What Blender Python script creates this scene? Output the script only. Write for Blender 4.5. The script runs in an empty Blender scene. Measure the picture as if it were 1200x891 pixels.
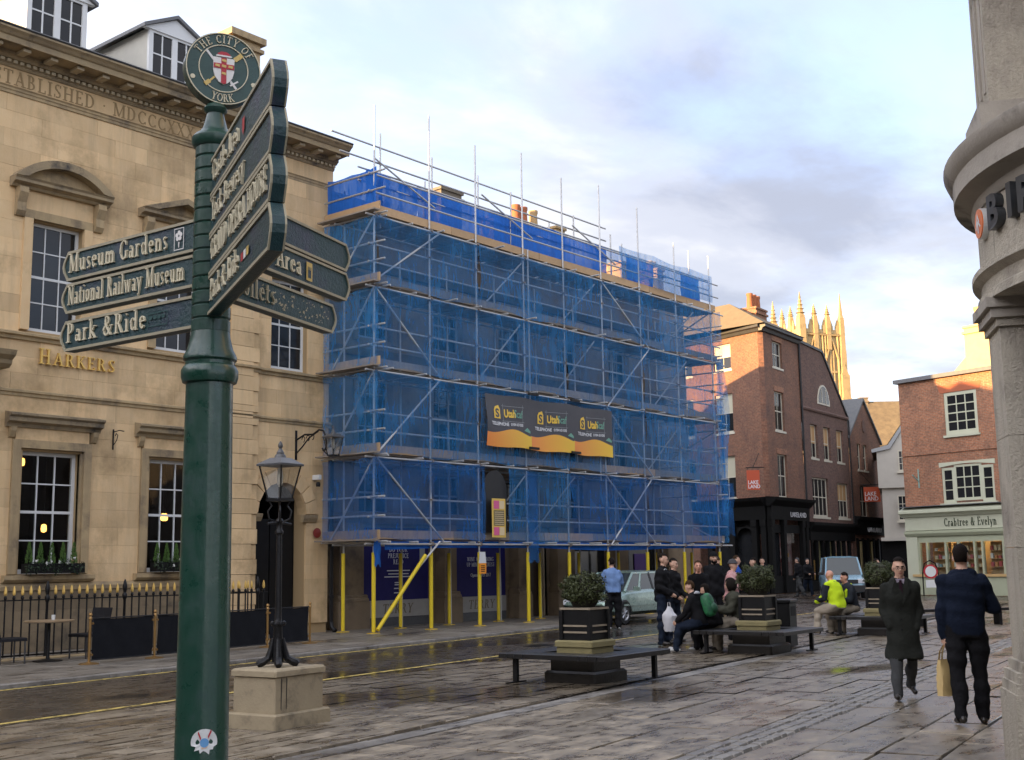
import bpy, bmesh, math, random
import numpy as np
from mathutils import Vector, Matrix
R = math.radians
random.seed(7)
sc = bpy.context.scene
COL = sc.collection

# ------------------------------------------------------------------ camera
F_PX, PITCH, ROLL, HEAD, EYE = 1430.0, R(8.65), 0.0155, R(39.4), 1.65
_f = Vector((math.cos(HEAD), math.sin(HEAD), 0)); _r = Vector((math.sin(HEAD), -math.cos(HEAD), 0)); _u = Vector((0, 0, 1))
_fw = _f*math.cos(PITCH)+_u*math.sin(PITCH); _up = _u*math.cos(PITCH)-_f*math.sin(PITCH)
_rt = _r*math.cos(ROLL)-_up*math.sin(ROLL); _u2 = _up*math.cos(ROLL)+_r*math.sin(ROLL)
cam = bpy.data.cameras.new('camera'); cam.sensor_width = 36; cam.lens = F_PX/1200*36
cam.clip_start = 0.1; cam.clip_end = 3000
camo = bpy.data.objects.new('camera', cam); COL.objects.link(camo)
M = Matrix((_rt, _u2, -_fw)).transposed().to_4x4(); M.translation = Vector((0, 0, EYE)); camo.matrix_world = M
sc.camera = camo

# ------------------------------------------------------------------ sky, sun, exposure
SUN_AZ, SUN_EL = R(163), R(8.5)
w = bpy.data.worlds.new('World'); sc.world = w; w.use_nodes = True
nt = w.node_tree; N = nt.nodes; L = nt.links; N.clear()
out = N.new('ShaderNodeOutputWorld'); bg = N.new('ShaderNodeBackground'); bg.inputs[1].default_value = 0.15
sky = N.new('ShaderNodeTexSky'); sky.sky_type = 'NISHITA'; sky.sun_disc = False
sky.sun_elevation = R(16); sky.sun_rotation = math.atan2(math.cos(SUN_AZ), math.sin(SUN_AZ))
sky.air_density = 1.0; sky.dust_density = 1.2; sky.ozone_density = 2.2
tc = N.new('ShaderNodeTexCoord')
# clouds: project the view direction on to a flat cloud deck, so they shrink towards the horizon
sep = N.new('ShaderNodeSeparateXYZ'); L.new(tc.outputs['Generated'], sep.inputs[0])
zc = N.new('ShaderNodeMath'); zc.operation = 'MAXIMUM'; zc.inputs[1].default_value = 0.0; L.new(sep.outputs[2], zc.inputs[0])
za = N.new('ShaderNodeMath'); za.operation = 'ADD'; za.inputs[1].default_value = 0.20; L.new(zc.outputs[0], za.inputs[0])
dx = N.new('ShaderNodeMath'); dx.operation = 'DIVIDE'; L.new(sep.outputs[0], dx.inputs[0]); L.new(za.outputs[0], dx.inputs[1])
dy = N.new('ShaderNodeMath'); dy.operation = 'DIVIDE'; L.new(sep.outputs[1], dy.inputs[0]); L.new(za.outputs[0], dy.inputs[1])
cmb = N.new('ShaderNodeCombineXYZ'); L.new(dx.outputs[0], cmb.inputs[0]); L.new(dy.outputs[0], cmb.inputs[1])
mp = N.new('ShaderNodeMapping'); mp.inputs['Location'].default_value = (0.3, 5.2, 0.0); mp.inputs['Rotation'].default_value = (0, 0, R(20)); mp.inputs['Scale'].default_value = (1.0, 1.35, 1)
L.new(cmb.outputs[0], mp.inputs[0])
def wnoise(scale, detail, rough, dist=0.0):
    n = N.new('ShaderNodeTexNoise'); n.inputs['Scale'].default_value = scale; n.inputs['Detail'].default_value = detail
    n.inputs['Roughness'].default_value = rough; n.inputs['Distortion'].default_value = dist
    L.new(mp.outputs[0], n.inputs['Vector']); return n
def wramp(src, stops):
    r = N.new('ShaderNodeValToRGB'); e = r.color_ramp.elements
    while len(e) < len(stops): e.new(0.5)
    for k, (p, c) in enumerate(stops): e[k].position = p; e[k].color = (*c, 1)
    r.color_ramp.interpolation = 'EASE'
    L.new(src, r.inputs[0]); return r
cover = wramp(wnoise(0.60, 9, 0.58, 0.4).outputs[0], [(0.34, (0.40, 0.40, 0.40)), (0.56, (1, 1, 1))])
shade = wramp(wnoise(0.95, 8, 0.57, 0.35).outputs[0], [(0.36, (0.58, 0.60, 0.70)), (0.47, (0.80, 0.81, 0.89)), (0.60, (1.16, 1.13, 1.10))])
lowc = N.new('ShaderNodeMath'); lowc.operation = 'MULTIPLY_ADD'; lowc.inputs[1].default_value = -2.6; lowc.inputs[2].default_value = 1.0; L.new(zc.outputs[0], lowc.inputs[0])   # clouds stack up towards the horizon
mxc = N.new('ShaderNodeMath'); mxc.operation = 'MAXIMUM'; L.new(lowc.outputs[0], mxc.inputs[0]); L.new(cover.outputs[0], mxc.inputs[1])
soft = N.new('ShaderNodeMath'); soft.operation = 'MULTIPLY'; soft.inputs[1].default_value = 0.93; L.new(mxc.outputs[0], soft.inputs[0])
cl = N.new('ShaderNodeVectorMath'); cl.operation = 'SCALE'; L.new(shade.outputs[0], cl.inputs[0])
dt = N.new('ShaderNodeVectorMath'); dt.operation = 'DOT_PRODUCT'; L.new(tc.outputs['Generated'], dt.inputs[0]); dt.inputs[1].default_value = (math.cos(SUN_AZ)*math.cos(SUN_EL), math.sin(SUN_AZ)*math.cos(SUN_EL), math.sin(SUN_EL))
hf_ = N.new('ShaderNodeMath'); hf_.operation = 'MULTIPLY_ADD'; hf_.inputs[1].default_value = 0.5; hf_.inputs[2].default_value = 0.5; L.new(dt.outputs['Value'], hf_.inputs[0])
p3 = N.new('ShaderNodeMath'); p3.operation = 'POWER'; p3.inputs[1].default_value = 2.2; L.new(hf_.outputs[0], p3.inputs[0])      # clouds brighten smoothly towards the low sun
cg = N.new('ShaderNodeMath'); cg.operation = 'MULTIPLY_ADD'; cg.inputs[1].default_value = 2.3; cg.inputs[2].default_value = 0.66; L.new(p3.outputs[0], cg.inputs[0]); L.new(cg.outputs[0], cl.inputs['Scale'])
mixc = N.new('ShaderNodeMixRGB'); sk8 = N.new('ShaderNodeVectorMath'); sk8.operation = 'MULTIPLY'; sk8.inputs[1].default_value = (0.53, 0.45, 0.47); L.new(sky.outputs[0], sk8.inputs[0]); L.new(soft.outputs[0], mixc.inputs[0]); L.new(sk8.outputs[0], mixc.inputs[1]); L.new(cl.outputs[0], mixc.inputs[2])
L.new(mixc.outputs[0], bg.inputs[0]); L.new(bg.outputs[0], out.inputs[0])
sl = bpy.data.lights.new('sun', 'SUN'); sl.energy = 2.0; sl.angle = R(0.5); sl.color = (1.0, 0.62, 0.26)
so = bpy.data.objects.new('sun', sl); COL.objects.link(so)
sd = Vector((math.cos(SUN_AZ)*math.cos(SUN_EL), math.sin(SUN_AZ)*math.cos(SUN_EL), math.sin(SUN_EL)))
so.rotation_euler = sd.to_track_quat('Z', 'Y').to_euler(); so.location = (-20, 10, 40)
vs = sc.view_settings; vs.view_transform = 'Standard'; vs.look = 'None'; vs.exposure = 3.1; vs.gamma = 1; vs.use_curve_mapping = False
sc.cycles.max_bounces = 8; sc.cycles.transparent_max_bounces = 24; sc.cycles.diffuse_bounces = 4

# ------------------------------------------------------------------ materials
MATS = {}
def mat(name, col=(.5, .5, .5), rough=0.7, col2=None, scale=6.0, amt=0.5, bump=0.0, bscale=None, metal=0.0, spec=0.5, rand=0.0, emit=None, estr=0.0, detail=5, stain=None, sscale=1.0, coat=0.0, streak=0.0):
    if name in MATS: return MATS[name]
    m = bpy.data.materials.new(name); m.use_nodes = True; MATS[name] = m
    t = m.node_tree; n = t.nodes; l = t.links; b = n['Principled BSDF']
    b.inputs['Roughness'].default_value = rough; b.inputs['Metallic'].default_value = metal
    b.inputs['Specular IOR Level'].default_value = spec
    if coat: b.inputs['Coat Weight'].default_value = coat; b.inputs['Coat Roughness'].default_value = 0.08
    tcn = n.new('ShaderNodeTexCoord'); geo = n.new('ShaderNodeNewGeometry')
    def mixn(f, a, bb, mode='MIX'):
        x = n.new('ShaderNodeMixRGB'); x.blend_type = mode
        for i, v in ((0, f), (1, a), (2, bb)):
            if hasattr(v, 'is_linked'): l.new(v, x.inputs[i])
            elif i == 0: x.inputs[0].default_value = v
            else: x.inputs[i].default_value = (*v, 1)
        return x.outputs[0]
    def noise(s, d=5, r=0.6):
        x = n.new('ShaderNodeTexNoise'); x.inputs['Scale'].default_value = s; x.inputs['Detail'].default_value = d; x.inputs['Roughness'].default_value = r
        l.new(geo.outputs['Position'], x.inputs['Vector']); return x.outputs[0]
    def ramp(src, lo, hi):
        x = n.new('ShaderNodeMapRange'); x.inputs[1].default_value = lo; x.inputs[2].default_value = hi; l.new(src, x.inputs[0]); return x.outputs[0]
    c = col
    if col2 is not None:
        c = mixn(ramp(noise(scale, detail), 0.5-0.5*amt, 0.5+0.5*amt), col, col2)
    if rand:
        oi = n.new('ShaderNodeObjectInfo')
        rr = n.new('ShaderNodeMapRange'); rr.inputs[3].default_value = 1-rand; rr.inputs[4].default_value = 1+rand; l.new(oi.outputs['Random'], rr.inputs[0])
        x = n.new('ShaderNodeVectorMath'); x.operation = 'SCALE'
        if hasattr(c, 'is_linked'): l.new(c, x.inputs[0])
        else: x.inputs[0].default_value = c
        l.new(rr.outputs[0], x.inputs['Scale']); c = x.outputs[0]
    if stain is not None:
        c = mixn(ramp(noise(sscale, 6, 0.65), 0.52, 0.72), c, stain)
    if streak:
        mpn = n.new('ShaderNodeMapping'); mpn.inputs['Scale'].default_value = (2.6, 2.6, 0.28); l.new(geo.outputs['Position'], mpn.inputs[0])
        sn = n.new('ShaderNodeTexNoise'); sn.inputs['Scale'].default_value = 1.0; sn.inputs['Detail'].default_value = 8; sn.inputs['Roughness'].default_value = 0.68; l.new(mpn.outputs[0], sn.inputs['Vector'])
        sm = n.new('ShaderNodeMapRange'); sm.inputs[1].default_value = 0.46; sm.inputs[2].default_value = 0.74; sm.inputs[4].default_value = streak; l.new(sn.outputs[0], sm.inputs[0])
        c = mixn(sm.outputs[0], c, (0.10, 0.08, 0.06))
    if hasattr(c, 'is_linked'): l.new(c, b.inputs['Base Color'])
    else: b.inputs['Base Color'].default_value = (*c, 1)
    if bump:
        bp = n.new('ShaderNodeBump'); bp.inputs['Strength'].default_value = bump; bp.inputs['Distance'].default_value = 0.02
        l.new(noise(bscale or scale*4, 6), bp.inputs['Height']); l.new(bp.outputs[0], b.inputs['Normal'])
    if coat:
        rn_ = n.new('ShaderNodeMapRange'); rn_.inputs[1].default_value = 0.35; rn_.inputs[2].default_value = 0.7; rn_.inputs[3].default_value = rough*0.7; rn_.inputs[4].default_value = min(1, rough*2.2); l.new(noise(9, 8, 0.7), rn_.inputs[0]); l.new(rn_.outputs[0], b.inputs['Roughness'])
    if emit: b.inputs['Emission Color'].default_value = (*emit, 1); b.inputs['Emission Strength'].default_value = estr
    return m

def brick_mat(name, c1, c2, mortar, rot=0.0, bw=0.225, bh=0.075, stain=(0.10, 0.06, 0.05)):
    m = bpy.data.materials.new(name); m.use_nodes = True; MATS[name] = m
    t = m.node_tree; n = t.nodes; l = t.links; b = n['Principled BSDF']; b.inputs['Roughness'].default_value = 0.85
    tcn = n.new('ShaderNodeTexCoord'); sp = n.new('ShaderNodeSeparateXYZ'); l.new(tcn.outputs['Object'], sp.inputs[0])
    ad = n.new('ShaderNodeMath'); l.new(sp.outputs[0], ad.inputs[0]); l.new(sp.outputs[1], ad.inputs[1])
    cb = n.new('ShaderNodeCombineXYZ'); l.new(ad.outputs[0], cb.inputs[0]); l.new(sp.outputs[2], cb.inputs[1])
    br = n.new('ShaderNodeTexBrick'); br.inputs['Scale'].default_value = 1.0; br.inputs['Brick Width'].default_value = bw; br.inputs['Row Height'].default_value = bh
    br.inputs['Mortar Size'].default_value = 0.010; br.inputs['Bias'].default_value = 0.0
    br.inputs['Color1'].default_value = (*c1, 1); br.inputs['Color2'].default_value = (*c2, 1); br.inputs['Mortar'].default_value = (*mortar, 1)
    l.new(cb.outputs[0], br.inputs['Vector'])
    ns = n.new('ShaderNodeTexNoise'); ns.inputs['Scale'].default_value = 0.9; ns.inputs['Detail'].default_value = 8; ns.inputs['Roughness'].default_value = 0.7; l.new(tcn.outputs['Object'], ns.inputs['Vector'])
    mr = n.new('ShaderNodeMapRange'); mr.inputs[1].default_value = 0.45; mr.inputs[2].default_value = 0.75; l.new(ns.outputs[0], mr.inputs[0])
    mx = n.new('ShaderNodeMixRGB'); l.new(mr.outputs[0], mx.inputs[0]); l.new(br.outputs[0], mx.inputs[1]); mx.inputs[2].default_value = (*stain, 1)
    n2 = n.new('ShaderNodeTexNoise'); n2.inputs['Scale'].default_value = 9; n2.inputs['Detail'].default_value = 4; l.new(tcn.outputs['Object'], n2.inputs['Vector'])
    m2 = n.new('ShaderNodeMixRGB'); m2.blend_type = 'OVERLAY'; m2.inputs[0].default_value = 0.7; l.new(mx.outputs[0], m2.inputs[1]); l.new(n2.outputs[0], m2.inputs[2])
    l.new(m2.outputs[0], b.inputs['Base Color'])
    bp = n.new('ShaderNodeBump'); bp.inputs['Strength'].default_value = 0.5; bp.inputs['Distance'].default_value = 0.01; l.new(br.outputs['Fac'], bp.inputs['Height']); bp.invert = True
    l.new(bp.outputs[0], b.inputs['Normal']); return m

def wet_mat(name, c1, c2, puddle_lo=0.50, puddle_hi=0.62, rand=0.22, scale=2.2, pscale=0.55, rough_dry=0.62, mud=(0.05, 0.038, 0.028)):
    """worn stone or asphalt after rain: dry pale patches, dark wet ones, mirror puddles"""
    m = bpy.data.materials.new(name); m.use_nodes = True; MATS[name] = m
    t = m.node_tree; n = t.nodes; l = t.links; b = n['Principled BSDF']
    geo = n.new('ShaderNodeNewGeometry')
    def noise(s, d=6, r=0.6, sc3=None):
        x = n.new('ShaderNodeTexNoise'); x.inputs['Scale'].default_value = s; x.inputs['Detail'].default_value = d; x.inputs['Roughness'].default_value = r
        if sc3:
            mpn = n.new('ShaderNodeMapping'); mpn.inputs['Scale'].default_value = sc3; mpn.inputs['Rotation'].default_value = (0, 0, R(-8)); l.new(geo.outputs['Position'], mpn.inputs[0]); l.new(mpn.outputs[0], x.inputs['Vector'])
        else: l.new(geo.outputs['Position'], x.inputs['Vector'])
        return x.outputs[0]
    def rng(src, lo, hi, a=0.0, bb=1.0):
        x = n.new('ShaderNodeMapRange'); x.inputs[1].default_value = lo; x.inputs[2].default_value = hi; x.inputs[3].default_value = a; x.inputs[4].default_value = bb; l.new(src, x.inputs[0]); return x.outputs[0]
    def mix(f, a, bb, mode='MIX'):
        x = n.new('ShaderNodeMixRGB'); x.blend_type = mode
        for i, v in ((0, f), (1, a), (2, bb)):
            if hasattr(v, 'is_linked'): l.new(v, x.inputs[i])
            elif i == 0: x.inputs[0].default_value = v
            else: x.inputs[i].default_value = (*v, 1)
        return x.outputs[0]
    base = mix(rng(noise(scale, 8, 0.68), 0.32, 0.68), c1, c2)
    oi = n.new('ShaderNodeObjectInfo'); rr = n.new('ShaderNodeMapRange'); rr.inputs[3].default_value = 1-rand; rr.inputs[4].default_value = 1+rand; l.new(oi.outputs['Random'], rr.inputs[0])
    sc_ = n.new('ShaderNodeVectorMath'); sc_.operation = 'SCALE'; l.new(base, sc_.inputs[0]); l.new(rr.outputs[0], sc_.inputs['Scale'])
    fine = noise(60, 4, 0.7)
    wet = rng(noise(4.6, 11, 0.72, (0.45, 1.0, 1.0)), puddle_lo-0.06, puddle_lo+0.13, 0, 1)
    pud = rng(noise(pscale, 5, 0.55, (0.55, 1.0, 1.0)), puddle_lo, puddle_hi, 0, 1)
    wp = n.new('ShaderNodeMath'); wp.operation = 'MAXIMUM'; l.new(wet, wp.inputs[0]); l.new(pud, wp.inputs[1])
    dark = mix(0.92, sc_.outputs[0], mud, 'MIX')
    c = mix(wp.outputs[0], sc_.outputs[0], dark)
    c = mix(0.55, c, mix(fine, (0.25, 0.25, 0.25), (0.8, 0.8, 0.8)), 'OVERLAY')
    l.new(c, b.inputs['Base Color'])
    rgh = n.new('ShaderNodeMapRange'); rgh.inputs[1].default_value = 0; rgh.inputs[2].default_value = 1; rgh.inputs[3].default_value = rough_dry; rgh.inputs[4].default_value = 0.20; l.new(wp.outputs[0], rgh.inputs[0])
    r2 = n.new('ShaderNodeMath'); r2.operation = 'MULTIPLY_ADD'; l.new(pud, r2.inputs[0]); r2.inputs[1].default_value = -0.06; l.new(rgh.outputs[0], r2.inputs[2])
    rc = n.new('ShaderNodeMath'); rc.operation = 'MAXIMUM'; rc.inputs[1].default_value = 0.09; l.new(r2.outputs[0], rc.inputs[0]); l.new(rc.outputs[0], b.inputs['Roughness'])
    bs = n.new('ShaderNodeMapRange'); bs.inputs[3].default_value = 0.5; bs.inputs[4].default_value = 0.04; l.new(pud, bs.inputs[0])
    bp = n.new('ShaderNodeBump'); bp.inputs['Distance'].default_value = 0.012; l.new(bs.outputs[0], bp.inputs['Strength']); l.new(noise(14, 8, 0.7), bp.inputs['Height']); l.new(bp.outputs[0], b.inputs['Normal'])
    return m

def net_mat(name, col, alpha, vary=0.25, fold=(0.72, 1.45)):
    m = bpy.data.materials.new(name); m.use_nodes = True; MATS[name] = m
    t = m.node_tree; n = t.nodes; l = t.links; n.clear()
    o = n.new('ShaderNodeOutputMaterial'); tr = n.new('ShaderNodeBsdfTransparent'); df = n.new('ShaderNodeBsdfDiffuse'); tl = n.new('ShaderNodeBsdfTranslucent')
    df.inputs[0].default_value = (*col, 1); tl.inputs[0].default_value = (*col, 1)
    a = n.new('ShaderNodeMixShader'); a.inputs[0].default_value = 0.4; l.new(df.outputs[0], a.inputs[1]); l.new(tl.outputs[0], a.inputs[2])
    geo = n.new('ShaderNodeNewGeometry'); ns = n.new('ShaderNodeTexNoise'); ns.inputs['Scale'].default_value = 0.8; ns.inputs['Detail'].default_value = 5; l.new(geo.outputs['Position'], ns.inputs['Vector'])
    mr = n.new('ShaderNodeMapRange'); mr.inputs[1].default_value = 0.35; mr.inputs[2].default_value = 0.65; mr.inputs[3].default_value = alpha*(1-vary); mr.inputs[4].default_value = min(1, alpha*(1+vary)); l.new(ns.outputs[0], mr.inputs[0])
    mpn = n.new('ShaderNodeMapping'); mpn.inputs['Scale'].default_value = (5.0, 5.0, 1.1); mpn.inputs['Rotation'].default_value = (0.0, 0.25, 0.0); l.new(geo.outputs['Position'], mpn.inputs[0])
    n3 = n.new('ShaderNodeTexNoise'); n3.inputs['Scale'].default_value = 1.0; n3.inputs['Detail'].default_value = 7; n3.inputs['Roughness'].default_value = 0.72; n3.inputs['Distortion'].default_value = 0.6; l.new(mpn.outputs[0], n3.inputs['Vector'])
    m3 = n.new('ShaderNodeMapRange'); m3.inputs[1].default_value = 0.35; m3.inputs[2].default_value = 0.7; m3.inputs[3].default_value = fold[0]; m3.inputs[4].default_value = fold[1]; l.new(n3.outputs[0], m3.inputs[0])
    mm = n.new('ShaderNodeMath'); mm.operation = 'MULTIPLY'; mm.use_clamp = True; l.new(mr.outputs[0], mm.inputs[0]); l.new(m3.outputs[0], mm.inputs[1])
    hs = n.new('ShaderNodeMixRGB'); hs.inputs[1].default_value = (*[v*.8 for v in col], 1); hs.inputs[2].default_value = (*[min(1, v*1.5+.02) for v in col], 1); l.new(n3.outputs[0], hs.inputs[0]); l.new(hs.outputs[0], df.inputs[0]); l.new(hs.outputs[0], tl.inputs[0])
    s = n.new('ShaderNodeMixShader'); l.new(mm.outputs[0], s.inputs[0]); l.new(tr.outputs[0], s.inputs[1]); l.new(a.outputs[0], s.inputs[2]); l.new(s.outputs[0], o.inputs[0]); return m

def glass_mat(name, tint=(0.75, 0.8, 0.8), refl=0.35, rough=0.03):
    m = bpy.data.materials.new(name); m.use_nodes = True; MATS[name] = m
    t = m.node_tree; n = t.nodes; l = t.links; n.clear()
    o = n.new('ShaderNodeOutputMaterial'); tr = n.new('ShaderNodeBsdfTransparent'); gl = n.new('ShaderNodeBsdfGlossy'); gl.inputs['Roughness'].default_value = rough
    tr.inputs[0].default_value = (*tint, 1); gl.inputs[0].default_value = (0.9, 0.92, 0.95, 1)
    lw = n.new('ShaderNodeLayerWeight'); lw.inputs[0].default_value = 0.5; fr = n.new('ShaderNodeMath'); fr.operation = 'POWER'; fr.inputs[1].default_value = 4.0; l.new(lw.outputs['Facing'], fr.inputs[0])
    geo = n.new('ShaderNodeNewGeometry'); ns = n.new('ShaderNodeTexNoise'); ns.inputs['Scale'].default_value = 1.3; l.new(geo.outputs['Position'], ns.inputs['Vector'])
    bp = n.new('ShaderNodeBump'); bp.inputs['Strength'].default_value = 0.12; bp.inputs['Distance'].default_value = 0.05; l.new(ns.outputs[0], bp.inputs['Height']); l.new(bp.outputs[0], gl.inputs['Normal'])
    ad = n.new('ShaderNodeMath'); ad.operation = 'MULTIPLY_ADD'; ad.inputs[1].default_value = 0.8; ad.inputs[2].default_value = refl*0.2; l.new(fr.outputs[0], ad.inputs[0])
    s = n.new('ShaderNodeMixShader'); l.new(ad.outputs[0], s.inputs[0]); l.new(tr.outputs[0], s.inputs[1]); l.new(gl.outputs[0], s.inputs[2]); l.new(s.outputs[0], o.inputs[0]); return m

# stone tones
STONE = mat('honey_ashlar', (0.68, 0.465, 0.24), 0.85, (0.75, 0.55, 0.315), 3.0, 0.7, 0.25, 30, rand=0.13, stain=(0.40, 0.275, 0.14), sscale=0.7, streak=0.34)
TRIM = mat('weathered_trim_stone', (0.50, 0.37, 0.20), 0.85, (0.34, 0.25, 0.14), 2.2, 0.7, 0.3, 30, stain=(0.14, 0.11, 0.08), sscale=1.3, streak=0.6)
CORN = mat('sooty_cornice_stone', (0.42, 0.32, 0.18), 0.9, (0.22, 0.17, 0.11), 1.6, 0.6, 0.3, 25, stain=(0.06, 0.055, 0.05), sscale=1.8)
JOINT = mat('mortar_bed', (0.40, 0.28, 0.145), 0.95)
TERRYST = mat('brown_stone', (0.24, 0.175, 0.105), 0.85, (0.15, 0.11, 0.07), 1.8, 0.7, 0.25, 25, stain=(0.07, 0.055, 0.045), sscale=0.9)
WHITE = mat('white_paint', (0.74, 0.75, 0.74), 0.45, (0.62, 0.63, 0.62), 3, 0.8)
BLACKP = mat('black_paint', (0.007, 0.007, 0.008), 0.45, (0.014, 0.014, 0.014), 8, 0.8, 0.1, 60, spec=0.22)
IRON = mat('black_cast_iron', (0.006, 0.006, 0.007), 0.33, (0.012, 0.012, 0.013), 12, 0.8, 0.3, 60, spec=0.3)
GOLD = mat('gold_leaf', (0.83, 0.56, 0.16), 0.35, (0.70, 0.45, 0.12), 20, 0.8, metal=0.35)
BRASS = mat('dull_brass', (0.42, 0.25, 0.09), 0.35, (0.30, 0.18, 0.07), 9, 0.8, metal=0.7)
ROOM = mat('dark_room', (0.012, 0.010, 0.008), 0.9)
DGLASS = mat('dark_window_glass', (0.010, 0.011, 0.013), 0.06, (0.022, 0.024, 0.027), 1.5, 0.6, spec=0.45)
GLASS = glass_mat('clear_window_glass')
SLATE = mat('grey_slate', (0.075, 0.078, 0.085), 0.6, (0.13, 0.13, 0.125), 4, 0.8, 0.5, 12)
LEAD = mat('grey_lead', (0.16, 0.165, 0.17), 0.5, (0.10, 0.10, 0.105), 5, 0.8)
POSTG = mat('bottle_green_enamel', (0.007, 0.040, 0.025), 0.30, (0.010, 0.052, 0.034), 5, 0.9, 0.10, 45, spec=0.5, coat=0.3, stain=(0.012, 0.042, 0.036), sscale=9)
BLADEG = mat('faded_green_enamel', (0.005, 0.036, 0.033), 0.42, (0.018, 0.050, 0.062), 8, 0.9, 0.25, 70, stain=(0.035, 0.04, 0.075), sscale=5)
CREAM = mat('cream_lettering', (0.74, 0.67, 0.48), 0.55, (0.58, 0.51, 0.35), 40, 0.9)
EDGE = mat('cream_edging', (0.42, 0.37, 0.25), 0.6, (0.28, 0.25, 0.17), 25, 0.9)

# ------------------------------------------------------------------ mesh helpers
class MB:
    def __init__(s): s.v = []; s.f = []; s.m = []; s.mi = 0
    def add(s, vs, fs):
        o = len(s.v); s.v += [tuple(p) for p in vs]; s.f += [tuple(i+o for i in f) for f in fs]; s.m += [s.mi]*len(fs); return s
    def box(s, x0, x1, y0, y1, z0, z1):
        return s.add([(x0,y0,z0),(x1,y0,z0),(x1,y1,z0),(x0,y1,z0),(x0,y0,z1),(x1,y0,z1),(x1,y1,z1),(x0,y1,z1)],
                     [(3,2,1,0),(4,5,6,7),(0,1,5,4),(1,2,6,5),(2,3,7,6),(3,0,4,7)])
    def cbox(s, x0, x1, y0, y1, z0, z1, c=0.01):
        """box with chamfered vertical and top edges"""
        a = [(x0+c,y0),(x1-c,y0),(x1,y0+c),(x1,y1-c),(x1-c,y1),(x0+c,y1),(x0,y1-c),(x0,y0+c)]
        b = [(x0+2*c,y0+c),(x1-2*c,y0+c),(x1-c,y0+2*c),(x1-c,y1-2*c),(x1-2*c,y1-c),(x0+2*c,y1-c),(x0+c,y1-2*c),(x0+c,y0+2*c)]
        vs = [(p[0],p[1],z0) for p in a]+[(p[0],p[1],z1-c) for p in a]+[(p[0],p[1],z1) for p in b]
        fs = [tuple(range(7,-1,-1)), tuple(range(16,24))]
        for i in range(8):
            j = (i+1) % 8; fs += [(i,j,8+j,8+i),(8+i,8+j,16+j,16+i)]
        return s.add(vs, fs)
    def tube(s, p, q, r, n=8, r2=None, caps=True):
        p = Vector(p); q = Vector(q); d = (q-p).normalized(); a = d.orthogonal().normalized(); b = d.cross(a); r2 = r if r2 is None else r2
        vs = []
        for k in range(n):
            t = 2*math.pi*k/n; o = a*math.cos(t)+b*math.sin(t); vs += [p+o*r, q+o*r2]
        fs = [(2*k, 2*((k+1)%n), 2*((k+1)%n)+1, 2*k+1) for k in range(n)]
        if caps: fs += [tuple(2*k for k in range(n-1,-1,-1)), tuple(2*k+1 for k in range(n))]
        return s.add(vs, fs)
    def path(s, pts, r, n=8, closed=False):
        pts = [Vector(p) for p in pts]; m = len(pts); rings = []; prev = None
        for i, p in enumerate(pts):
            d = (pts[min(i+1,m-1)]-pts[max(i-1,0)]).normalized()
            a = d.orthogonal().normalized() if prev is None else (prev-d*prev.dot(d)).normalized()
            prev = a; b = d.cross(a); rr = r[i] if hasattr(r, '__len__') else r
            rings.append([p+(a*math.cos(2*math.pi*k/n)+b*math.sin(2*math.pi*k/n))*rr for k in range(n)])
        vs = [v for g in rings for v in g]; fs = []
        for i in range(m-1):
            for k in range(n): fs.append((i*n+k, i*n+(k+1)%n, (i+1)*n+(k+1)%n, (i+1)*n+k))
        fs += [tuple(range(n-1,-1,-1)), tuple((m-1)*n+k for k in range(n))]
        return s.add(vs, fs)
    def lathe(s, prof, n=24, c=(0,0,0), a0=0.0, a1=2*math.pi, caps=True):
        full = abs(a1-a0-2*math.pi) < 1e-6; m = n if full else n+1; vs = []; fs = []
        for r, z in prof:
            for k in range(m):
                t = a0+(a1-a0)*k/n; vs.append((c[0]+r*math.cos(t), c[1]+r*math.sin(t), c[2]+z))
        for i in range(len(prof)-1):
            for k in range(n):
                j = (k+1) % m; fs.append((i*m+k, i*m+j, (i+1)*m+j, (i+1)*m+k))
        if full and caps: fs += [tuple(range(m-1,-1,-1)), tuple((len(prof)-1)*m+k for k in range(m))]
        return s.add(vs, fs)
    def prism(s, poly, f):
        """poly: 2d points; f(p2, k) -> 3d point for k in (0, 1)"""
        n = len(poly); vs = [f(p, 0) for p in poly]+[f(p, 1) for p in poly]
        return s.add(vs, [tuple(range(n)), tuple(range(2*n-1, n-1, -1))]+[(i, n+i, n+(i+1)%n, (i+1)%n) for i in range(n)])
    def prism_xz(s, poly, y0, y1): return s.prism(poly, lambda p, k: (p[0], (y0, y1)[k], p[1]))
    def prism_xy(s, poly, z0, z1): return s.prism(poly, lambda p, k: (p[0], p[1], (z1, z0)[k]))
    def prism_yz(s, poly, x0, x1): return s.prism(poly, lambda p, k: ((x1, x0)[k], p[0], p[1]))
    def extrude_x(s, prof, x0, x1): return s.prism_yz(prof, x0, x1)     # moulding along x: prof = (y, z) points
    def mesh(s, name, mats, smooth=False):
        me = bpy.data.meshes.new(name); me.from_pydata(s.v, [], s.f)
        for mm in (mats if isinstance(mats, (list, tuple)) else [mats]): me.materials.append(mm)
        if any(s.m): me.polygons.foreach_set('material_index', s.m)
        bm = bmesh.new(); bm.from_mesh(me)
        if name == 'wall': bmesh.ops.remove_doubles(bm, verts=bm.verts, dist=1e-4)
        bmesh.ops.recalc_face_normals(bm, faces=bm.faces); bm.to_mesh(me); bm.free()
        if smooth:
            me.polygons.foreach_set('use_smooth', [True]*len(me.polygons))
            try: me.set_sharp_from_angle(angle=R(38))
            except Exception: pass
        me.update(); return me
    def build(s, name, mats, parent=None, smooth=False, label=None, cat=None, group=None, kind=None):
        return link(name, s.mesh(name, mats, smooth), parent, label, cat, group, kind)
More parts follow.
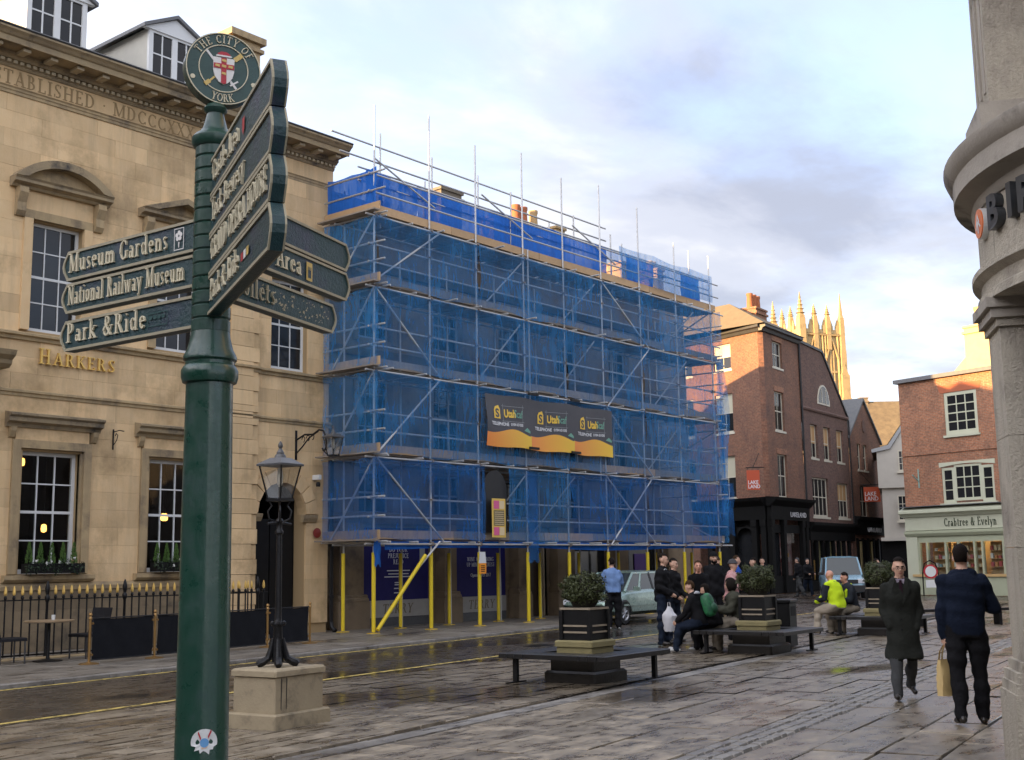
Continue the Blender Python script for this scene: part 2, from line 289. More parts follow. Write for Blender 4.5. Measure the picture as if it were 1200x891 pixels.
def link(name, me, parent=None, label=None, cat=None, group=None, kind=None):
    o = bpy.data.objects.new(name, me); COL.objects.link(o)
    if parent is not None: o.parent = parent
    tag(o, label, cat, group, kind); return o
def tag(o, label=None, cat=None, group=None, kind=None):
    if label: o['label'] = label
    if cat: o['category'] = cat
    if group: o['group'] = group
    if kind: o['kind'] = kind
    return o
def thing(name, loc=(0,0,0), rz=0.0, label=None, cat=None, group=None):
    o = bpy.data.objects.new(name, None); COL.objects.link(o); o.location = loc; o.rotation_euler = (0, 0, rz); o.empty_display_size = 0.2
    return tag(o, label, cat, group)
def copy_tree(o, parent=None):
    c = o.copy(); COL.objects.link(c); c.parent = parent
    for ch in list(o.children): copy_tree(ch, c)
    return c
def bx(name, m, parent, *a, **k): return MB().box(*a).build(name, m, parent, **k)
UNIT = {}
def unit_box(m):
    if m.name not in UNIT: UNIT[m.name] = MB().box(0,1,0,1,0,1).mesh('unit_block', m)
    return UNIT[m.name]
def block(name, m, parent, x0, x1, y0, y1, z0, z1):
    o = link(name, unit_box(m), parent); o.location = (x0, y0, z0); o.scale = (x1-x0, y1-y0, z1-z0); return o

def wall_mesh(x0, x1, z0, z1, y, holes, depth, thick=0.3):
    """front sheet of a wall at local y with rectangular holes, reveals going back, and closed sides"""
    b = MB(); xs = sorted({x0, x1, *[h[0] for h in holes], *[h[1] for h in holes]}); zs = sorted({z0, z1, *[h[2] for h in holes], *[h[3] for h in holes]})
    xs = [x for x in xs if x0 <= x <= x1]; zs = [z for z in zs if z0 <= z <= z1]
    idx = {}
    for i, x in enumerate(xs):
        for j, z in enumerate(zs): idx[i, j] = len(b.v); b.v.append((x, y, z))
    for i in range(len(xs)-1):
        for j in range(len(zs)-1):
            cx = (xs[i]+xs[i+1])/2; cz = (zs[j]+zs[j+1])/2
            if any(h[0] < cx < h[1] and h[2] < cz < h[3] for h in holes): continue
            b.f.append((idx[i,j], idx[i+1,j], idx[i+1,j+1], idx[i,j+1])); b.m.append(0)
    for h in holes:
        a = (h[0], max(h[2], z0)); c = (h[1], min(h[3], z1))
        b.add([(a[0],y,a[1]),(c[0],y,a[1]),(c[0],y,c[1]),(a[0],y,c[1]),(a[0],y+depth,a[1]),(c[0],y+depth,a[1]),(c[0],y+depth,c[1]),(a[0],y+depth,c[1])],
              [(0,4,5,1),(1,5,6,2),(2,6,7,3),(3,7,4,0)])
    return b

def window(parent, x0, x1, z0, z1, y, cols, rows, fm, gm, fr=0.06, bar=0.022, sash=True, each=True, sill=None, back=None, name='window'):
    """sash window: frame with bars as one part, every pane a sub-part"""
    b = MB(); b.box(x0,x0+fr,y,y+0.07,z0,z1).box(x1-fr,x1,y,y+0.07,z0,z1).box(x0+fr,x1-fr,y,y+0.07,z0,z0+fr*1.3).box(x0+fr,x1-fr,y,y+0.07,z1-fr,z1)
    ix0, ix1, iz0, iz1 = x0+fr, x1-fr, z0+fr*1.3, z1-fr
    zm = (iz0+iz1)/2
    for c in range(1, cols): x = ix0+(ix1-ix0)*c/cols; b.box(x-bar/2,x+bar/2,y+0.012,y+0.05,iz0,iz1)
    for r in range(1, rows):
        z = iz0+(iz1-iz0)*r/rows; hb = bar/2
        if sash and rows % 2 == 0 and r == rows//2: hb = 0.028
        b.box(ix0,ix1,y+0.009,y+0.053,z-hb,z+hb)
    wn = b.build(name, fm, parent)
    if each:
        for c in range(cols):
            for r in range(rows):
                xa = ix0+(ix1-ix0)*c/cols; xb = ix0+(ix1-ix0)*(c+1)/cols; za = iz0+(iz1-iz0)*r/rows; zb = iz0+(iz1-iz0)*(r+1)/rows
                p = link('pane', pane_mesh(gm), wn); p.location = (xa, y+0.03, za); p.scale = (xb-xa, 1, zb-za)
                p.rotation_euler = (random.uniform(-.012,.012), 0, random.uniform(-.012,.012))
    else:
        p = link('pane', pane_mesh(gm), wn); p.location = (ix0, y+0.03, iz0); p.scale = (ix1-ix0, 1, iz1-iz0)
    if sill: MB().box(x0-0.09, x1+0.09, y-sill, y+0.05, z0-0.11, z0).build('sill', fm if back is None else back, wn)
    return wn
PANES = {}
def pane_mesh(gm):
    if gm.name not in PANES: PANES[gm.name] = MB().add([(0,0,0),(1,0,0),(1,0,1),(0,0,1)], [(0,1,2,3)]).mesh('pane', gm)
    return PANES[gm.name]

# ------------------------------------------------------------------ lettering: a small serif stroke face
T_, t_, X_ = 0.120, 0.055, 0.64
def V(x, a=0, b=1, w=T_): return ('p', [(x-w/2,a),(x+w/2,a),(x+w/2,b),(x-w/2,b)])
def Hz(a, b, y, w=t_):
    y = min(max(y, w/2), 1-w/2) if y in (0, 1) else y
    return ('p', [(a,y-w/2),(b,y-w/2),(b,y+w/2),(a,y+w/2)])
def Dg(x0, y0, x1, y1, w=T_): return ('p', [(x0-w/2,y0),(x0+w/2,y0),(x1+w/2,y1),(x1-w/2,y1)])
def Sf(x, y, l=0.27): return Hz(x-l/2, x+l/2, (y if y in (0, 1) else y-t_/2))
def Ar(cx, cy, rx, ry, a0, a1, w=T_, th=t_): return ('a', cx, cy, rx, ry, a0, a1, w, th)
GL = {
'A': (.76, [Dg(.37,1,.10,0,t_), Dg(.36,1,.63,0), Hz(.2,.53,.33), Sf(.1,0), Sf(.63,0,.3)]),
'B': (.68, [V(.17), Ar(.3,.75,.20,.25,-90,90), Ar(.3,.27,.27,.27,-90,90), Hz(.03,.3,1), Hz(.17,.3,.52), Hz(.03,.3,0)]),
'C': (.74, [Ar(.42,.5,.35,.5,48,312), V(.645,.74,.95,t_), V(.645,.06,.22,t_)]),
'D': (.80, [V(.17), Ar(.32,.5,.38,.5,-90,90), Hz(.03,.33,1), Hz(.03,.33,0)]),
'E': (.64, [V(.17), Hz(.03,.53,1), Hz(.03,.56,0), Hz(.17,.43,.52), V(.51,.82,1,t_), V(.545,0,.2,t_), V(.42,.44,.6,t_*.8)]),
'F': (.60, [V(.17), Hz(.03,.53,1), Hz(.17,.43,.5), V(.51,.82,1,t_), Sf(.17,0,.3)]),
'G': (.80, [Ar(.42,.5,.35,.5,48,325), V(.645,.74,.95,t_), V(.66,.06,.42), Sf(.66,.45)]),
'H': (.82, [V(.17), V(.64), Hz(.17,.64,.52), Sf(.17,0,.3), Sf(.17,1,.3), Sf(.64,0,.3), Sf(.64,1,.3)]),
'I': (.36, [V(.18), Sf(.18,0,.3), Sf(.18,1,.3)]),
'J': (.46, [V(.28,.2,1), Ar(.16,.2,.12,.2,180,360,T_*.8), Sf(.28,1,.3)]),
'W': (1.1, [Dg(.10,1,.32,0), Dg(.55,1,.32,0,t_), Dg(.50,1,.75,0), Dg(.98,1,.75,0,t_), Sf(.1,1,.3), Sf(.98,1,.22)]),
'K': (.74, [V(.17), Dg(.22,.44,.60,1,t_*1.2), Dg(.30,.56,.64,0), Sf(.17,0,.3), Sf(.17,1,.3), Sf(.6,1,.22), Sf(.64,0,.26)]),
'L': (.62, [V(.17), Hz(.03,.56,0), V(.545,0,.24,t_), Sf(.17,1,.3)]),
'M': (.98, [V(.14,0,1,t_*1.2), Dg(.16,1,.47,.05), Dg(.47,.05,.80,1,t_), V(.82), Sf(.12,0,.24), Sf(.1,1,.22), Sf(.82,0,.3), Sf(.86,1,.2)]),
'N': (.82, [V(.14,0,1,t_*1.2), Dg(.15,1,.64,0), V(.66,0,1,t_*1.2), Sf(.14,0,.24), Sf(.1,1,.22), Sf(.66,1,.24)]),
'O': (.86, [Ar(.43,.5,.37,.5,0,360)]),
'P': (.64, [V(.17), Ar(.3,.73,.25,.27,-90,90), Hz(.03,.3,1), Hz(.17,.3,.47), Sf(.17,0,.3)]),
'R': (.74, [V(.17), Ar(.3,.74,.23,.26,-90,90), Hz(.03,.3,1), Hz(.17,.3,.5), Dg(.36,.5,.62,0), Sf(.17,0,.3), Sf(.66,0,.18)]),
'S': (.60, [Ar(.3,.745,.20,.255,55,265,t_*1.6,t_*1.6), Ar(.3,.26,.22,.26,-125,85,t_*1.6,t_*1.6), Dg(.19,.66,.42,.34,.10), V(.49,.76,.95,t_), V(.09,.05,.24,t_)]),
'T': (.72, [V(.36), Hz(.05,.67,1), V(.075,.78,1,t_), V(.645,.78,1,t_), Sf(.36,0,.3)]),
'U': (.80, [V(.17,.3,1), Ar(.40,.3,.23,.3,180,360,T_*.8), V(.63,.3,1,t_*1.2), Sf(.17,1,.3), Sf(.63,1,.24)]),
'V': (.76, [Dg(.10,1,.38,0), Dg(.66,1,.38,0,t_), Sf(.1,1,.3), Sf(.66,1,.22)]),
'X': (.74, [Dg(.12,1,.60,0), Dg(.60,1,.12,0,t_), Sf(.12,1,.28), Sf(.6,0,.28), Sf(.6,1,.2), Sf(.12,0,.2)]),
'Y': (.72, [Dg(.10,1,.36,.46), Dg(.62,1,.36,.46,t_*1.2), V(.36,0,.46), Sf(.1,1,.3), Sf(.62,1,.22), Sf(.36,0,.3)]),
'a': (.56, [V(.40,.03,.46), Ar(.26,.44,.14,.20,0,165,t_*1.3), Ar(.22,.18,.16,.18,0,360,.11), Hz(.38,.52,.035,.07)]),
'b': (.62, [V(.15), Ar(.32,.32,.2,.32,-140,140), Sf(.1,1,.16)]),
'c': (.50, [Ar(.28,.32,.21,.32,48,312)]),
'd': (.64, [V(.47), Ar(.28,.32,.2,.32,40,320), Sf(.43,1,.16), Hz(.47,.6,.035,.07)]),
'e': (.54, [Ar(.28,.32,.21,.32,10,318), Hz(.09,.47,.37)]),
'h': (.64, [V(.15), V(.49,0,.46), Ar(.32,.44,.17,.2,0,180,T_,t_*1.4), Sf(.15,0,.26), Sf(.49,0,.26), Sf(.1,1,.16)]),
'i': (.32, [V(.16,0,X_), Sf(.16,0,.26), Sf(.12,X_,.14), Ar(.16,.86,.05,.05,0,360,.1,.1)]),
'k': (.62, [V(.15), Dg(.2,.27,.48,X_,t_*1.2), Dg(.26,.35,.52,0), Sf(.15,0,.26), Sf(.1,1,.16), Sf(.5,X_,.2), Sf(.52,0,.22)]),
'l': (.32, [V(.16), Sf(.16,0,.26), Sf(.11,1,.16)]),
'm': (.94, [V(.15,0,X_), V(.47,0,.5), V(.79,0,.5), Ar(.31,.44,.16,.2,0,180,T_,t_*1.4), Ar(.63,.44,.16,.2,0,180,T_,t_*1.4), Sf(.15,0,.26), Sf(.47,0,.26), Sf(.79,0,.26)]),
'n': (.64, [V(.15,0,X_), V(.49,0,.46), Ar(.32,.44,.17,.2,0,180,T_,t_*1.4), Sf(.15,0,.26), Sf(.49,0,.26), Sf(.1,X_,.14)]),
'o': (.60, [Ar(.30,.32,.23,.32,0,360)]),
'p': (.62, [V(.15,-.28,X_), Ar(.32,.32,.2,.32,-140,140), Sf(.15,-.25,.26)]),
'r': (.46, [V(.15,0,X_), Ar(.33,.44,.17,.2,50,180,.1,t_*1.4), Sf(.15,0,.26), Sf(.1,X_,.14)]),
's': (.46, [Ar(.23,.475,.14,.165,40,265,t_*1.4,t_*1.4), Ar(.23,.165,.15,.165,-140,85,t_*1.4,t_*1.4), Dg(.16,.42,.30,.22,.09)]),
't': (.42, [V(.18,.1,.84), Hz(.04,.38,X_-.03), Ar(.28,.12,.10,.12,180,330,T_,t_)]),
'u': (.66, [V(.15,.18,X_), Ar(.32,.2,.17,.2,180,360,T_,t_*1.4), V(.49,0,X_), Sf(.1,X_,.16), Sf(.45,X_,.16), Hz(.49,.62,.035,.07)]),
'v': (.60, [Dg(.1,X_,.32,0), Dg(.53,X_,.32,0,t_), Sf(.1,X_,.24), Sf(.53,X_,.18)]),
'w': (.88, [Dg(.1,X_,.28,0), Dg(.46,X_,.28,0,t_), Dg(.42,X_,.62,0), Dg(.8,X_,.62,0,t_), Sf(.1,X_,.24), Sf(.8,X_,.18)]),
'y': (.60, [Dg(.1,X_,.32,0), Dg(.53,X_,.22,-.28,t_*1.2), Sf(.1,X_,.24), Sf(.53,X_,.18), Ar(.17,-.22,.06,.05,0,360,.09,.09)]),
'&': (.86, [Ar(.36,.76,.17,.23,0,360,.1), Ar(.34,.27,.26,.28,60,330,.12), Dg(.24,.62,.70,0), Dg(.72,.5,.56,.12,t_), Sf(.70,.52,.22)]),
'.': (.40, [Ar(.2,.5,.06,.06,0,360,.12,.12)]), ',': (.3, [Dg(.15,.1,.1,-.12,.1)]), '-': (.4, [Hz(.05,.35,.33,.08)]),
}
def glyph_polys(ch):
    adv, st = GL[ch]; polys = []
    for s in st:
        if s[0] == 'p': polys.append(s[1])
        else:
            _, cx, cy, rx, ry, a0, a1, wt, th = s; n = max(5, int(abs(a1-a0)/(24 if rx > .1 else 60)))
            for k in range(n):
                q = []
                for kk in (k, k+1):
                    a = R(a0+(a1-a0)*kk/n); wd = th+(wt-th)*abs(math.cos(a))
                    q.append((a, min(wd, rx*1.99, ry*1.99)))
                (aa, wa), (ab, wb) = q
                polys.append([(cx+rx*math.cos(aa), cy+ry*math.sin(aa)), (cx+rx*math.cos(ab), cy+ry*math.sin(ab)),
                              (cx+(rx-wb)*math.cos(ab), cy+(ry-min(wb, ry))*math.sin(ab)), (cx+(rx-wa)*math.cos(aa), cy+(ry-min(wa, ry))*math.sin(aa))])
    return adv, polys
def text_width(s, h, track=0.06, cond=1.0): return sum((0.34 if c == ' ' else GL[c][0])+track for c in s)*h*cond
def text(b, s, h, fn, depth, track=0.06, cond=1.0, x0=0.0):
    """add lettering to MB b; fn(x, z, d) maps sheet coords + height above the sheet to 3d"""
    x = x0; lay = 0
    for c in s:
        if c == ' ': x += (0.34+track)*h*cond; continue
        adv, polys = glyph_polys(c)
        for p in polys:
            lay = (lay+1) % 7; d = depth*(1+0.06*lay); pts = [(x+q[0]*h*cond, q[1]*h) for q in p]; n = len(pts)
            b.add([fn(q[0], q[1], 0) for q in pts]+[fn(q[0], q[1], d) for q in pts], [tuple(range(n, 2*n))]+[(i, (i+1)%n, n+(i+1)%n, n+i) for i in range(n)])
        x += (adv+track)*h*cond
    return x
def letters(parent, m, s, h, fn, depth, track=0.06, cond=1.0, x0=0.0, name='letter'):
    x = x0
    for c in s:
        b = MB(); x2 = text(b, c, h, fn, depth, track, cond, x)
        if c != ' ': b.build(name, m, parent)
        x = x2
    return x
def sans_mesh(s, size, depth, m, bold=0.0, align='CENTER', cond=1.0):
    c = bpy.data.curves.new('lettering', 'FONT'); c.body = s; c.size = size; c.extrude = depth; c.offset = bold; c.align_x = align; c.resolution_u = 3
    o = bpy.data.objects.new('lettering', c); COL.objects.link(o); bpy.context.view_layer.update()
    me = bpy.data.meshes.new_from_object(o.evaluated_get(bpy.context.evaluated_depsgraph_get())); bpy.data.objects.remove(o); bpy.data.curves.remove(c)
    me.materials.clear(); me.materials.append(m)
    for v in me.vertices: x, y, z = v.co; v.co = (x*cond, -z, y)        # stand it up, facing -y
    return me
# ================================================================== GROUND
WETSTONE = wet_mat('wet_york_stone', (0.31, 0.258, 0.185), (0.185, 0.148, 0.102), 0.485, 0.62, 0.28, 2.6, 0.42, 0.50, (0.072, 0.054, 0.036))
WETBED = wet_mat('wet_bedding', (0.06, 0.05, 0.04), (0.035, 0.03, 0.025), 0.42, 0.60, 0.0)
ASPHALT = wet_mat('wet_asphalt', (0.10, 0.079, 0.056), (0.065, 0.051, 0.037), 0.44, 0.64, 0.0, 3.0, 0.35, 0.5, (0.024, 0.02, 0.017))
PAVE = wet_mat('damp_flags', (0.24, 0.215, 0.18), (0.15, 0.13, 0.105), 0.54, 0.70, 0.15, 1.5, 0.5)
GRANITE = wet_mat('wet_granite', (0.27, 0.25, 0.22), (0.18, 0.165, 0.145), 0.52, 0.70, 0.15, 3, 0.6)
SO = Vector((7.0, 13.2)); SA = R(9.0); ST = Vector((math.cos(SA), math.sin(SA))); SN = Vector((-math.sin(SA), math.cos(SA)))
def st(t, n): p = SO+ST*t+SN*n; return (p.x, p.y)
ground = MB().add([(-900,-900,-.03),(900,-900,-.03),(900,900,-.03),(-900,900,-.03)], [(0,1,2,3)]).build('ground', WETBED, kind='structure')
def strip(name, m, t0, t1, n0, n1, z, kind='structure', parent=None):
    return MB().add([(*st(t0,n0),z),(*st(t1,n0),z),(*st(t1,n1),z),(*st(t0,n1),z)], [(0,1,2,3)]).build(name, m, parent, kind=kind)
road = strip('road', ASPHALT, -40, 33, -0.08, 3.62, -0.004)
def yellow(n, ph):
    m = bpy.data.materials.get('worn_yellow_paint')
    if not m:
        m = bpy.data.materials.new('worn_yellow_paint'); m.use_nodes = True; tt = m.node_tree; nn = tt.nodes; ll = tt.links
        b = nn['Principled BSDF']; b.inputs['Base Color'].default_value = (0.62, 0.47, 0.13, 1); b.inputs['Roughness'].default_value = 0.5
        g = nn.new('ShaderNodeNewGeometry'); x = nn.new('ShaderNodeTexNoise'); x.inputs['Scale'].default_value = 7; x.inputs['Detail'].default_value = 9; x.inputs['Roughness'].default_value = 0.75; ll.new(g.outputs['Position'], x.inputs['Vector'])
        r = nn.new('ShaderNodeMapRange'); r.inputs[1].default_value = 0.40; r.inputs[2].default_value = 0.52; ll.new(x.outputs[0], r.inputs[0])
        tr = nn.new('ShaderNodeBsdfTransparent'); mx = nn.new('ShaderNodeMixShader'); ll.new(r.outputs[0], mx.inputs[0]); ll.new(tr.outputs[0], mx.inputs[1]); ll.new(b.outputs[0], mx.inputs[2]); ll.new(mx.outputs[0], nn['Material Output'].inputs[0])
    rr = random.Random(ph); b = MB(); t = -20.0; a = n
    pts = []
    while t < 33: pts.append((t, n+rr.uniform(-.012,.012))); t += 0.5
    vs = []; fs = []
    for i, (t, y) in enumerate(pts): vs += [(*st(t, y-.055), 0.0), (*st(t, y+.055), 0.0)]
    for i in range(len(pts)-1): fs.append((2*i, 2*i+2, 2*i+3, 2*i+1))
    return MB().add(vs, fs).build('yellow_line', m, road)
yellow(0.06, 1); yellow(3.46, 2)
for t, n in ((6.2, 3.2), (13.6, 0.75)):
    b = MB(); b.box(-.32,.32,-.2,.2,-.004,.004)
    for k in range(7): b.box(-.28+k*.09,-.23+k*.09,-.17,.17,.004,.010)
    o = b.build('drain_grate', IRON, road); o.location = (*st(t, n), 0); o.rotation_euler.z = SA

# paving: real slabs where the photograph shows them one by one, the same slabs joined further off
_C = Vector((0, 0, EYE))
def px_of(x, y, z):
    d = Vector((x, y, z))-_C; dz = d.dot(_fw); return (600+F_PX*d.dot(_rt)/dz, 445.5-F_PX*d.dot(_u2)/dz, dz) if dz > .2 else (9999, 9999, dz)
rg = random.Random(11)
slabs = []
def rows(n_hi, n_lo, dmin, dmax, lmin, lmax, t0, t1):
    n = n_hi
    while n > n_lo:
        d = min(rg.uniform(dmin, dmax), n-n_lo+.01); t = t0+rg.uniform(-1, 0)
        while t < t1:
            l = rg.uniform(lmin, lmax); slabs.append((t, l, n-d, d)); t += l
        n -= d
rows(-0.10, -4.38, .20, .36, .30, .75, -4, 42)
rows(-4.78, -7.6, .42, .62, .6, 1.15, -4, 42)
rows(-8.05, -15.5, .46, .68, .6, 1.2, -4, 42)
vis = []
for s in slabs:
    c = st(s[0]+s[1]/2, s[2]+s[3]/2); q = px_of(c[0], c[1], 0)
    if -120 < q[0] < 1320 and q[1] < 985: vis.append((q[2], s))
vis.sort(key=lambda e: e[0])
SV = []
for k in range(5):
    b = MB(); b.cbox(0,1,0,1,-.05,0,.009); r_ = random.Random(k)
    b.v = [(x+r_.uniform(-.004,.004), y+r_.uniform(-.008,.008), z+(r_.uniform(-.007,.003) if z > -.04 else 0)) for x, y, z in b.v]
    SV.append(b.mesh('paving_slab', WETSTONE))
far = MB()
for i, (dz, (t, l, n, d)) in enumerate(vis):
    g = 0.010; z = rg.uniform(-.008, .003)
    if i < 290:
        o = link('paving_slab', SV[i % 5], ground); o.location = (*st(t+g, n+g), z); o.rotation_euler = (rg.uniform(-.006,.006), rg.uniform(-.004,.004), SA); o.scale = (l-2*g, d-2*g, 1)
    elif dz < 75:
        far.add([(*st(t+g,n+g),z),(*st(t+l-g,n+g),z),(*st(t+l-g,n+d-g),z),(*st(t+g,n+d-g),z)], [(0,1,2,3)])
far.build('distant_paving_slabs', WETSTONE, ground, kind='stuff')
# setts between the slab fields
b = MB()
for r in range(3):
    t = -3.0
    while t < 26:
        l = rg.uniform(.14, .26); z = rg.uniform(-.012, .002); n0 = -8.02+r*.14
        b.cbox(0,1,0,1,0,1,.02) if False else None
        x0, x1, y0, y1 = t+.008, t+l-.008, n0+.008, n0+.13
        top = [(x0+.012,y0+.012),(x1-.012,y0+.012),(x1-.012,y1-.012),(x0+.012,y1-.012)]; bot = [(x0,y0),(x1,y0),(x1,y1),(x0,y1)]
        b.add([(*st(*p),-.03) for p in bot]+[(*st(*p),z) for p in top], [(4,5,6,7),(0,1,5,4),(1,2,6,5),(2,3,7,6),(3,0,4,7)]); t += l
b.build('granite_setts', GRANITE, ground, kind='stuff')
# drainage channel of pale kerb stones
t = -2.0
KS = MB().cbox(0,1,0,1,-.06,0,.012).mesh('channel_stone', GRANITE)
while t < 36:
    l = rg.uniform(.75, 1.15)
    for n0, wd, z in ((-4.76, .15, -.004), (-4.59, .17, -.022)):
        o = link('channel_stone', KS, ground); o.location = (*st(t, n0), z+rg.uniform(-.003,.003)); o.rotation_euler.z = SA; o.scale = (l-.012, wd, 1)
    t += l
# pavement along Harkers and the scaffold, with kerb stones
pv = MB().add([(*st(-30,3.80),.055),(*st(33,3.80),.055),(*st(33,14),.055),(*st(-30,14),.055)], [(0,1,2,3)]).build('pavement', PAVE, kind='structure')
KB = MB().cbox(0,1,0,.18,-.08,.06,.012).mesh('kerb_stone', GRANITE)
t = -6.0
while t < 33:
    l = rg.uniform(.8, 1.1); o = link('kerb_stone', KB, pv); o.location = (*st(t, 3.62), rg.uniform(-.004,.004)); o.rotation_euler.z = SA; o.scale = (l-.01, 1, 1); t += l
n = 3.82; cnt = 0
while n < 9.5:
    d = rg.uniform(.5, .7); t = 0.5+rg.uniform(0, .5)
    while t < 32:
        l = rg.uniform(.6, 1.1); c = st(t+l/2, n+d/2)
        if c[1] < 23.6 and cnt < 250 and px_of(*c, 0)[0] > -60:
            o = link('flagstone', SV[cnt % 5], pv); o.data = SV[cnt % 5]; o.location = (*st(t+.006, n+.006), .062+rg.uniform(-.004,.003)); o.rotation_euler.z = SA; o.scale = (l-.012, d-.012, 0.12); cnt += 1
            o.material_slots[0].link = 'OBJECT'; o.material_slots[0].material = PAVE
        t += l
    n += d

# ================================================================== HONEY STONE BUILDING (left)
YH, HX = 23.75, 12.0
hk = thing('stone_building', (HX, YH, 0), 0, 'honey stone building with classical cornice and gold shop name behind the signpost', 'building')
gfw = [(.97, 2.29, 1.63, 4.16), (4.01, 5.30, 1.63, 4.16)]
ufw = [(.96, 2.16, 6.69, 9.07), (4.05, 5.25, 6.69, 9.07)]
rw = (7.51, 8.72, 6.66, 9.0)
holes = gfw+ufw+[(-2.2, -.9, 1.63, 4.16), (-2.2, -.9, 6.69, 9.07)]
ob = (-9.0, 7.02)                         # main front; the right hand bay steps back 0.1
b = wall_mesh(-9.0, 7.02, 0, 12.7, .05, holes, .32)
arch = (7.12+.0, 8.68, 0.0, 3.8)
b2 = wall_mesh(7.02, 9.45, 0, 12.7, .15, [rw, (7.14, 8.70, 0.0, 3.82)], .40)
o_ = len(b.v); b.add(b2.v, b2.f)
b.add([(9.45,.15,0),(9.45,13,0),(9.45,13,12.7),(9.45,.15,12.7),(7.02,.05,0),(7.02,.15,0),(7.02,.15,12.7),(7.02,.05,12.7),(-9,13,0),(-9,13,12.7),(-9,.05,0),(-9,.05,12.7)], [(0,1,2,3),(4,5,6,7),(10,8,9,11)])
wall = b.build('wall', JOINT, hk)
# coursed ashlar in front of the core wall, one block at a time
def courses(x0, x1, z0, z1, h, y0, y1, holes, seed, lmin=.7, lmax=1.25, name='ashlar_block', m=STONE, parent=wall, limit=400):
    q = random.Random(seed); z = z0; c = 0
    nrow = max(1, round((z1-z0)/h)); h = (z1-z0)/nrow
    for r in range(nrow):
        za = z0+r*h; zb = za+h
        cuts = sorted([(a, b_) for a, b_, c_, d_ in holes if c_ < zb-.02 and d_ > za+.02])
        spans = []; x = x0
        for a, b_ in cuts:
            if a > x: spans.append((x, a))
            x = max(x, b_)
        if x < x1: spans.append((x, x1))
        for a, e in spans:
            x = a
            first = True
            while x < e-.02:
                l = q.uniform(lmin, lmax)*(0.55 if first and r % 2 else 1); first = False
                if e-(x+l) < .35: l = e-x
                block(name, m, parent, x+.0015, x+l-.0015, y0+q.uniform(-.003, .003), y1, za+.0015, zb-.0015); x += l; c += 1
    return c
def grow(hs, s, top=0): return [(a-s, b_+s, c_-.02, d_+s+top) for a, b_, c_, d_ in hs]
c1 = courses(-.6, 6.12, 1.45, 5.28, .38, 0, .05, grow(gfw, .24, .36), 1)
c2 = courses(-.6, 6.12, 5.42, 6.46, .35, 0, .05, [], 2)
c3 = courses(-.6, 6.12, 6.62, 11.72, .40, 0, .05, grow(ufw, .2, .0), 3)
c4 = courses(7.04, 9.45, 5.42, 6.46, .35, .10, .15, [], 4)
c5 = courses(7.04, 9.45, 6.62, 11.72, .42, .10, .15, grow([rw], .0), 5)
c6 = courses(7.04, 9.45, 3.95, 5.28, .33, .10, .15, [], 6)
c7 = courses(8.71, 9.45, 0.30, 3.95, .38, .10, .15, [], 7)
c8 = courses(-.6, 6.12, .06, 1.30, .42, -.02, .05, [], 8, .9, 1.5, m=mat('damp_plinth_stone', (.26, .195, .115), .85, (.16, .12, .075), 2.5, .8, .3, 25, rand=.15, stain=(.07, .06, .045), sscale=1.2))
# quoin pier
z = .1; k = 0
while z < 11.6:
    h = .36
    if abs(z-5.3) < .3: h = .16
    x0, x1 = (6.14, 7.02) if k % 2 == 0 else (6.14, 6.84)
    y0 = -.07
    block('quoin_block', STONE, wall, x0, x1, y0, .05, z+.005, z+h-.005)
    if k % 2: block('quoin_block', STONE, wall, 6.85, 7.02, -.03, .05, z+.005, z+h-.005)
    z += h; k += 1
# string courses, frieze, cornice: mouldings run along the front
def mould(name, prof, x0, x1, m=TRIM, parent=hk): return MB().extrude_x(prof, x0, x1).build(name, m, parent)
for z0, dpt, hh in ((5.28, .07, .14), (6.46, .13, .16)):
    mould('string_course', [(.05,z0),(-dpt*.4,z0),(-dpt*.5,z0+hh*.4),(-dpt,z0+hh*.55),(-dpt,z0+hh*.85),(-dpt*.6,z0+hh),(.05,z0+hh)], -9, 7.06)
    mould('string_course', [(.15,z0),(.1-dpt*.4,z0),(.1-dpt*.5,z0+hh*.4),(.1-dpt,z0+hh*.55),(.1-dpt,z0+hh*.85),(.1-dpt*.6,z0+hh),(.15,z0+hh)], 7.06, 9.50)
mould('plinth_course', [(.05,1.3),(-.05,1.3),(-.06,1.38),(-.02,1.45),(.05,1.45)], -9, 6.12)
def entab(x0, x1, dy):
    Y = lambda v: v+dy
    mould('architrave', [(.05+dy,11.70),(Y(-.03),11.70),(Y(-.03),11.76),(Y(-.05),11.78),(Y(-.05),11.82),(Y(-.08),11.85),(.05+dy,11.85)], x0, x1)
    mould('frieze', [(.05+dy,11.85),(Y(-.02),11.85),(Y(-.02),12.26),(.05+dy,12.26)], x0, x1, STONE)
    mould('bed_mould', [(.05+dy,12.26),(Y(-.05),12.26),(Y(-.08),12.299),(Y(-.08),12.316),(.05+dy,12.316)], x0, x1, CORN)
    mould('dentil_band', [(.05+dy,12.316),(Y(-.08),12.316),(Y(-.08),12.406),(.05+dy,12.406)], x0, x1, CORN)
    x = x0+.05
    dm = MB()
    while x < x1-.08:
        block('dentil', CORN_L, hk, x, x+.085, Y(-.155), Y(-.08), 12.330, 12.394); x += .145
    mould('corona', [(.05+dy,12.406),(Y(-.17),12.406),(Y(-.20),12.450),(Y(-.24),12.467),(Y(-.24),12.540),(Y(-.62),12.562),(Y(-.62),12.540),(Y(-.66),12.540),(Y(-.66),12.663),(Y(-.70),12.686),(Y(-.74),12.730),(Y(-.80),12.775),(Y(-.80),12.814),(.05+dy,12.842)], x0, x1, CORN)
    x = x0+.25
    while x < x1-.2:
        block('modillion', CORN_L, hk, x, x+.17, Y(-.55), Y(-.24), 12.473, 12.537); x += .62
    mould('gutter_edge', [(.05+dy,12.842),(Y(-.80),12.814),(Y(-.83),12.842),(Y(-.80),12.876),(.05+dy,12.898)], x0, x1, LEADD)
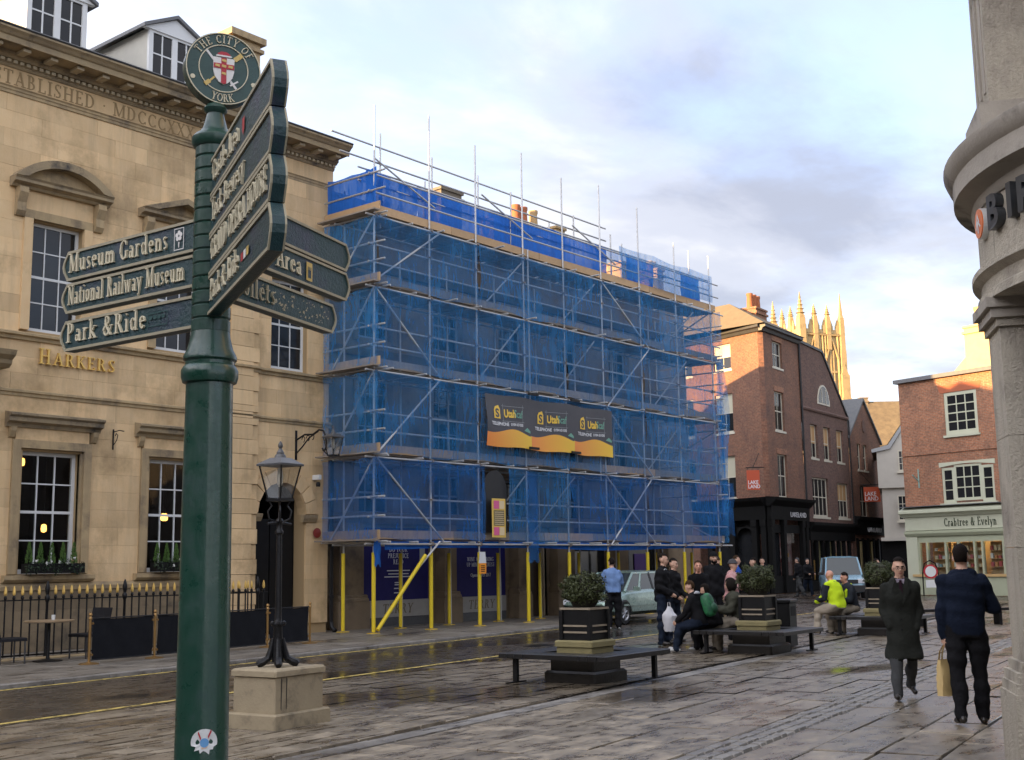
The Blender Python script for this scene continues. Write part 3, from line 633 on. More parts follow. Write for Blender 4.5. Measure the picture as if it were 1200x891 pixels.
CORN_L = mat('pale_dentil_stone', (0.50, 0.42, 0.29), 0.85, (0.40, 0.33, 0.22), 5, 0.8)
LEADD = mat('dark_gutter_lead', (0.035, 0.036, 0.038), 0.5, (0.06, 0.06, 0.06), 5, 0.8)
entab(-1.2, 7.06, 0); entab(7.06, 9.55, .12)
# carved frieze lettering, gold shop name
CARVE = mat('carved_shadow_stone', (0.27, 0.185, 0.09), 0.9, (0.36, 0.25, 0.125), 12, 0.8)
letters(hk, CARVE, 'ESTABLISHED . MDCCCXXX', .31, lambda x, z, d: (-.32+x, -.021-d, 11.90+z), .010, .075, 1.06)
letters(hk, GOLD, 'H', .33, lambda x, z, d: (1.21+x, -.02-d, 6.0+z), .05, .1, 1.0); letters(hk, GOLD, 'ARKERS', .27, lambda x, z, d: (1.21+x, -.02-d, 6.0+z), .05, .13, 1.12, .33)
# windows
for (a, e, c, d) in gfw:
    window(hk, a, e, c, d, .20, 3, 4, WHITE, GLASS, .075, .028)
    for s in (a-.24, e+.06): mould_ = bx('architrave_jamb', TRIM, hk, s, s+.18, -.05, .05, 1.63, d+.05)
    bx('architrave_jamb', TRIM, hk, a-.06, a, .0, .12, 1.63, d); bx('architrave_jamb', TRIM, hk, e, e+.06, .0, .12, 1.63, d)
    bx('architrave_head', TRIM, hk, a-.24, e+.24, -.05, .05, d+.05, d+.22)
    bx('lintel_frieze', STONE, hk, a-.18, e+.18, -.02, .05, d+.22, d+.47)
    mould('window_hood', [(.05,d+.47),(-.06,d+.47),(-.09,d+.54),(-.2,d+.58),(-.2,d+.66),(-.26,d+.70),(-.26,d+.74),(.05,d+.80)], a-.42, e+.42, CORN)
    for s in (a-.34, e+.22): MB().prism_yz([(.05,d+.47),(-.14,d+.47),(-.12,d+.38),(-.05,d+.26),(.05,d+.22)], s, s+.12).build('hood_bracket', TRIM, hk)
    mould('window_sill', [(.2,1.63),(-.16,1.60),(-.16,1.52),(-.08,1.46),(.05,1.46)], a-.35, e+.35, TRIM)
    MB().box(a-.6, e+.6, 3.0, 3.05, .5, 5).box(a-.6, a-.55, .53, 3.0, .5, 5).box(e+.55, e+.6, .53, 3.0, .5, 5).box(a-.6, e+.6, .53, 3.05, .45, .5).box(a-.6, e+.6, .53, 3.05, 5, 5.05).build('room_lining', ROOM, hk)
for (a, e, c, d), pt in zip(ufw, ('seg', 'tri')):
    window(hk, a, e, c, d, .20, 3, 4, WHITE, DGLASS, .07, .026)
    for s in (a-.2, e): bx('architrave_jamb', TRIM if pt == 'tri' else STONE, hk, s, s+.2, -.045, .05, c, d+.02)
    bx('architrave_head', TRIM, hk, a-.2, e+.2, -.045, .05, d+.02, d+.2)
    bx('lintel_frieze', STONE, hk, a-.2, e+.2, -.01, .05, d+.2, d+.62)
    for s in (a-.42, e+.22):
        MB().prism_yz([(.05,d+.62),(-.2,d+.62),(-.22,d+.5),(-.12,d+.3),(-.13,d+.12),(-.06,d+.02),(.05,d)], s, s+.2).build('console_bracket', TRIM, hk)
    x0, x1, zb = a-.55, e+.55, d+.62
    mould('pediment_base', [(.05,zb),(-.1,zb),(-.14,zb+.05),(-.26,zb+.09),(-.26,zb+.15),(-.3,zb+.19),(.05,zb+.2)], x0, x1, CORN)
    cx = (x0+x1)/2; hw = (x1-x0)/2
    if pt == 'seg':
        rise = .52; rad = (hw*hw+rise*rise)/(2*rise); cz = zb+.2+rise-rad; a1 = math.asin(hw/rad)
        arc = [(cx+rad*math.sin(-a1+2*a1*k/16), cz+rad*math.cos(-a1+2*a1*k/16)) for k in range(17)]
        inn = [(cx+(rad-.17)*math.sin(-a1*.96+2*a1*.96*k/16), max(zb+.2, cz+(rad-.17)*math.cos(-a1*.96+2*a1*.96*k/16))) for k in range(17)]
    else:
        arc = [(x0, zb+.2), (cx, zb+.62), (x1, zb+.2)]; inn = [(x0+.36, zb+.2), (cx, zb+.48), (x1-.36, zb+.2)]
    bb = MB()
    for k in range(len(arc)-1): bb.prism_xz([arc[k], arc[k+1], inn[k+1], inn[k]], -.3, .05)
    bb.build('pediment_rake', CORN, hk)
    MB().prism_xz(list(inn)[::-1], -.06, .05).build('tympanum', TRIM, hk)
window(hk, *rw, .30, 3, 4, WHITE, DGLASS, .07, .026)
window(hk, -2.2, -.9, 1.63, 4.16, .2, 3, 4, WHITE, DGLASS, each=False); window(hk, -2.2, -.9, 6.69, 9.07, .2, 3, 4, WHITE, DGLASS, each=False)
mould('porch_cornice', [(.05,5.75),(-.5,5.75),(-.6,5.82),(-.62,5.9),(-.75,5.98),(-.8,6.08),(.05,6.12)], -3.4, .33, CORN)
# arched doorway in the right hand bay: stone spandrel with voussoirs, dark lobby
sp, rad, cx = 3.02, .78, 7.92
pts = [(cx+rad*math.cos(math.pi*k/14), sp+rad*math.sin(math.pi*k/14)) for k in range(15)]
bb = MB()
for k in range(14):
    p, q = pts[k], pts[k+1]
    bb.prism_xz([p, (p[0], 3.95), (q[0], 3.95), q][::-1], .10, .42)
bb.build('arch_spandrel', STONE, wall)
for k in range(9):
    a0 = math.pi*k/9+.012; a1 = math.pi*(k+1)/9-.012; ro = rad+.36
    MB().prism_xz([(cx+rad*math.cos(a0), sp+rad*math.sin(a0)), (cx+ro*math.cos(a0), sp+ro*math.sin(a0)), (cx+ro*math.cos(a1), sp+ro*math.sin(a1)), (cx+rad*math.cos(a1), sp+rad*math.sin(a1))], .05, .14).build('voussoir', STONE, wall)
for x in (7.04, 8.60):
    mould('impost', [(.15,sp-.2),(.06,sp-.2),(.0,sp-.1),(-.02,sp-.02),(.15,sp)], x-(.0 if x < 8 else .02), x+(.20 if x < 8 else .42), TRIM)
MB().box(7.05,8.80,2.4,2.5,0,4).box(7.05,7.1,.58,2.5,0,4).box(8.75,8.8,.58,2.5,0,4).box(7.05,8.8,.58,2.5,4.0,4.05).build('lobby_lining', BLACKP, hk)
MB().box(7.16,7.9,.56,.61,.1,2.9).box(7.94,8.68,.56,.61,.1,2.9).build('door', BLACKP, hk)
# roof, dormers, chimney
MB().add([(-9,0,12.86),(9.5,.1,12.86),(9.5,6.5,15.3),(-9,6.5,15.3),(9.5,13,12.86),(-9,13,12.86)], [(0,1,2,3),(3,2,4,5),(1,4,2),(0,3,5)]).build('roof', SLATE, hk)
def dormer(x0, x1, y, z0, ze, za, parent):
    d = MB().box(x0,x1,y+.08,y+3.5,z0,ze).build('dormer', mat('pale_render', (0.60, 0.58, 0.50), 0.8, (0.50, 0.48, 0.42), 4, 0.8), parent)
    cx = (x0+x1)/2; e = .22
    bb = MB()
    for (a, az), (c, czz) in (((x0-e, ze-.06), (cx, za)), ((cx, za), (x1+e, ze-.06))):
        bb.prism_xz([(a, az), (c, czz), (c, czz+.09), (a, az+.09)], y-.12, y+3.6)
    bb.build('dormer_roof', LEAD, d)
    MB().prism_xz([(x0-e+.04, ze-.04), (x1+e-.04, ze-.04), (cx, za-.02)], y-.04, y+.08).build('dormer_pediment', WHITE, d)
    bb = MB(); cxm = cx
    bb.box(x0,x0+.12,y,y+.08,z0,ze).box(x1-.12,x1,y,y+.08,z0,ze).box(x0+.12,x1-.12,y,y+.08,z0,z0+.12).box(x0+.12,x1-.12,y,y+.08,ze-.1,ze).box(cx-.08,cx+.08,y,y+.08,z0+.12,ze-.1)
    for a, e_ in ((x0+.12, cx-.08), (cx+.08, x1-.12)):
        m = (a+e_)/2; bb.box(m-.018,m+.018,y+.02,y+.06,z0+.12,ze-.1)
        for k in (1, 2): zz = z0+.12+(ze-.22-z0)*k/3; bb.box(a,e_,y+.022,y+.058,zz-.018,zz+.018)
    bb.build('dormer_window', WHITE, d)
    for a, e_ in ((x0+.12, cx-.08), (cx+.08, x1-.12)):
        for i in range(2):
            for k in range(3):
                p = link('pane', pane_mesh(DGLASS), d); p.location = (a+(e_-a)*i/2, y+.04, z0+.12+(ze-.22-z0)*k/3); p.scale = ((e_-a)/2, 1, (ze-.22-z0)/3); p.rotation_euler.z = random.uniform(-.02, .02)
dormer(4.45, 5.95, 1.2, 13.2, 14.98, 15.42, hk); dormer(1.25, 2.75, 1.2, 13.2, 15.0, 15.45, hk)
ch = bx('chimney', mat('chimney_stone', (0.50, 0.38, 0.22), 0.85, (0.38, 0.28, 0.16), 4, .8), hk, 7.12, 8.05, 1.4, 2.3, 12.9, 15.75)
MB().box(7.04,8.13,1.32,2.38,15.50,15.60).box(7.0,8.17,1.28,2.42,15.74,15.92).build('chimney_cap', TRIM, ch)

# ================================================================== SCAFFOLDED BUILDING
TX, TY = 21.5, 24.4
tb = thing('scaffolded_building', (TX, TY, 0), 0, 'four storey stone shop building hidden behind blue netting and scaffolding', 'building')
NAVY = mat('navy_hoarding', (0.016, 0.014, 0.10), 0.5, (0.03, 0.025, 0.15), 5, .8, spec=.2); GREYSASH = mat('dimmed_sash', (.30, .31, .31), .6, (.2, .2, .2), 6, .8)  # sash colour greyed so the frames look dim behind the net
holes = []
bays = [(1.3+3.0*k, 3.0+3.0*k) for k in range(5)]
for z0, z1 in ((5.0, 7.0), (8.0, 9.6), (3.1, 4.3)):
    for a, e in bays: holes.append((a+.2, e-.2, z0, z1))
gsh = [(1.75, 4.3, .05, 2.75), (5.4, 7.75, .05, 2.75), (8.6, 9.7, .05, 2.45), (11.2, 13.2, .05, 2.75), (14.2, 16.4, .05, 2.75)]
b = wall_mesh(0, 17.0, 0, 11.9, 0, holes+gsh, .3)
b.add([(17,0,0),(17,14,0),(17,14,11.9),(17,0,11.9),(0,0,0),(0,14,0),(0,14,11.9),(0,0,11.9),(0,14,0),(17,14,0)], [(0,1,2,3),(4,7,6,5),(1,5,6,2)])
tw = b.build('wall', TERRYST, tb)
for z0, z1, r in ((5.0, 7.0, 4), (8.0, 9.6, 4), (3.1, 4.3, 2)):
    for a, e in bays:
        window(tb, a+.2, e-.2, z0, z1, .16, 3, r, GREYSASH, DGLASS, .07, .03, each=(z0 > 4))
        bx('window_surround', TERRYST, tb, a+.02, a+.2, -.06, .0, z0-.1, z1+.1); bx('window_surround', TERRYST, tb, e-.2, e-.02, -.06, .0, z0-.1, z1+.1)
        mould('window_hood', [(0,z1+.1),(-.1,z1+.1),(-.2,z1+.2),(-.2,z1+.28),(0,z1+.3)], a-.05, e+.05, TERRYST, tb)
for z0 in (2.85, 4.5, 7.45, 9.95):
    mould('string_course', [(0,z0),(-.12,z0),(-.2,z0+.12),(-.26,z0+.2),(-.26,z0+.28),(0,z0+.32)], -.02, 17.02, TERRYST, tb)
mould('cornice', [(0,11.2),(-.2,11.2),(-.3,11.4),(-.55,11.5),(-.6,11.7),(0,11.9)], -.02, 17.02, TERRYST, tb)
for x0, x1 in ((.45, 1.55), (4.5, 5.25), (7.85, 8.5), (9.85, 11.0), (13.3, 14.1), (16.45, 16.98)):
    p = bx('pilaster', TERRYST, tb, x0+.12, x1-.12, -.34, 0, .95, 2.84)
    MB().cbox(x0-.02,x1+.02,-.46,-.001,.055,.78,.02).build('pilaster_plinth', TERRYST, p)
    MB().prism_yz([(-.001,.78),(-.46,.78),(-.44,.84),(-.40,.87),(-.40,.92),(-.36,.95),(-.001,.95)], x0+.03, x1-.03).build('pilaster_base', TERRYST, p)
PALEB = mat('pale_stall_board', (0.42, 0.40, 0.36), .6, (0.32, 0.30, 0.27), 5, .8)
WHITEINK = mat('white_lettering', (0.75, 0.75, 0.76), .6)
GREYINK = mat('faded_gold_lettering', (0.20, 0.16, 0.09), .6, (.12, .1, .06), 30, .8)
for x0, x1 in ((1.75, 4.3), (5.4, 7.75)):
    h = bx('hoarding', NAVY, tb, x0, x1, .02, .08, .27, 2.74)
    bx('stall_board', PALEB, h, x0+.02, x1-.02, -.03, .019, .30, .76)
    bx('stall_riser', mat('grey_granite', (0.075, 0.08, 0.085), .35, (.12, .12, .12), 20, .8), h, x0+.02, x1-.02, -.02, .019, .05, .29)
    wd = text_width('TERRY', .26, .1, 1.15); letters(h, GREYINK, 'TERRY', .26, lambda x, z, d: ((x0+x1)/2-wd/2+x+z*.16, -.031-d, .40+z), .006, .1, 1.15)
bb = MB()
for s, zz, hh in (('DO YOUR', 2.08, .13), ('PREJUDICE', 1.91, .13), ('READ', 1.74, .13)):
    wd = text_width(s, hh); text(bb, s, hh, lambda x, z, d: (3.1-wd/2+x, .019-d, zz+z), .004)
for zz, wdt in ((1.55, .9), (1.46, .8), (1.38, 1.1), (1.22, .3), (1.16, .3), (1.06, .35), (.94, .35)): bb.box(3.1-wdt/2, 3.1+wdt/2, .014, .019, zz, zz+.028)
bb.build('hoarding_lettering', WHITEINK, tb)
bb = MB()
for s, zz, hh in (('WINE AND DINING', 1.80, .12), ('UP MINSTER CRESS', 1.64, .12)):
    wd = text_width(s, hh, .05, .95); text(bb, s, hh, lambda x, z, d: (6.6-wd/2+x, .019-d, zz+z), .004, .05, .95)
bb.build('hoarding_lettering', WHITEINK, tb)
o = link('hoarding_lettering', sans_mesh('Opens March 2017', .15, .003, WHITEINK, 0, 'CENTER', .8), tb); o.location = (6.6, .014, 1.34)
bx('notice', mat('grey_notice', (.4, .42, .42), .6), tb, 3.95, 4.15, .0, .02, 1.85, 2.2)
bx('door', mat('dark_door_wood', (0.03, 0.017, 0.01), .4, (.05, .03, .02), 8, .8), tb, 8.66, 9.64, .18, .24, .06, 2.4)
MB().box(8.5,8.66,.0,.14,.06,2.5).box(9.64,9.8,.0,.14,.06,2.5).box(8.5,9.8,.0,.14,2.5,2.62).build('door_frame', mat('cream_door_frame', (.45, .36, .24), .6), tb)
for x0, x1 in ((11.2, 13.2), (14.2, 16.4)):
    p = bx('shop_glazing', DGLASS, tb, x0, x1, .12, .14, .5, 2.6); bx('stall_riser', BLACKP, tb, x0, x1, .02, .1, .05, .5); bx('fascia_board', NAVY, tb, x0, x1, .0, .1, 2.2, 2.74)
bx('poster', mat('purple_poster', (.12, .06, .25), .6), tb, 15.0, 15.7, .08, .11, 1.2, 2.0)
MB().add([(-.02,.1,11.85),(17.02,.1,11.85),(17.02,6.5,14.7),(-.02,6.5,14.7),(17.02,14.0,14.7),(-.02,14.0,14.7),(17.02,20.0,11.9),(-.02,20,11.9)], [(0,1,2,3),(3,2,4,5),(5,4,6,7),(1,6,4,2),(0,3,5,7)]).build('roof', SLATE, tb)
CHST = mat('sooty_chimney_stone', (.24, .20, .14), .9, (.12, .10, .08), 3, .8)
CHY = mat('buff_chimney_brick', (.42, .30, .14), .9, (.30, .2, .1), 5, .8)
POT = mat('terracotta_pot', (.45, .15, .06), .8, (.33, .11, .05), 6, .8)
POTB = mat('buff_pot', (.55, .38, .18), .8, (.4, .27, .13), 6, .8)
def chimney(parent, x0, x1, y, z0, z1, m, pots=(), dp=.9, pr=.15, ph=.6):
    c = bx('chimney', m, parent, x0, x1, y, y+dp, z0, z1)
    MB().box(x0-.08,x1+.08,y-.08,y+dp+.08,z1-.28,z1-.16).box(x0-.06,x1+.06,y-.06,y+dp+.06,z1,z1+.1).build('chimney_cap', m, c)
    for px, pm in pots:
        MB().lathe([(pr*.95,z1+.1),(pr,z1+.15),(pr*.85,z1+ph*.8),(pr*1.0,z1+ph*.88),(pr*1.0,z1+ph),(pr*.75,z1+ph),(pr*.7,z1+ph*.6)], 12, (px, y+dp/2, 0), caps=False).build('chimney_pot', pm, c, True)
    return c
chimney(tb, 9.6, 10.7, 4.3, 13, 15.05, CHST); chimney(tb, 12.8, 14.2, 4.3, 13, 14.75, CHST)
chimney(tb, 14.1, 16.2, 4.4, 13, 14.75, CHY, ((14.5, POT), (14.95, POT), (15.6, POTB)), ph=.9, pr=.19)
chimney(tb, 16.35, 16.95, 4.3, 13, 15.0, CHY)
rb = thing('rear_building', (40.0, 28.0, 0), 0, 'stone building with sunlit chimneys peeping over the far end of the scaffold', 'building')
bx('wall', TERRYST, rb, 0, 6.2, 0, 9, 0, 13.2)
MB().prism_yz([(-.2,13.2),(9.2,13.2),(4.5,14.3)], -.1, 6.3).build('roof', SLATE, rb)
chimney(rb, 2.9, 4.0, 1.0, 13, 14.55, CHY); chimney(rb, 5.75, 6.25, 1.0, 13, 14.75, CHY, ((5.85, POTB), (6.13, POTB)), ph=.5)

# ================================================================== SCAFFOLD
TUBE = mat('galvanised_tube', (.56, .56, .55), .45, (.44, .435, .42), 14, .8, metal=.35, rand=.12)
YEL = mat('yellow_foam_sleeve', (.80, .60, .02), .5, (.66, .48, .02), 10, .8)
PLANK = mat('scaffold_plank', (.55, .36, .19), .8, (.42, .28, .16), 9, .8, .2, 40, rand=.12)
PLANKG = mat('weathered_plank', (.34, .28, .22), .85, (.22, .185, .15), 7, .8, .2, 40, rand=.15)
NET = net_mat('blue_debris_net', (.04, .24, .54), .42)
NETD = net_mat('blue_debris_net_doubled', (.030, .18, .49), .45, .22, (.78, 1.35))
NETT = net_mat('blue_sheet', (.022, .14, .52), .94, .04, (.95, 1.1))
SX, SY = 21.2, 21.9
sf = thing('scaffold', (SX, SY, 0), 0, 'tube scaffold with plank lifts, yellow padded legs and blue netting', 'scaffold')
XS = [0, 2.05, 3.95, 6.05, 8.0, 10.0, 12.2, 14.45, 16.8]; IN = 1.22; LV = [2.23, 4.37, 6.55, 8.70, 10.56]; TOPS = [13.55, 13.84, 13.49, 13.81, 13.51, 13.75, 13.49, 12.71, 12.69]
TM = {}
def tubeo(name, p, q, r=.026, m=TUBE, n=7):
    """one scaffold tube, all tubes share a unit mesh"""
    key = (r, m.name, n)
    if key not in TM: TM[key] = MB().tube((0,0,0),(0,0,1), r, n).mesh('tube', m, True)
    o = link(name, TM[key], sf); p = Vector(p); q = Vector(q); d = q-p
    o.location = p; o.rotation_mode = 'QUATERNION'; o.rotation_quaternion = d.to_track_quat('Z', 'Y'); o.scale = (1, 1, d.length); return o
rs = random.Random(5)
G0 = .06
for i, x in enumerate(XS):
    tubeo('standard', (x, 0, G0), (x+.0, 0, TOPS[i])); tubeo('inner_standard', (x+rs.uniform(-.05,.25), IN, G0), (x+.1, IN, 10.2 if 0 < i else 11.5))
    sl = tubeo('yellow_sleeve', (x, 0, .10), (x, 0, 2.02), .052, YEL, 10)
    tubeo('yellow_sleeve', (x+.12, IN, .10), (x+.12, IN, 2.02), .048, YEL, 10)
    for yy, dx in ((0, 0), (IN, .12)): MB().cbox(x+dx-.14,x+dx+.14,yy-.1,yy+.1,.058,.085,.01).build('sole_board', mat('yellow_sole_board', (.62, .42, .05), .7, (.4, .27, .05), 8, .8), sf)
for x in (8.9, 3.15): tubeo('standard', (x, IN*.98, 10.3), (x, IN*.98, 12.5))
# extra uprights behind the top guard rail, handrails standing back from the face
for i, x in enumerate((.75, 2.75, 4.7, 6.2, 9.35, 11.4, 12.05, 16.35)): tubeo('guard_post', (x, .55, 10.5), (x, .55, (13.1, 12.95, 12.9, 12.75, 12.7, 12.5, 12.3, 12.9)[i]))
tubeo('guard_rail', (-1.0, .55, 12.72), (11.2, .6, 12.66)); tubeo('guard_rail', (-.7, .55, 12.27), (11.2, .6, 12.24))
for x in (.5, 4.8, 9.2): tubeo('raking_brace', (x, .5, 12.35), (x+2.1, .3, 11.4))
for li, z in enumerate(LV):
    tubeo('ledger', (-.35, -.055, z), (17.6, -.055, z+.01)); tubeo('inner_ledger', (-.2, IN+.05, z), (17.2, IN+.05, z))
    # transoms stick out a hand's breadth, as in the photograph
    x = .25
    while x < 16.9:
        tubeo('transom', (x, -rs.uniform(.12, .45), z+.05), (x+rs.uniform(-.05,.05), IN+.2, z+.05)); x += rs.uniform(1.0, 1.35)
    tubeo('return_ledger', (.02, -.45, z+.06), (.02, 1.95, z+.06))
    for k, dz in enumerate((.55, 1.02)):
        if li < 5:
            tubeo('guard_rail', (-.15, .055, z+dz+.12), (17.5, .055, z+dz+.12+rs.uniform(-.02,.02)))
            tubeo('return_rail', (-.03, -.42, z+dz+.14), (-.03, 1.85, z+dz+.14))
    # deck of planks, five boards deep, each run butted at random
    for r in range(5):
        y0 = .10+r*.222; x = -.2
        while x < 17.2:
            l = min(rs.choice((2.4, 3.0, 3.9)), 17.3-x)
            block('deck_plank', PLANKG, sf, x+.01, x+l-.01, y0, y0+.215, z+.078+rs.uniform(0,.006), z+.116); x += l
    x = -.02
    while x < 17.1:
        l = min(rs.choice((2.4, 3.9, 3.0)), 17.25-x); block('toe_board', PLANK if (li == 4 or rs.random() < .22) else PLANKG, sf, x+.01, x+l-.01, .035, .075, z+.125, z+.345); x += l
    block('toe_board', PLANK, sf, -.08, -.045, -.28, 1.8, z+.125, z+.345)
    block('deck_plank', PLANKG, sf, -.3, -.09, -.3, 1.85, z+.08, z+.118)
for (x0, z0, x1, z1) in ((0, 0.2, 2.05, 2.15),): tubeo('yellow_raker', (x0+.05, -.09, z0-.05), (x0+1.75, -.09, 1.95), .05, YEL, 10); tubeo('raking_brace', (x0+1.45, -.09, 1.6), (2.3, -.09, 2.3))
# face bracing
for li, (x0, x1, up) in enumerate(((0.05, 2.5, 0), (0.0, 2.35, 1), (0.0, 2.4, 0), (-.2, 2.35, 1))):
    z0, z1 = LV[li]+.05, LV[li+1]-.02
    tubeo('face_brace', (x0, -.06, z0 if up else z1), (x1, -.06, z1 if up else z0)); tubeo('return_brace', (-.10, -.1, z1), (-.10, 1.5, z0))
for (x0, l0, x1, l1) in ((9.9, 1, 12.7, 0), (10.0, 2, 12.7, 1), (10.1, 2, 12.6, 3), (9.9, 4, 12.6, 3), (10.1, 0, 12.5, 1)):
    tubeo('face_brace', (x0, -.06, LV[l0]), (x1, -.06, LV[l1]))
for x, li in ((5.2, 0), (7.4, 1), (5.0, 2), (8.7, 2), (8.8, 3), (5.1, 3), (7.5, 0), (13.8, 1), (14.2, 2), (14.8, 3)):
    tubeo('cross_brace', (x, IN, LV[li]+.1), (x+1.0, .1, LV[li+1]-.1))
tubeo('standard', (5.0+1.3, .02, 6.3), (6.3, .02, 10.9)); tubeo('standard', (9.75, .02, 4.2), (9.75, .02, 5.1))
for z in (4.0, 6.3, 8.4):                 # far return, seen through the net
    for k in range(4): tubeo('return_rail', (16.85+rs.uniform(-.05,.05), -.4, z+k*.55), (16.85, 4.5, z+k*.55+rs.uniform(-.05,.05)))
for k, yy in enumerate((2.4, 3.4, 4.4)): tubeo('standard', (16.85, yy, G0), (16.85, yy, 10.6))
for k in range(4): tubeo('return_brace', (16.95, -.1, LV[k]+(2 if k % 2 else .1)), (16.95, 4.0, LV[k]+(.1 if k % 2 else 2)))
# couplers at crossings of the face
cm = MB(); cm.box(-.05,.05,-.045,.045,-.055,.055).box(-.03,.03,-.10,-.045,-.02,.02); cm = cm.mesh('coupler', mat('rusty_coupler', (.20, .14, .10), .6, (.3, .28, .26), 30, .9, metal=.4))
for x in XS:
    for z in LV: o = link('coupler', cm, sf); o.location = (x, -.02, z+.01)
    for z in LV[:4]: o = link('coupler', cm, sf); o.location = (x, .03, z+1.15)
# debris netting: one sheet for each lift and pair of bays, sagging between its ties
def net(name, m, x0, x1, z0, z1, y, seed, amp=.05, belly=.0, axis='x', skew=0.0):
    q = random.Random(seed); nx, nz = max(6, int(abs(x1-x0)*3)), 10; vs = []; ph = [q.uniform(0, 6) for _ in range(6)]
    for i in range(nx+1):
        for j in range(nz+1):
            u, v = i/nx, j/nz; x = x0+(x1-x0)*u; z = z0+(z1-z0)*v
            w_ = amp*(math.sin(u*7+ph[0]+v*2)*.5+math.sin(u*15+ph[1]-v*4)*.3+math.sin(v*9+ph[2]+u*3)*.25)*math.sin(math.pi*v)**.5+belly*math.sin(math.pi*v)
            if j == 0: z += .05*math.sin(u*9+ph[3])
            if j == nz: z += .025*math.sin(u*11+ph[4])-.05*abs(math.sin(math.pi*u*(x1-x0)/2.1))
            vs.append((x, y-w_, z) if axis == 'x' else (y-w_, x, z))
    fs = [(i*(nz+1)+j, (i+1)*(nz+1)+j, (i+1)*(nz+1)+j+1, i*(nz+1)+j+1) for i in range(nx) for j in range(nz)]
    return MB().add(vs, fs).build(name, m, sf, True)
k = 0
for li in range(4):
    for i in range(0, 8, 2):
        k += 1; x0, x1 = XS[i], XS[i+2]
        m = NET
        if li == 0: m = NETD
        if li == 0 and i == 2:
            net('netting', NETD, x0, x0+.0+.15, LV[li]+.1, LV[li+1], -.10, k); net('netting', NET, 5.12, x1, LV[li]+.05, LV[li+1], -.10, k); continue
        net('netting', m, x0, x1, LV[li]+(.1 if li else .12), LV[li+1]+.02, -.095, k, .10)
    net('netting', NETD if li == 0 else NET, -.25, 1.75, LV[li]+.1, LV[li+1], -.13, 40+li, .05, axis='y')
    net('netting', NET, -.3, 4.4, LV[li]+.05, LV[li+1]+.05, 16.98, 50+li, .10, .0, axis='y')
net('net_tail', NETD, 16.8, 17.75, 2.6, 4.5, -.12, 61, .14, .05); net('net_tail', NET, 16.8, 17.35, 4.3, 9.0, -.12, 62, .16, .05); net('net_tail', NETD, 5.9, 6.4, 1.75, 4.3, -.14, 63, .12)
net('net_skirt', NETT, .4, 16.6, 2.12, 2.32, .015, 64, .05); net('net_tail', NETT, -.12, .1, 1.7, 2.3, -.15, 65, .05)
# top guard: brighter sheet, lighter towards the far end where it is single
for i, (a, e, m) in enumerate(((.62, 2.05, NETT), (2.05, 6.05, NETT), (6.05, 11.0, NETT), (11.0, 12.15, NETD), (12.15, 13.8, NETT), (13.8, 15.6, NETD), (15.6, 16.9, NETT))):
    net('top_sheet', m, a, e, 10.93, 11.95, .46, 70+i, .04)
net('top_sheet', NETT, -.1, 1.75, 10.75, 11.85, -.02, 80, .03, axis='y'); net('top_sheet', NETT, 0, .62, 10.93, 11.9, .30, 81, .05)
net('top_sheet', NET, 11.0, 16.9, 10.9, 11.95, -.06, 82, .04)
for z in (11.62, 11.97): tubeo('guard_rail', (-.1, .50, z), (17.6, .50, z))
# arched opening in the netting over the entrance: black backing cloth
ap = [(4.12, 2.55), (5.12, 2.55)]+[(4.62+.5*math.cos(math.pi*k/12), 3.75+.52*math.sin(math.pi*k/12)) for k in range(13)]
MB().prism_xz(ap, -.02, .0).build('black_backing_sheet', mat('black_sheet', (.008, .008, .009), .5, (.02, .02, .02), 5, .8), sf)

# advertising banner, hung on the scaffold
bn = thing('banner', (SX+4.05, SY-.22, 4.90), 0, 'long charcoal and orange scaffold firm banner tied to the scaffold', 'banner')
CH = mat('charcoal_banner', (.055, .055, .062), .6, (.085, .085, .095), 2, .9, .3, 4)
def bsurf(u, v, d=0):                      # u 0..6 along, v 0..1.62 up
    sagg = .03*math.sin(u*2.1)+.05*math.sin(v*2.6+u)*math.exp(-u*.7)
    return (u, -sagg-d, .02+v*.91-.02*math.sin(u*3.1))
nx, nz = 60, 14
W_, H_ = 6.03, 1.60
def wave(u): p = (u % 2.01)/2.01; return .50+.075*math.sin((p-.30)*2*math.pi)-.03*p
vs = [bsurf(W_*i/nx, H_*j/nz) for i in range(nx+1) for j in range(nz+1)]
MB().add(vs, [(i*(nz+1)+j, (i+1)*(nz+1)+j, (i+1)*(nz+1)+j+1, i*(nz+1)+j+1) for i in range(nx) for j in range(nz)]).build('sheet', CH, bn, True)
def orange_mat():
    m = bpy.data.materials.new('orange_to_yellow_print'); m.use_nodes = True; t = m.node_tree; n = t.nodes; l = t.links; b = n['Principled BSDF']; b.inputs['Roughness'].default_value = .55
    tcn = n.new('ShaderNodeTexCoord'); sp_ = n.new('ShaderNodeSeparateXYZ'); l.new(tcn.outputs['Object'], sp_.inputs[0]); md = n.new('ShaderNodeMath'); md.operation = 'FRACT'; dv = n.new('ShaderNodeMath'); dv.operation = 'DIVIDE'; dv.inputs[1].default_value = 2.01
    l.new(sp_.outputs[0], dv.inputs[0]); l.new(dv.outputs[0], md.inputs[0]); r_ = n.new('ShaderNodeValToRGB'); l.new(md.outputs[0], r_.inputs[0]); r_.color_ramp.elements[0].color = (.85, .27, .06, 1); r_.color_ramp.elements[1].color = (.85, .55, .05, 1); l.new(r_.outputs[0], b.inputs['Base Color']); return m
nx2 = 90; vs = []; fs = []
for i in range(nx2+1):
    u = W_*i/nx2
    for j in range(4): vs.append(bsurf(u, .0+wave(min(u, 6.029))*j/3, .008))
for i in range(nx2):
    for j in range(3): fs.append((i*4+j, (i+1)*4+j, (i+1)*4+j+1, i*4+j+1))
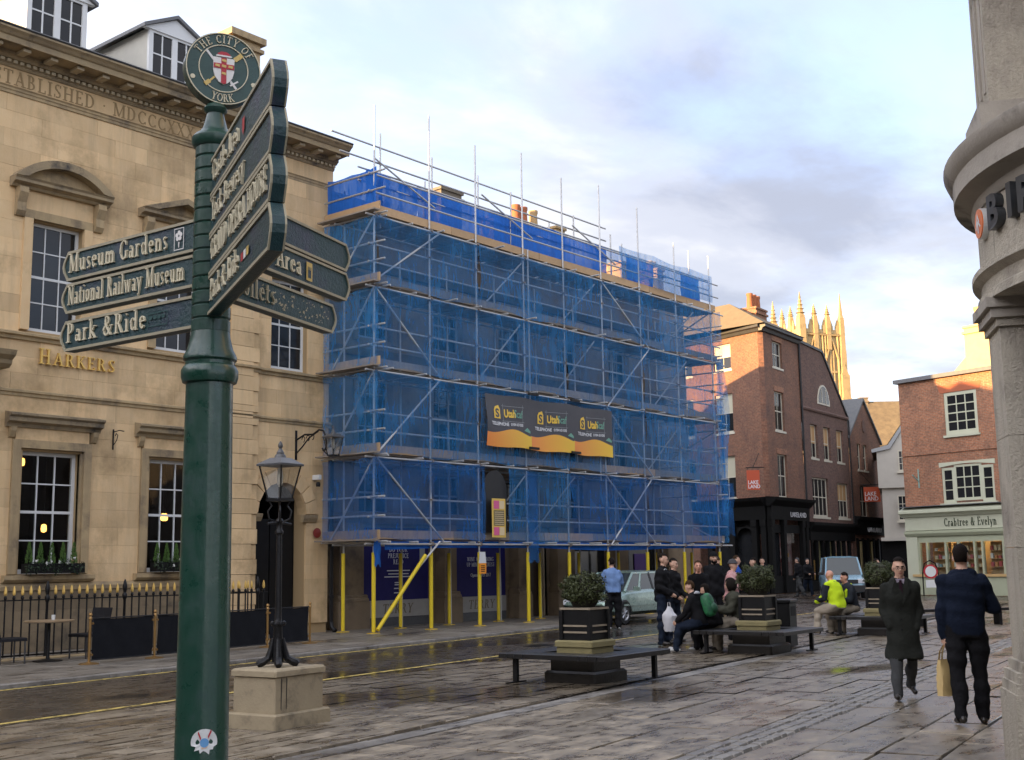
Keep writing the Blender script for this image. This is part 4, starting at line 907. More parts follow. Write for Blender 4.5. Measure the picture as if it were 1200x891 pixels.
MB().add(vs, fs).build('orange_band', orange_mat(), bn, True)
INKY = mat('yellow_ink', (.85, .55, .07), .55); INKG = mat('green_ink', (.16, .36, .27), .55); INKW = mat('white_ink', (.72, .72, .72), .55); INKR = mat('red_ink', (.5, .06, .04), .55)
def btext(s, size, m, u, v, bold=.0, d=.012, cond=1.0):
    me = sans_mesh(s, size, .002, m, bold, 'LEFT', cond)
    for q in me.vertices: x, y, z = q.co; q.co = bsurf(u+x, v+z, d-y*.3)
    return link('banner_lettering', me, bn)
for k in range(3):
    u = 2.01*k+.30
    bb = MB(); bb.add([bsurf(u+p[0], .87+p[1], .012) for p in ((0,0),(.26,0),(.26,.30),(.20,.42),(.05,.36),(0,.26))], [(0,1,2,3,4,5)]).build('logo_badge', INKY, bn)
    btext('S', .36, CH, u+.05, .92, .012, .016)
    bb = MB()
    for a, c, e, f in ((.33,.80,1.38,.812), (.33,1.27,1.38,1.282), (.38,.74,.392,1.34), (1.30,.74,1.312,1.34)): bb.add([bsurf(u+a, c, .011), bsurf(u+e, c, .011), bsurf(u+e, f, .011), bsurf(u+a, f, .011)], [(0,1,2,3)])
    bb.build('logo_scaffold_lines', mat('thin_grey_ink', (.3, .32, .32), .6), bn)
    btext('Utah', .34, INKY, u+.42, .93, .012, .014, .82); btext('Scaf', .34, INKG, u+.90, .93, .006, .014, .74)
    btext('TELEPHONE', .145, INKW, u-.12, .66, .004, .013, .95); btext('01904 651030', .125, INKW, u+.72, .665, .003, .013, .82)
    bb = MB(); bb.add([bsurf(u+1.36, .55, .012), bsurf(u+1.66, .50, .012), bsurf(u+1.66, .57, .012), bsurf(u+1.52, .66, .012)], [(0,1,2,3)]).build('green_swoosh', INKG, bn)
for k in (1, 2):
    for v in (.04, 1.60): MB().box(2.01*k-.22, 2.01*k+.22, -.10, -.06, v-.02, v+.05).build('strap_patch', BLACKP, bn)
# notices hung at the entrance
nb = thing('site_notice', (SX+4.30, SY-.16, 2.42), 0, 'pale site notice board with pink corners hung in the netting opening', 'notice')
MB().cbox(0,.58,-.02,.0,0,1.06,.01).build('board', mat('yellow_board', (.72, .48, .10), .6), nb)
MB().box(.07,.51,-.026,-.02,.32,.74).build('text_panel', mat('dark_print', (.05, .045, .04), .7, (.35, .27, .1), 45, .3), nb)
for z in (.06, .78): MB().box(.07,.29,-.026,-.02,z,z+.22).build('pink_panel', mat('pink_print', (.70, .12, .28), .6), nb); MB().box(.31,.51,-.026,-.02,z,z+.22).build('cream_panel', mat('cream_print', (.75, .58, .34), .6), nb)
bb = MB(); 
for k in range(7): bb.box(.1, .48, -.029, -.026, .35+k*.055, .365+k*.055)
bb.build('print_lines', mat('cream_print'   , (.75,.58,.34)), nb)
wb = thing('warning_tag', (SX+XS[2], SY-.10, 1.45), 0, 'white and orange safety tag on the padded pole under the arched opening', 'tag')
MB().prism_xz([(-.13,0),(.13,0),(.14,.28),(-.14,.28)], -.03, .0).build('orange_half', mat('orange_tag', (.85, .30, .02), .5), wb)
MB().prism_xz([(-.14,.28),(.14,.28),(.10,.58),(-.10,.58)], -.028, .002).build('white_half', WHITE, wb)
bb = MB()
for k in range(4): bb.box(-.08,.08,-.034,-.03,.05+k*.05,.07+k*.05)
bb.build('print_lines', BLACKP, wb)

# ================================================================== FINGERPOST
PX, PY = 2.74, 3.70
fp = thing('fingerpost', (PX, PY, 0), 0, 'tall bottle green cast iron fingerpost with cream lettered direction arms', 'signpost')
MB().lathe([(.17,0),(.17,.25),(.15,.3),(.105,.36),(.098,.6),(.0935,1.0),(.089,1.9),(.085,2.33),(.085,2.34)], 40).build('post', POSTG, fp, True)
MB().lathe([(.085,2.33),(.098,2.335),(.104,2.355),(.104,2.38),(.096,2.395),(.090,2.40),(.090,2.412),(.098,2.42),(.098,2.432),(.084,2.46),(.074,2.50),(.070,2.53)], 40).build('collar', POSTG, fp, True)
prof = []; z = 2.52
while z < 3.20: prof += [(.0665, z), (.0715, z+.006), (.0715, z+.046), (.0665, z+.052)]; z += .052
MB().lathe(prof, 40).build('ringed_shaft', POSTG, fp, True)
MB().lathe([(.0715,3.235),(.078,3.24),(.086,3.255),(.086,3.275),(.074,3.29),(.06,3.298),(.045,3.32),(.035,3.36),(.032,3.375),(.042,3.385),(.045,3.395),(.035,3.41),(.02,3.42)], 40).build('cap', POSTG, fp, True)
# roundel
CAMH = math.atan2(PY, PX)
RC = Vector((0.0, 0, 3.555)); yaw = CAMH-math.pi/2+R(12)
rx_ = Vector((math.cos(yaw), math.sin(yaw), 0)); rn = Vector((math.sin(yaw), -math.cos(yaw), 0))   # rn faces the viewer
RC = RC+rx_*.022
def rp(x, z, d): return RC+rx_*x+Vector((0,0,z))+rn*(.022+d)
bb = MB(); n = 56; Rr = .145
ring = [(Rr*math.cos(2*math.pi*k/n), Rr*math.sin(2*math.pi*k/n)) for k in range(n)]
bb.prism(ring, lambda p, k: rp(p[0], p[1], (0, -.05)[k]))
rnd = bb.build('roundel', POSTG, fp)
def annulus(b, r0, r1, d): 
    for k in range(n):
        a0, a1 = 2*math.pi*k/n, 2*math.pi*(k+1)/n
        q = [(r0*math.cos(a0), r0*math.sin(a0)), (r1*math.cos(a0), r1*math.sin(a0)), (r1*math.cos(a1), r1*math.sin(a1)), (r0*math.cos(a1), r0*math.sin(a1))]
        b.add([rp(*p, 0) for p in q]+[rp(*p, d) for p in q], [(4,5,6,7),(1,2,6,5),(3,0,4,7)])
for r0_, r1_, d_ in ((.1395, .143, .005), (.092, .0955, .004)): bb = MB(); annulus(bb, r0_, r1_, d_); bb.build('roundel_ring', CREAM, rnd)
def arc_text(s, h, rad, mid, up=True):
    wd = text_width(s, h, .10, .9); x = -wd/2
    for c in s:
        aw = ((0.34 if c == ' ' else GL[c][0])+.10)*h*.9; xm = x+aw/2
        if c != ' ':
            a = mid-xm/rad if up else mid+xm/rad
            ca, sa = math.cos(a), math.sin(a)
            def fn(gx, gz, d, ca=ca, sa=sa, aw=aw):
                gx -= aw/2; rr = rad+gz if up else rad-gz
                return rp(rr*ca+gx*(sa if up else -sa), rr*sa+gx*(-ca if up else ca), d)
            letters(rnd, CREAM, c, h, fn, .005, .10, .9)
        x += aw
arc_text('THE CITY OF', .031, .102, math.pi/2); arc_text('YORK', .031, .134, -math.pi/2, False)
bb = MB()
for sx_ in (-1, 1):
    q = [(sx_*.116+.009*math.cos(2*math.pi*k/12), -.048+.009*math.sin(2*math.pi*k/12)) for k in range(12)]; bb.prism(q, lambda p, k: rp(p[0], p[1], (0, .003)[k]))
bb.build('roundel_stud', CREAM, rnd)
HW = mat('heraldic_white', (.72, .70, .66), .5); HR = mat('heraldic_red', (.42, .02, .03), .45); HG = mat('heraldic_gold', (.60, .42, .12), .4)
sh = [(-.040,.042),(.040,.042),(.040,-.01),(.034,-.035),(.018,-.056),(0,-.066),(-.018,-.056),(-.034,-.035),(-.040,-.01)]
def flat(name, poly, m, d0, d1): b_ = MB(); b_.prism(poly, lambda p, k: rp(p[0], p[1], (d1, d0)[k])); b_.build(name, m, rnd)
def bar(a, c, wd):
    dx_, dz_ = c[0]-a[0], c[1]-a[1]; l_ = math.hypot(dx_, dz_); nx_, nz_ = -dz_/l_*wd/2, dx_/l_*wd/2
    return [(a[0]+nx_,a[1]+nz_),(a[0]-nx_,a[1]-nz_),(c[0]-nx_,c[1]-nz_),(c[0]+nx_,c[1]+nz_)]
flat('crest_sword', bar((-.068,.068),(.05,-.075),.009), HW, 0, .003); flat('crest_sword_hilt', bar((.026,-.066),(.056,-.044),.006), HW, 0, .0038)
flat('crest_mace', bar((.062,.058),(-.062,-.066),.007), HG, 0, .0034); flat('crest_mace_head', bar((.042,.040),(.070,.066),.018), HG, 0, .0042); flat('crest_mace_head', bar((-.070,-.072),(-.052,-.056),.016), HG, 0, .0042)
flat('crest_shield', sh, HW, 0, .006); flat('crest_cross', [(-.010,.041),(.010,.041),(.010,-.06),(0,-.064),(-.010,-.06)], HR, 0, .008); flat('crest_cross_arm', [(-.039,-.002),(.039,-.002),(.039,.017),(-.039,.017)], HR, 0, .0086)
for q in ((-.025,.0075),(.025,.0075),(0,.0075),(0,.030),(0,-.022)):
    flat('crest_lion', [(q[0]-.009,q[1]-.003),(q[0]+.008,q[1]-.006),(q[0]+.009,q[1]+.004),(q[0]-.007,q[1]+.006)], HG, 0, .0096)
flat('crest_cap', [(-.026,.050),(.026,.050),(.024,.058),(.012,.066),(-.010,.067),(-.023,.059)], HR, 0, .006); flat('crest_cap_brim', [(-.029,.046),(.029,.046),(.030,.052),(-.030,.052)], HW, 0, .0075)
# direction arms
def arm(dirv, zc, length, txt, hh=.126, start=.055, thick=.05, size=.072, cond=.82, icon=None, face=1, faded=False):
    """dirv: horizontal unit vector outwards; lettering on both faces; face=+1: the face whose text reads outwards-left"""
    d = Vector((dirv[0], dirv[1], 0)).normalized(); nr = Vector((-d.y, d.x, 0))
    if nr.dot(Vector((PX, PY, 0))) > 0: nr = -nr          # nr looks towards the camera
    right = Vector((0,0,1)).cross(nr); rev = right.dot(d) < 0   # rev: arm runs to the reader's left
    def P(s, z, y): return d*s+Vector((0,0,zc+z))+nr*y
    h = hh/2; e = length; outl = [(start,-h),(e-.035,-h),(e-.006,-h*.35),(e,0),(e-.006,h*.35),(e-.035,h),(start,h)]
    b_ = MB(); b_.prism(outl, lambda p, k: P(p[0], p[1], (thick/2-.006, -thick/2+.006)[k])); am = b_.build('direction_arm', BLADEG, fp)
    # raised rim on both faces
    i_ = .011; inn = [(start,-h+i_),(e-.039,-h+i_),(e-.016,-h*.3),(e-.011,0),(e-.016,h*.3),(e-.039,h-i_),(start,h-i_)]
    b_ = MB()
    for sd_ in (1, -1):
        for k in range(6):
            q = [outl[k], outl[k+1], inn[k+1], inn[k]]
            b_.add([P(p[0],p[1],sd_*(thick/2-.006)) for p in q]+[P(p[0],p[1],sd_*thick/2) for p in q], [(4,5,6,7),(0,1,5,4),(2,3,7,6)])
    b_.build('raised_rim', EDGE, am)
    wd = text_width(txt, size, .07, cond); s0 = start+.055
    avail = e-.06-s0-(.10 if icon else 0)
    if wd > avail: cond *= avail/wd; wd = avail
    b_ = MB()
    if rev: fn = lambda x, z, dd: P(e-.045-x, z-size*.36, thick/2-.006+dd)
    else: fn = lambda x, z, dd: P(s0+x, z-size*.36, thick/2-.006+dd)
    letters(am, CREAM if not faded else EDGE, txt, size, fn, .007, .07, cond)
    ip = (lambda x, z, dd: P(e-.045-wd-.06-x, z, thick/2-.006+dd)) if rev else (lambda x, z, dd: P(s0+wd+.06+x, z, thick/2-.006+dd))
    if icon == 'rose':
        b_ = MB()
        for a, c, f, g in ((-.028,.028,.040,.043),(-.028,.028,-.043,-.040),(-.028,-.025,-.04,.04),(.025,.028,-.04,.04)): q = [(a,f),(c,f),(c,g),(a,g)]; b_.add([ip(*p, .005) for p in q], [(0,1,2,3)])
        for k in range(5):
            a = math.pi/2+2*math.pi*k/5; q = [(.013*math.cos(a)+.009*math.cos(2*math.pi*j/8), .012+.013*math.sin(a)+.009*math.sin(2*math.pi*j/8)) for j in range(8)]; b_.add([ip(*p, .005+.0004*k) for p in q], [tuple(range(8))])
        b_.add([ip(*p, .005) for p in ((-.004,-.012),(.004,-.012),(.002,-.034),(-.002,-.034))], [(0,1,2,3)]); b_.build('rose_emblem', HW, am)
    if icon == 'bus':
        b_ = MB(); 
        for a, c, f, g in ((-.06,.06,.022,.026),(-.06,.06,-.028,-.024),(-.06,-.056,-.026,.024),(.056,.06,-.026,.024)): b_.add([ip(*p, .004) for p in ((a,f),(c,f),(c,g),(a,g))], [(0,1,2,3)])
        for k in range(4): b_.add([ip(*p, .0045) for p in ((-.048+k*.025,.0),(-.030+k*.025,.0),(-.030+k*.025,.014),(-.048+k*.025,.014))], [(0,1,2,3)])
        b_.build('bus_emblem', mat('rubbed_green_relief', (.025, .075, .07), .4), am)
    if icon == 'castle':
        b_ = MB(); b_.add([ip(*p, .004) for p in ((-.024,-.04),(.024,-.04),(.024,.04),(-.024,.04))], [(0,1,2,3)]); b_.build('castle_plate', HG, am)
        b_ = MB(); b_.add([ip(*p, .0055) for p in ((-.013,-.028),(.013,-.028),(.013,.02),(.008,.02),(.008,.006),(.003,.006),(.003,.02),(-.003,.02),(-.003,.006),(-.008,.006),(-.008,.02),(-.013,.02))], [tuple(range(12))]); b_.build('castle_emblem', BLADEG, am)
    if icon == 'buses':
        for k, mm in enumerate((HR, HW, HG)): b_ = MB(); b_.add([ip(*p, .004+.0004*k) for p in ((-.03+k*.045,-.014),(.006+k*.045,-.014),(.006+k*.045,.014),(-.03+k*.045,.014))], [(0,1,2,3)]); b_.build('bus_badge', mm, am)
    if icon == 'shield':
        b_ = MB(); b_.add([ip(*p, .004) for p in ((-.018,.03),(.018,.03),(.018,-.01),(0,-.032),(-.018,-.01))], [(0,1,2,3,4)]); b_.build('shield_emblem', HR, am)
    if faded:
        b_ = MB(); q_ = random.Random(3)
        for k in range(70):
            x = q_.uniform(.30, e-.06); z = q_.uniform(-.04, .035); l_ = q_.uniform(.006,.02)
            b_.add([P(x,z,thick/2-.0045), P(x+l_,z+q_.uniform(-.006,.006),thick/2-.0045+.0003*k/70), P(x+l_*.8,z+l_*.6,thick/2-.0045)], [(0,1,2)])
        b_.build('flaking_paint', EDGE, am, kind='stuff')
    return am
F2 = Vector((_f.x, _f.y)); R2 = Vector((_r.x, _r.y))
dl = (R2*-.71+F2*.50).normalized(); dfn = (R2*.42+F2*-.95).normalized(); db = (R2*.37+F2*.95).normalized()
for zc, s, ic in ((2.908, 'Museum Gardens', 'rose'), (2.770, 'National Railway Museum', None), (2.612, 'Park &Ride', 'bus')):
    arm(dl, zc, .90, s, icon=ic, size=.080, cond=.92 if s[0] != 'P' else 1.0)
for zc, s, ic in ((3.098, 'Castle Area', 'shield'), (2.948, 'York Brewery', None), (2.799, 'GRAND OPERA HOUSE', None), (2.65, 'Park & Ride', 'buses')):
    arm(dfn, zc, 1.10, s, .145, size=.080, icon=ic, cond=.95)
for zc, s, ic, fd in ((3.038, ' ', None, True), (2.903, 'Castle Area', 'castle', False), (2.735, 'Toilets', None, True)):
    arm(db, zc, 1.02 if zc > 2.8 else .90, s, .128, size=.085, icon=ic, faded=(zc < 2.8), cond=.9)
# torn sticker low on the post
bb = MB(); vs = []; q_ = random.Random(8); cnt = 26
def stp(a, z): an = CAMH+math.pi+a; rr = .0955; return (rr*math.cos(an), rr*math.sin(an), z)
pts = []
for k in range(cnt):
    a = 2*math.pi*k/cnt; rr = .046*(1 if math.sin(a) > -.35 else q_.uniform(.62, 1.0)); pts.append((.10+math.cos(a)*rr/.0935, 1.060+math.sin(a)*rr*.98))
vs = [stp(.10, 1.060)]+[stp(*p) for p in pts]; bb.add(vs, [(0, 1+k, 1+(k+1) % cnt) for k in range(cnt)])
stk = bb.build('sticker', mat('white_vinyl', (.72, .73, .72), .4, (.55, .55, .52), 60, .9), fp)
def dec(pl, m): b_ = MB(); b_.add([(Vector(stp(*p))+Vector((math.cos(CAMH+math.pi), math.sin(CAMH+math.pi), 0))*.0008) for p in pl], [tuple(range(len(pl)))]); b_.build('sticker_print', m, stk)
dec([(.10+.015/.0935*math.cos(2*math.pi*k/14), 1.058+.016*math.sin(2*math.pi*k/14)) for k in range(14)], mat('sticker_blue', (.12, .3, .55), .4))
dec([(-.14,1.090),(-.04,1.067),(-.02,1.075),(-.12,1.098)], HR); dec([(.36,1.095),(.24,1.071),(.22,1.079),(.33,1.103)], HR); dec([(.0,1.036),(.20,1.040),(.20,1.047),(.0,1.043)], mat('sticker_tan', (.65, .45, .3), .5))

# ================================================================== LAMP ON ITS PLINTH
LPX, LPY = 8.86, 10.62
pl = thing('lamp_plinth', (LPX, LPY, 0), R(8), 'weathered square stone plinth carrying the black lamp post', 'plinth')
PLST = mat('damp_buff_stone', (.38, .31, .20), .85, (.28, .225, .145), 5, .8, .35, 35, stain=(.12, .10, .07), sscale=2.5)
MB().cbox(-.45,.45,-.36,.36,-.02,.15,.015).build('step', PLST, pl); MB().cbox(-.385,.385,-.30,.30,.15,.525,.01).build('die', PLST, pl); MB().cbox(-.41,.41,-.325,.325,.53,.605,.02).build('cap', PLST, pl)
for x in (-.30, -.22): MB().add([(x,-.3015,.2),(x+.012,-.3015,.18),(x+.02,-.3015,.5),(x+.004,-.3015,.52)], [(0,1,2,3)]).build('drip_stain', mat('black_drip', (.02, .018, .015), .8), pl)
lp = thing('lamp_post', (LPX-.02, LPY-.0, .605), R(8), 'black cast iron lamp post with four sided lantern on the stone plinth', 'street lamp')
MB().lathe([(.066,.05),(.06,.12),(.052,.22),(.048,.42),(.057,.44),(.057,.46),(.042,.48),(.038,.52),(.035,.6),(.032,1.2),(.029,1.42),(.045,1.44),(.045,1.46),(.03,1.48),(.028,1.55),(.042,1.57),(.03,1.60)], 16).build('column', IRON, lp, True)
for k in range(4):
    a = math.pi/4+k*math.pi/2; dx_, dy_ = math.cos(a), math.sin(a)
    MB().path([(dx_*.05,dy_*.05,.30),(dx_*.075,dy_*.075,.18),(dx_*.10,dy_*.10,.09),(dx_*.15,dy_*.15,.055),(dx_*.19,dy_*.19,.04),(dx_*.22,dy_*.22,.02)], [.022,.03,.038,.042,.045,.03], 8).build('paw_foot', IRON, lp, True)
    MB().lathe([(.0,-.03),(.022,-.015),(.026,0),(.02,.02),(0,.03)], 8, (dx_*.062, dy_*.062, .46), caps=False).build('boss', IRON, lp, True)
MB().path([(-.19,0,1.54),(-.1,0,1.55),(.1,0,1.55),(.19,0,1.54)], .013, 8).build('ladder_bar', IRON, lp, True)
def lantern(parent, z0, wb, wt, h, s=1.0):
    a, c = wb/2, wt/2; bb = MB()
    for sx_, sy_ in ((-1,-1),(1,-1),(1,1),(-1,1)): bb.tube((sx_*a,sy_*a,z0),(sx_*c,sy_*c,z0+h),.012*s,6)
    bb.box(-a-.015,a+.015,-a-.015,a+.015,z0-.03,z0).build('lantern_frame', IRON, parent)
    for k in range(4):
        ca, sa = math.cos(k*math.pi/2), math.sin(k*math.pi/2)
        MB().add([(x*ca-y*sa, x*sa+y*ca, z) for x, y, z in ((-a,-a,z0+.01),(a,-a,z0+.01),(c,-c,z0+h),(-c,-c,z0+h))], [(0,1,2,3)]).build('lantern_pane', LGLASS, parent)
    e = c+.03*s
    MB().add([(-e,-e,z0+h),(e,-e,z0+h),(e,e,z0+h),(-e,e,z0+h),(-.10*s,-.10*s,z0+h+.11*s),(.10*s,-.10*s,z0+h+.11*s),(.10*s,.10*s,z0+h+.11*s),(-.10*s,.10*s,z0+h+.11*s),(-e,-e,z0+h+.025*s),(e,-e,z0+h+.025*s),(e,e,z0+h+.025*s),(-e,e,z0+h+.025*s)],
             [(3,2,1,0),(0,1,9,8),(1,2,10,9),(2,3,11,10),(3,0,8,11),(8,9,5,4),(9,10,6,5),(10,11,7,6),(11,8,4,7),(4,5,6,7)]).build('lantern_roof', mat('oxidised_copper', (.05, .05, .052), .4, (.10, .10, .10), 14, .8), parent)
    MB().lathe([(.085*s,z0+h+.10*s),(.075*s,z0+h+.14*s),(.05*s,z0+h+.17*s),(.055*s,z0+h+.18*s),(.035*s,z0+h+.21*s),(.02*s,z0+h+.24*s),(.034*s,z0+h+.27*s),(.03*s,z0+h+.30*s),(.008*s,z0+h+.34*s)], 14).build('finial', mat('oxidised_copper'), parent, True)
    MB().lathe([(.012,z0+h*.35),(.03,z0+h*.45),(.035,z0+h*.7),(.02,z0+h*.95)], 10).build('mantle', mat('milky_glass', (.6, .58, .52), .4), parent, True)
LGLASS = glass_mat('lantern_glass', (.93, .92, .88), .9, .06)
lantern(lp, 1.82, .185, .32, .36, .82)
for sx_, sy_ in ((-1,-1),(1,-1),(1,1),(-1,1)): MB().path([(sx_*.03,sy_*.03,1.56),(sx_*.08,sy_*.08,1.60),(sx_*.09,sy_*.09,1.68),(sx_*.06,sy_*.06,1.74),(sx_*.085,sy_*.085,1.80)], .010, 6).build('lantern_scroll', IRON, lp, True)
wl = thing('wall_lantern', (20.35, YH, 4.88), 0, 'black wall lantern on a scrolled iron bracket beside the arched doorway', 'lamp')
K = .78
MB().path([(0,y*K,z) for y, z in ((.12,.0),(-.3,.12),(-.7,.10),(-1.0,.20),(-1.2,.16),(-1.32,.0),(-1.36,-.2),(-1.30,-.32),(-1.2,-.33),(-1.16,-.27))], .024, 8).build('bracket', IRON, wl, True)
MB().path([(0,y*K,z) for y, z in ((.12,-.35),(-.2,-.18),(-.5,.02),(-.95,.16))], .018, 8).build('bracket_stay', IRON, wl, True)
for k in range(3): MB().path([(0,(-.25-k*.22+.09*math.cos(t*.6)*(1-t*.06))*K,.0+k*.02+.07*math.sin(t*.6)) for t in range(9)], .012, 6).build('bracket_scroll', IRON, wl, True)
bx('wall_plate', IRON, wl, -.03, .03, .08, .13, -.5, .25)
before = set(COL.objects); lantern(wl, 0, .19, .34, .42, .9)
for o in set(COL.objects)-before: o.location = (0, -1.30, -.46)
MB().path([(0,-.94,-.33),(0,-1.15,-.49),(0,-1.42,-.49)], .016, 6).build('lantern_seat', IRON, wl, True)
# ================================================================== CAFE FRONT: railing, barriers, table, window boxes
rl = thing('iron_railing', (10.9, 21.75, 0), 0, 'black iron railing with gilded spear tops in front of the stone building', 'railing')
BAR = MB().tube((0,0,.12),(0,0,1.24),.016,7).mesh('bar', IRON, True); SPR = MB().lathe([(.012,1.24),(.028,1.26),(.030,1.29),(.022,1.36),(.004,1.42)], 8).mesh('spear_tip', GOLD, True); COLR = MB().lathe([(.016,1.16),(.03,1.18),(.03,1.21),(.016,1.24)], 8).mesh('bar_collar', IRON, True)
RLEN = 6.9; k = 0; x = .1
while x < RLEN:
    if k % 10 == 9:
        MB().lathe([(.035,0),(.04,.1),(.028,.14),(.026,1.1),(.045,1.14),(.05,1.2),(.028,1.24),(.04,1.3),(.05,1.36),(.03,1.44),(.012,1.5)], 10, (x,0,0)).build('main_post', IRON, rl, True)
    else:
        o = link('bar', BAR, rl); o.location.x = x; c_ = link('bar_collar', COLR, o); s_ = link('spear_tip', SPR, o)
    x += .167; k += 1
MB().box(0,RLEN,-.022,.022,1.14,1.165).build('top_rail', IRON, rl); MB().box(0,RLEN,-.022,.022,.13,.16).build('bottom_rail', IRON, rl); MB().cbox(-.1,RLEN+.1,-.15,.15,.0,.10,.02).build('coping_stone', TRIM, rl)
o = rl; 
for y in (.35, .7, 1.05, 1.4): c_ = link('bar', BAR, rl); c_.location = (RLEN, y, 0); link('spear_tip', SPR, c_)
MB().box(RLEN-.02,RLEN+.02,0,1.6,1.14,1.165).build('top_rail', IRON, rl)
CANV = mat('charcoal_canvas', (.009, .010, .013), .8, (.016, .017, .02), 6, .8, .3, 10, spec=.1)
bp_ = [(12.1, 19.6), (13.55, 19.78), (15.05, 20.0), (16.6, 20.28), (17.9, 20.45)]
wh = ['beside the round table', 'second along from the round table', 'hidden half behind the green signpost', 'left of the lamp post column', 'at the far end by the arched doorway']
for k, (x, y) in enumerate(bp_):
    t_p = thing('barrier_post', (x, y, .06), 0, 'brass cafe barrier post '+wh[k], 'post', 'brass cafe barrier posts')
    MB().lathe([(.16,0),(.16,.02),(.05,.035),(.024,.05),(.024,.76),(.032,.77),(.032,.80),(.02,.82),(.034,.85),(.026,.88),(.0,.89)], 18).build('stem', BRASS, t_p, True); MB().lathe([(.17,-.004),(.172,.014),(.15,.024)], 20).build('foot', BRASS, t_p, True)
wl_ = ['nearest the round table', 'between the second and third brass posts', 'just right of the green signpost', 'behind the lamp post column']
for k in range(4):
    (x0, y0), (x1, y1) = bp_[k], bp_[k+1]; d_ = Vector((x1-x0, y1-y0)); ln = d_.length
    t_p = thing('canvas_barrier', (x0, y0, .06), math.atan2(d_.y, d_.x), 'charcoal canvas cafe barrier '+wl_[k], 'barrier', 'canvas cafe barriers')
    nx = 12; vs = [(.06+(ln-.12)*i/nx, .012*math.sin(i*1.3+k+j), .06+.72*j/5-(.015*math.sin(math.pi*i/nx) if j == 5 else 0)) for i in range(nx+1) for j in range(6)]
    MB().add(vs, [(i*6+j,(i+1)*6+j,(i+1)*6+j+1,i*6+j+1) for i in range(nx) for j in range(5)]).build('canvas', CANV, t_p, True)
    MB().tube((.02,0,.785),(ln-.02,0,.785),.012,8).build('top_rail', IRON, t_p, True); MB().tube((.02,0,.07),(ln-.02,0,.07),.012,8).build('bottom_rail', IRON, t_p, True)
    for x in (.05, ln-.05):
        MB().tube((x,-.02,.16),(x,.02,.16),.02,8).tube((x,-.02,.7),(x,.02,.7),.02,8).build('clip', BRASS, t_p)
WOODT = mat('table_wood', (.30, .22, .13), .4, (.22, .15, .09), 5, .8); RATTAN = mat('dark_rattan', (.012, .012, .014), .7, (.025, .025, .028), 40, .7, .5, 60, spec=.15)
tt_ = thing('cafe_table', (12.1, 20.95, .06), 0, 'round wooden pavement table between two dark rattan chairs', 'table')
MB().lathe([(.0,.70),(.42,.70),(.44,.71),(.44,.73),(.42,.74),(0,.74)], 28, caps=False).build('table_top', WOODT, tt_, True); MB().lathe([(.26,0),(.26,.02),(.04,.05),(.03,.1),(.03,.68),(.10,.70)], 16).build('pedestal', IRON, tt_, True)
for k, (x, y, rz, lb) in enumerate(((11.35, 21.0, R(-95), 'dark rattan cafe chair left of the round wooden table'), (12.95, 21.05, R(100), 'dark rattan cafe chair right of the round wooden table, half hidden'))):
    c_ = thing('cafe_chair', (x, y, .06), rz, lb, 'chair', 'rattan cafe chairs')
    MB().cbox(-.25,.25,-.25,.25,.40,.46,.015).build('seat', RATTAN, c_)
    vs = [(-.25+.5*i/8, -.23-.10*(j/6)-.03*math.sin(math.pi*i/8), .46+.46*j/6) for i in range(9) for j in range(7)]; vs += [(a, b_-.03, c) for a, b_, c in vs]
    q = 63; fs = [(i*7+j,(i+1)*7+j,(i+1)*7+j+1,i*7+j+1) for i in range(8) for j in range(6)]; fs += [tuple(v+q for v in f[::-1]) for f in fs]+[(i*7+6,(i+1)*7+6,(i+1)*7+6+q,i*7+6+q) for i in range(8)]+[(j,j+1,j+1+q,j+q) for j in range(6)]+[(56+j,56+j+1,57+j+q,56+j+q) for j in range(6)]
    MB().add(vs, fs).build('backrest', RATTAN, c_, True)
    for a, b_ in ((-.22,-.22),(.22,-.22),(.22,.22),(-.22,.22)): MB().tube((a,b_,0),(a*.98,b_*.98,.41),.016,8).build('leg', mat('chair_alloy', (.08, .08, .085), .4, metal=.6), c_)
gl_ = thing('wine_glass', (12.15, 20.9, .80), 0, 'small white tumbler standing on the round cafe table', 'glass'); MB().lathe([(.03,0),(.034,.09),(.03,.09),(.026,.01)], 12, caps=False).build('tumbler', WHITE, gl_, True)
lfm = mat('conifer_green', (.06, .14, .025), .7, (.11, .20, .04), 9, .9); lfd = mat('ivy_green', (.012, .028, .010), .6, (.03, .055, .02), 9, .9); PET = mat('white_petal', (.75, .75, .72), .6)
def leaves(b, cx, cy, cz, rx, ry, rz, n, s, q, shell=.35):
    for _ in range(n):
        while True:
            p = Vector((q.uniform(-1,1), q.uniform(-1,1), q.uniform(-1,1)))
            if p.length < 1 and (p.length > shell): break
        c_ = Vector((cx+p.x*rx, cy+p.y*ry, cz+p.z*rz)); nrm = (p+Vector((q.uniform(-.8,.8), q.uniform(-.8,.8), q.uniform(-.4,.9)))).normalized(); a = nrm.orthogonal().normalized(); a.rotate(Matrix.Rotation(q.uniform(0,6.28), 3, nrm)); e = nrm.cross(a); ss = s*q.uniform(.6,1.3)
        b.add([c_-a*ss, c_+e*ss*.5, c_+a*ss, c_-e*ss*.5], [(0,1,2,3)])
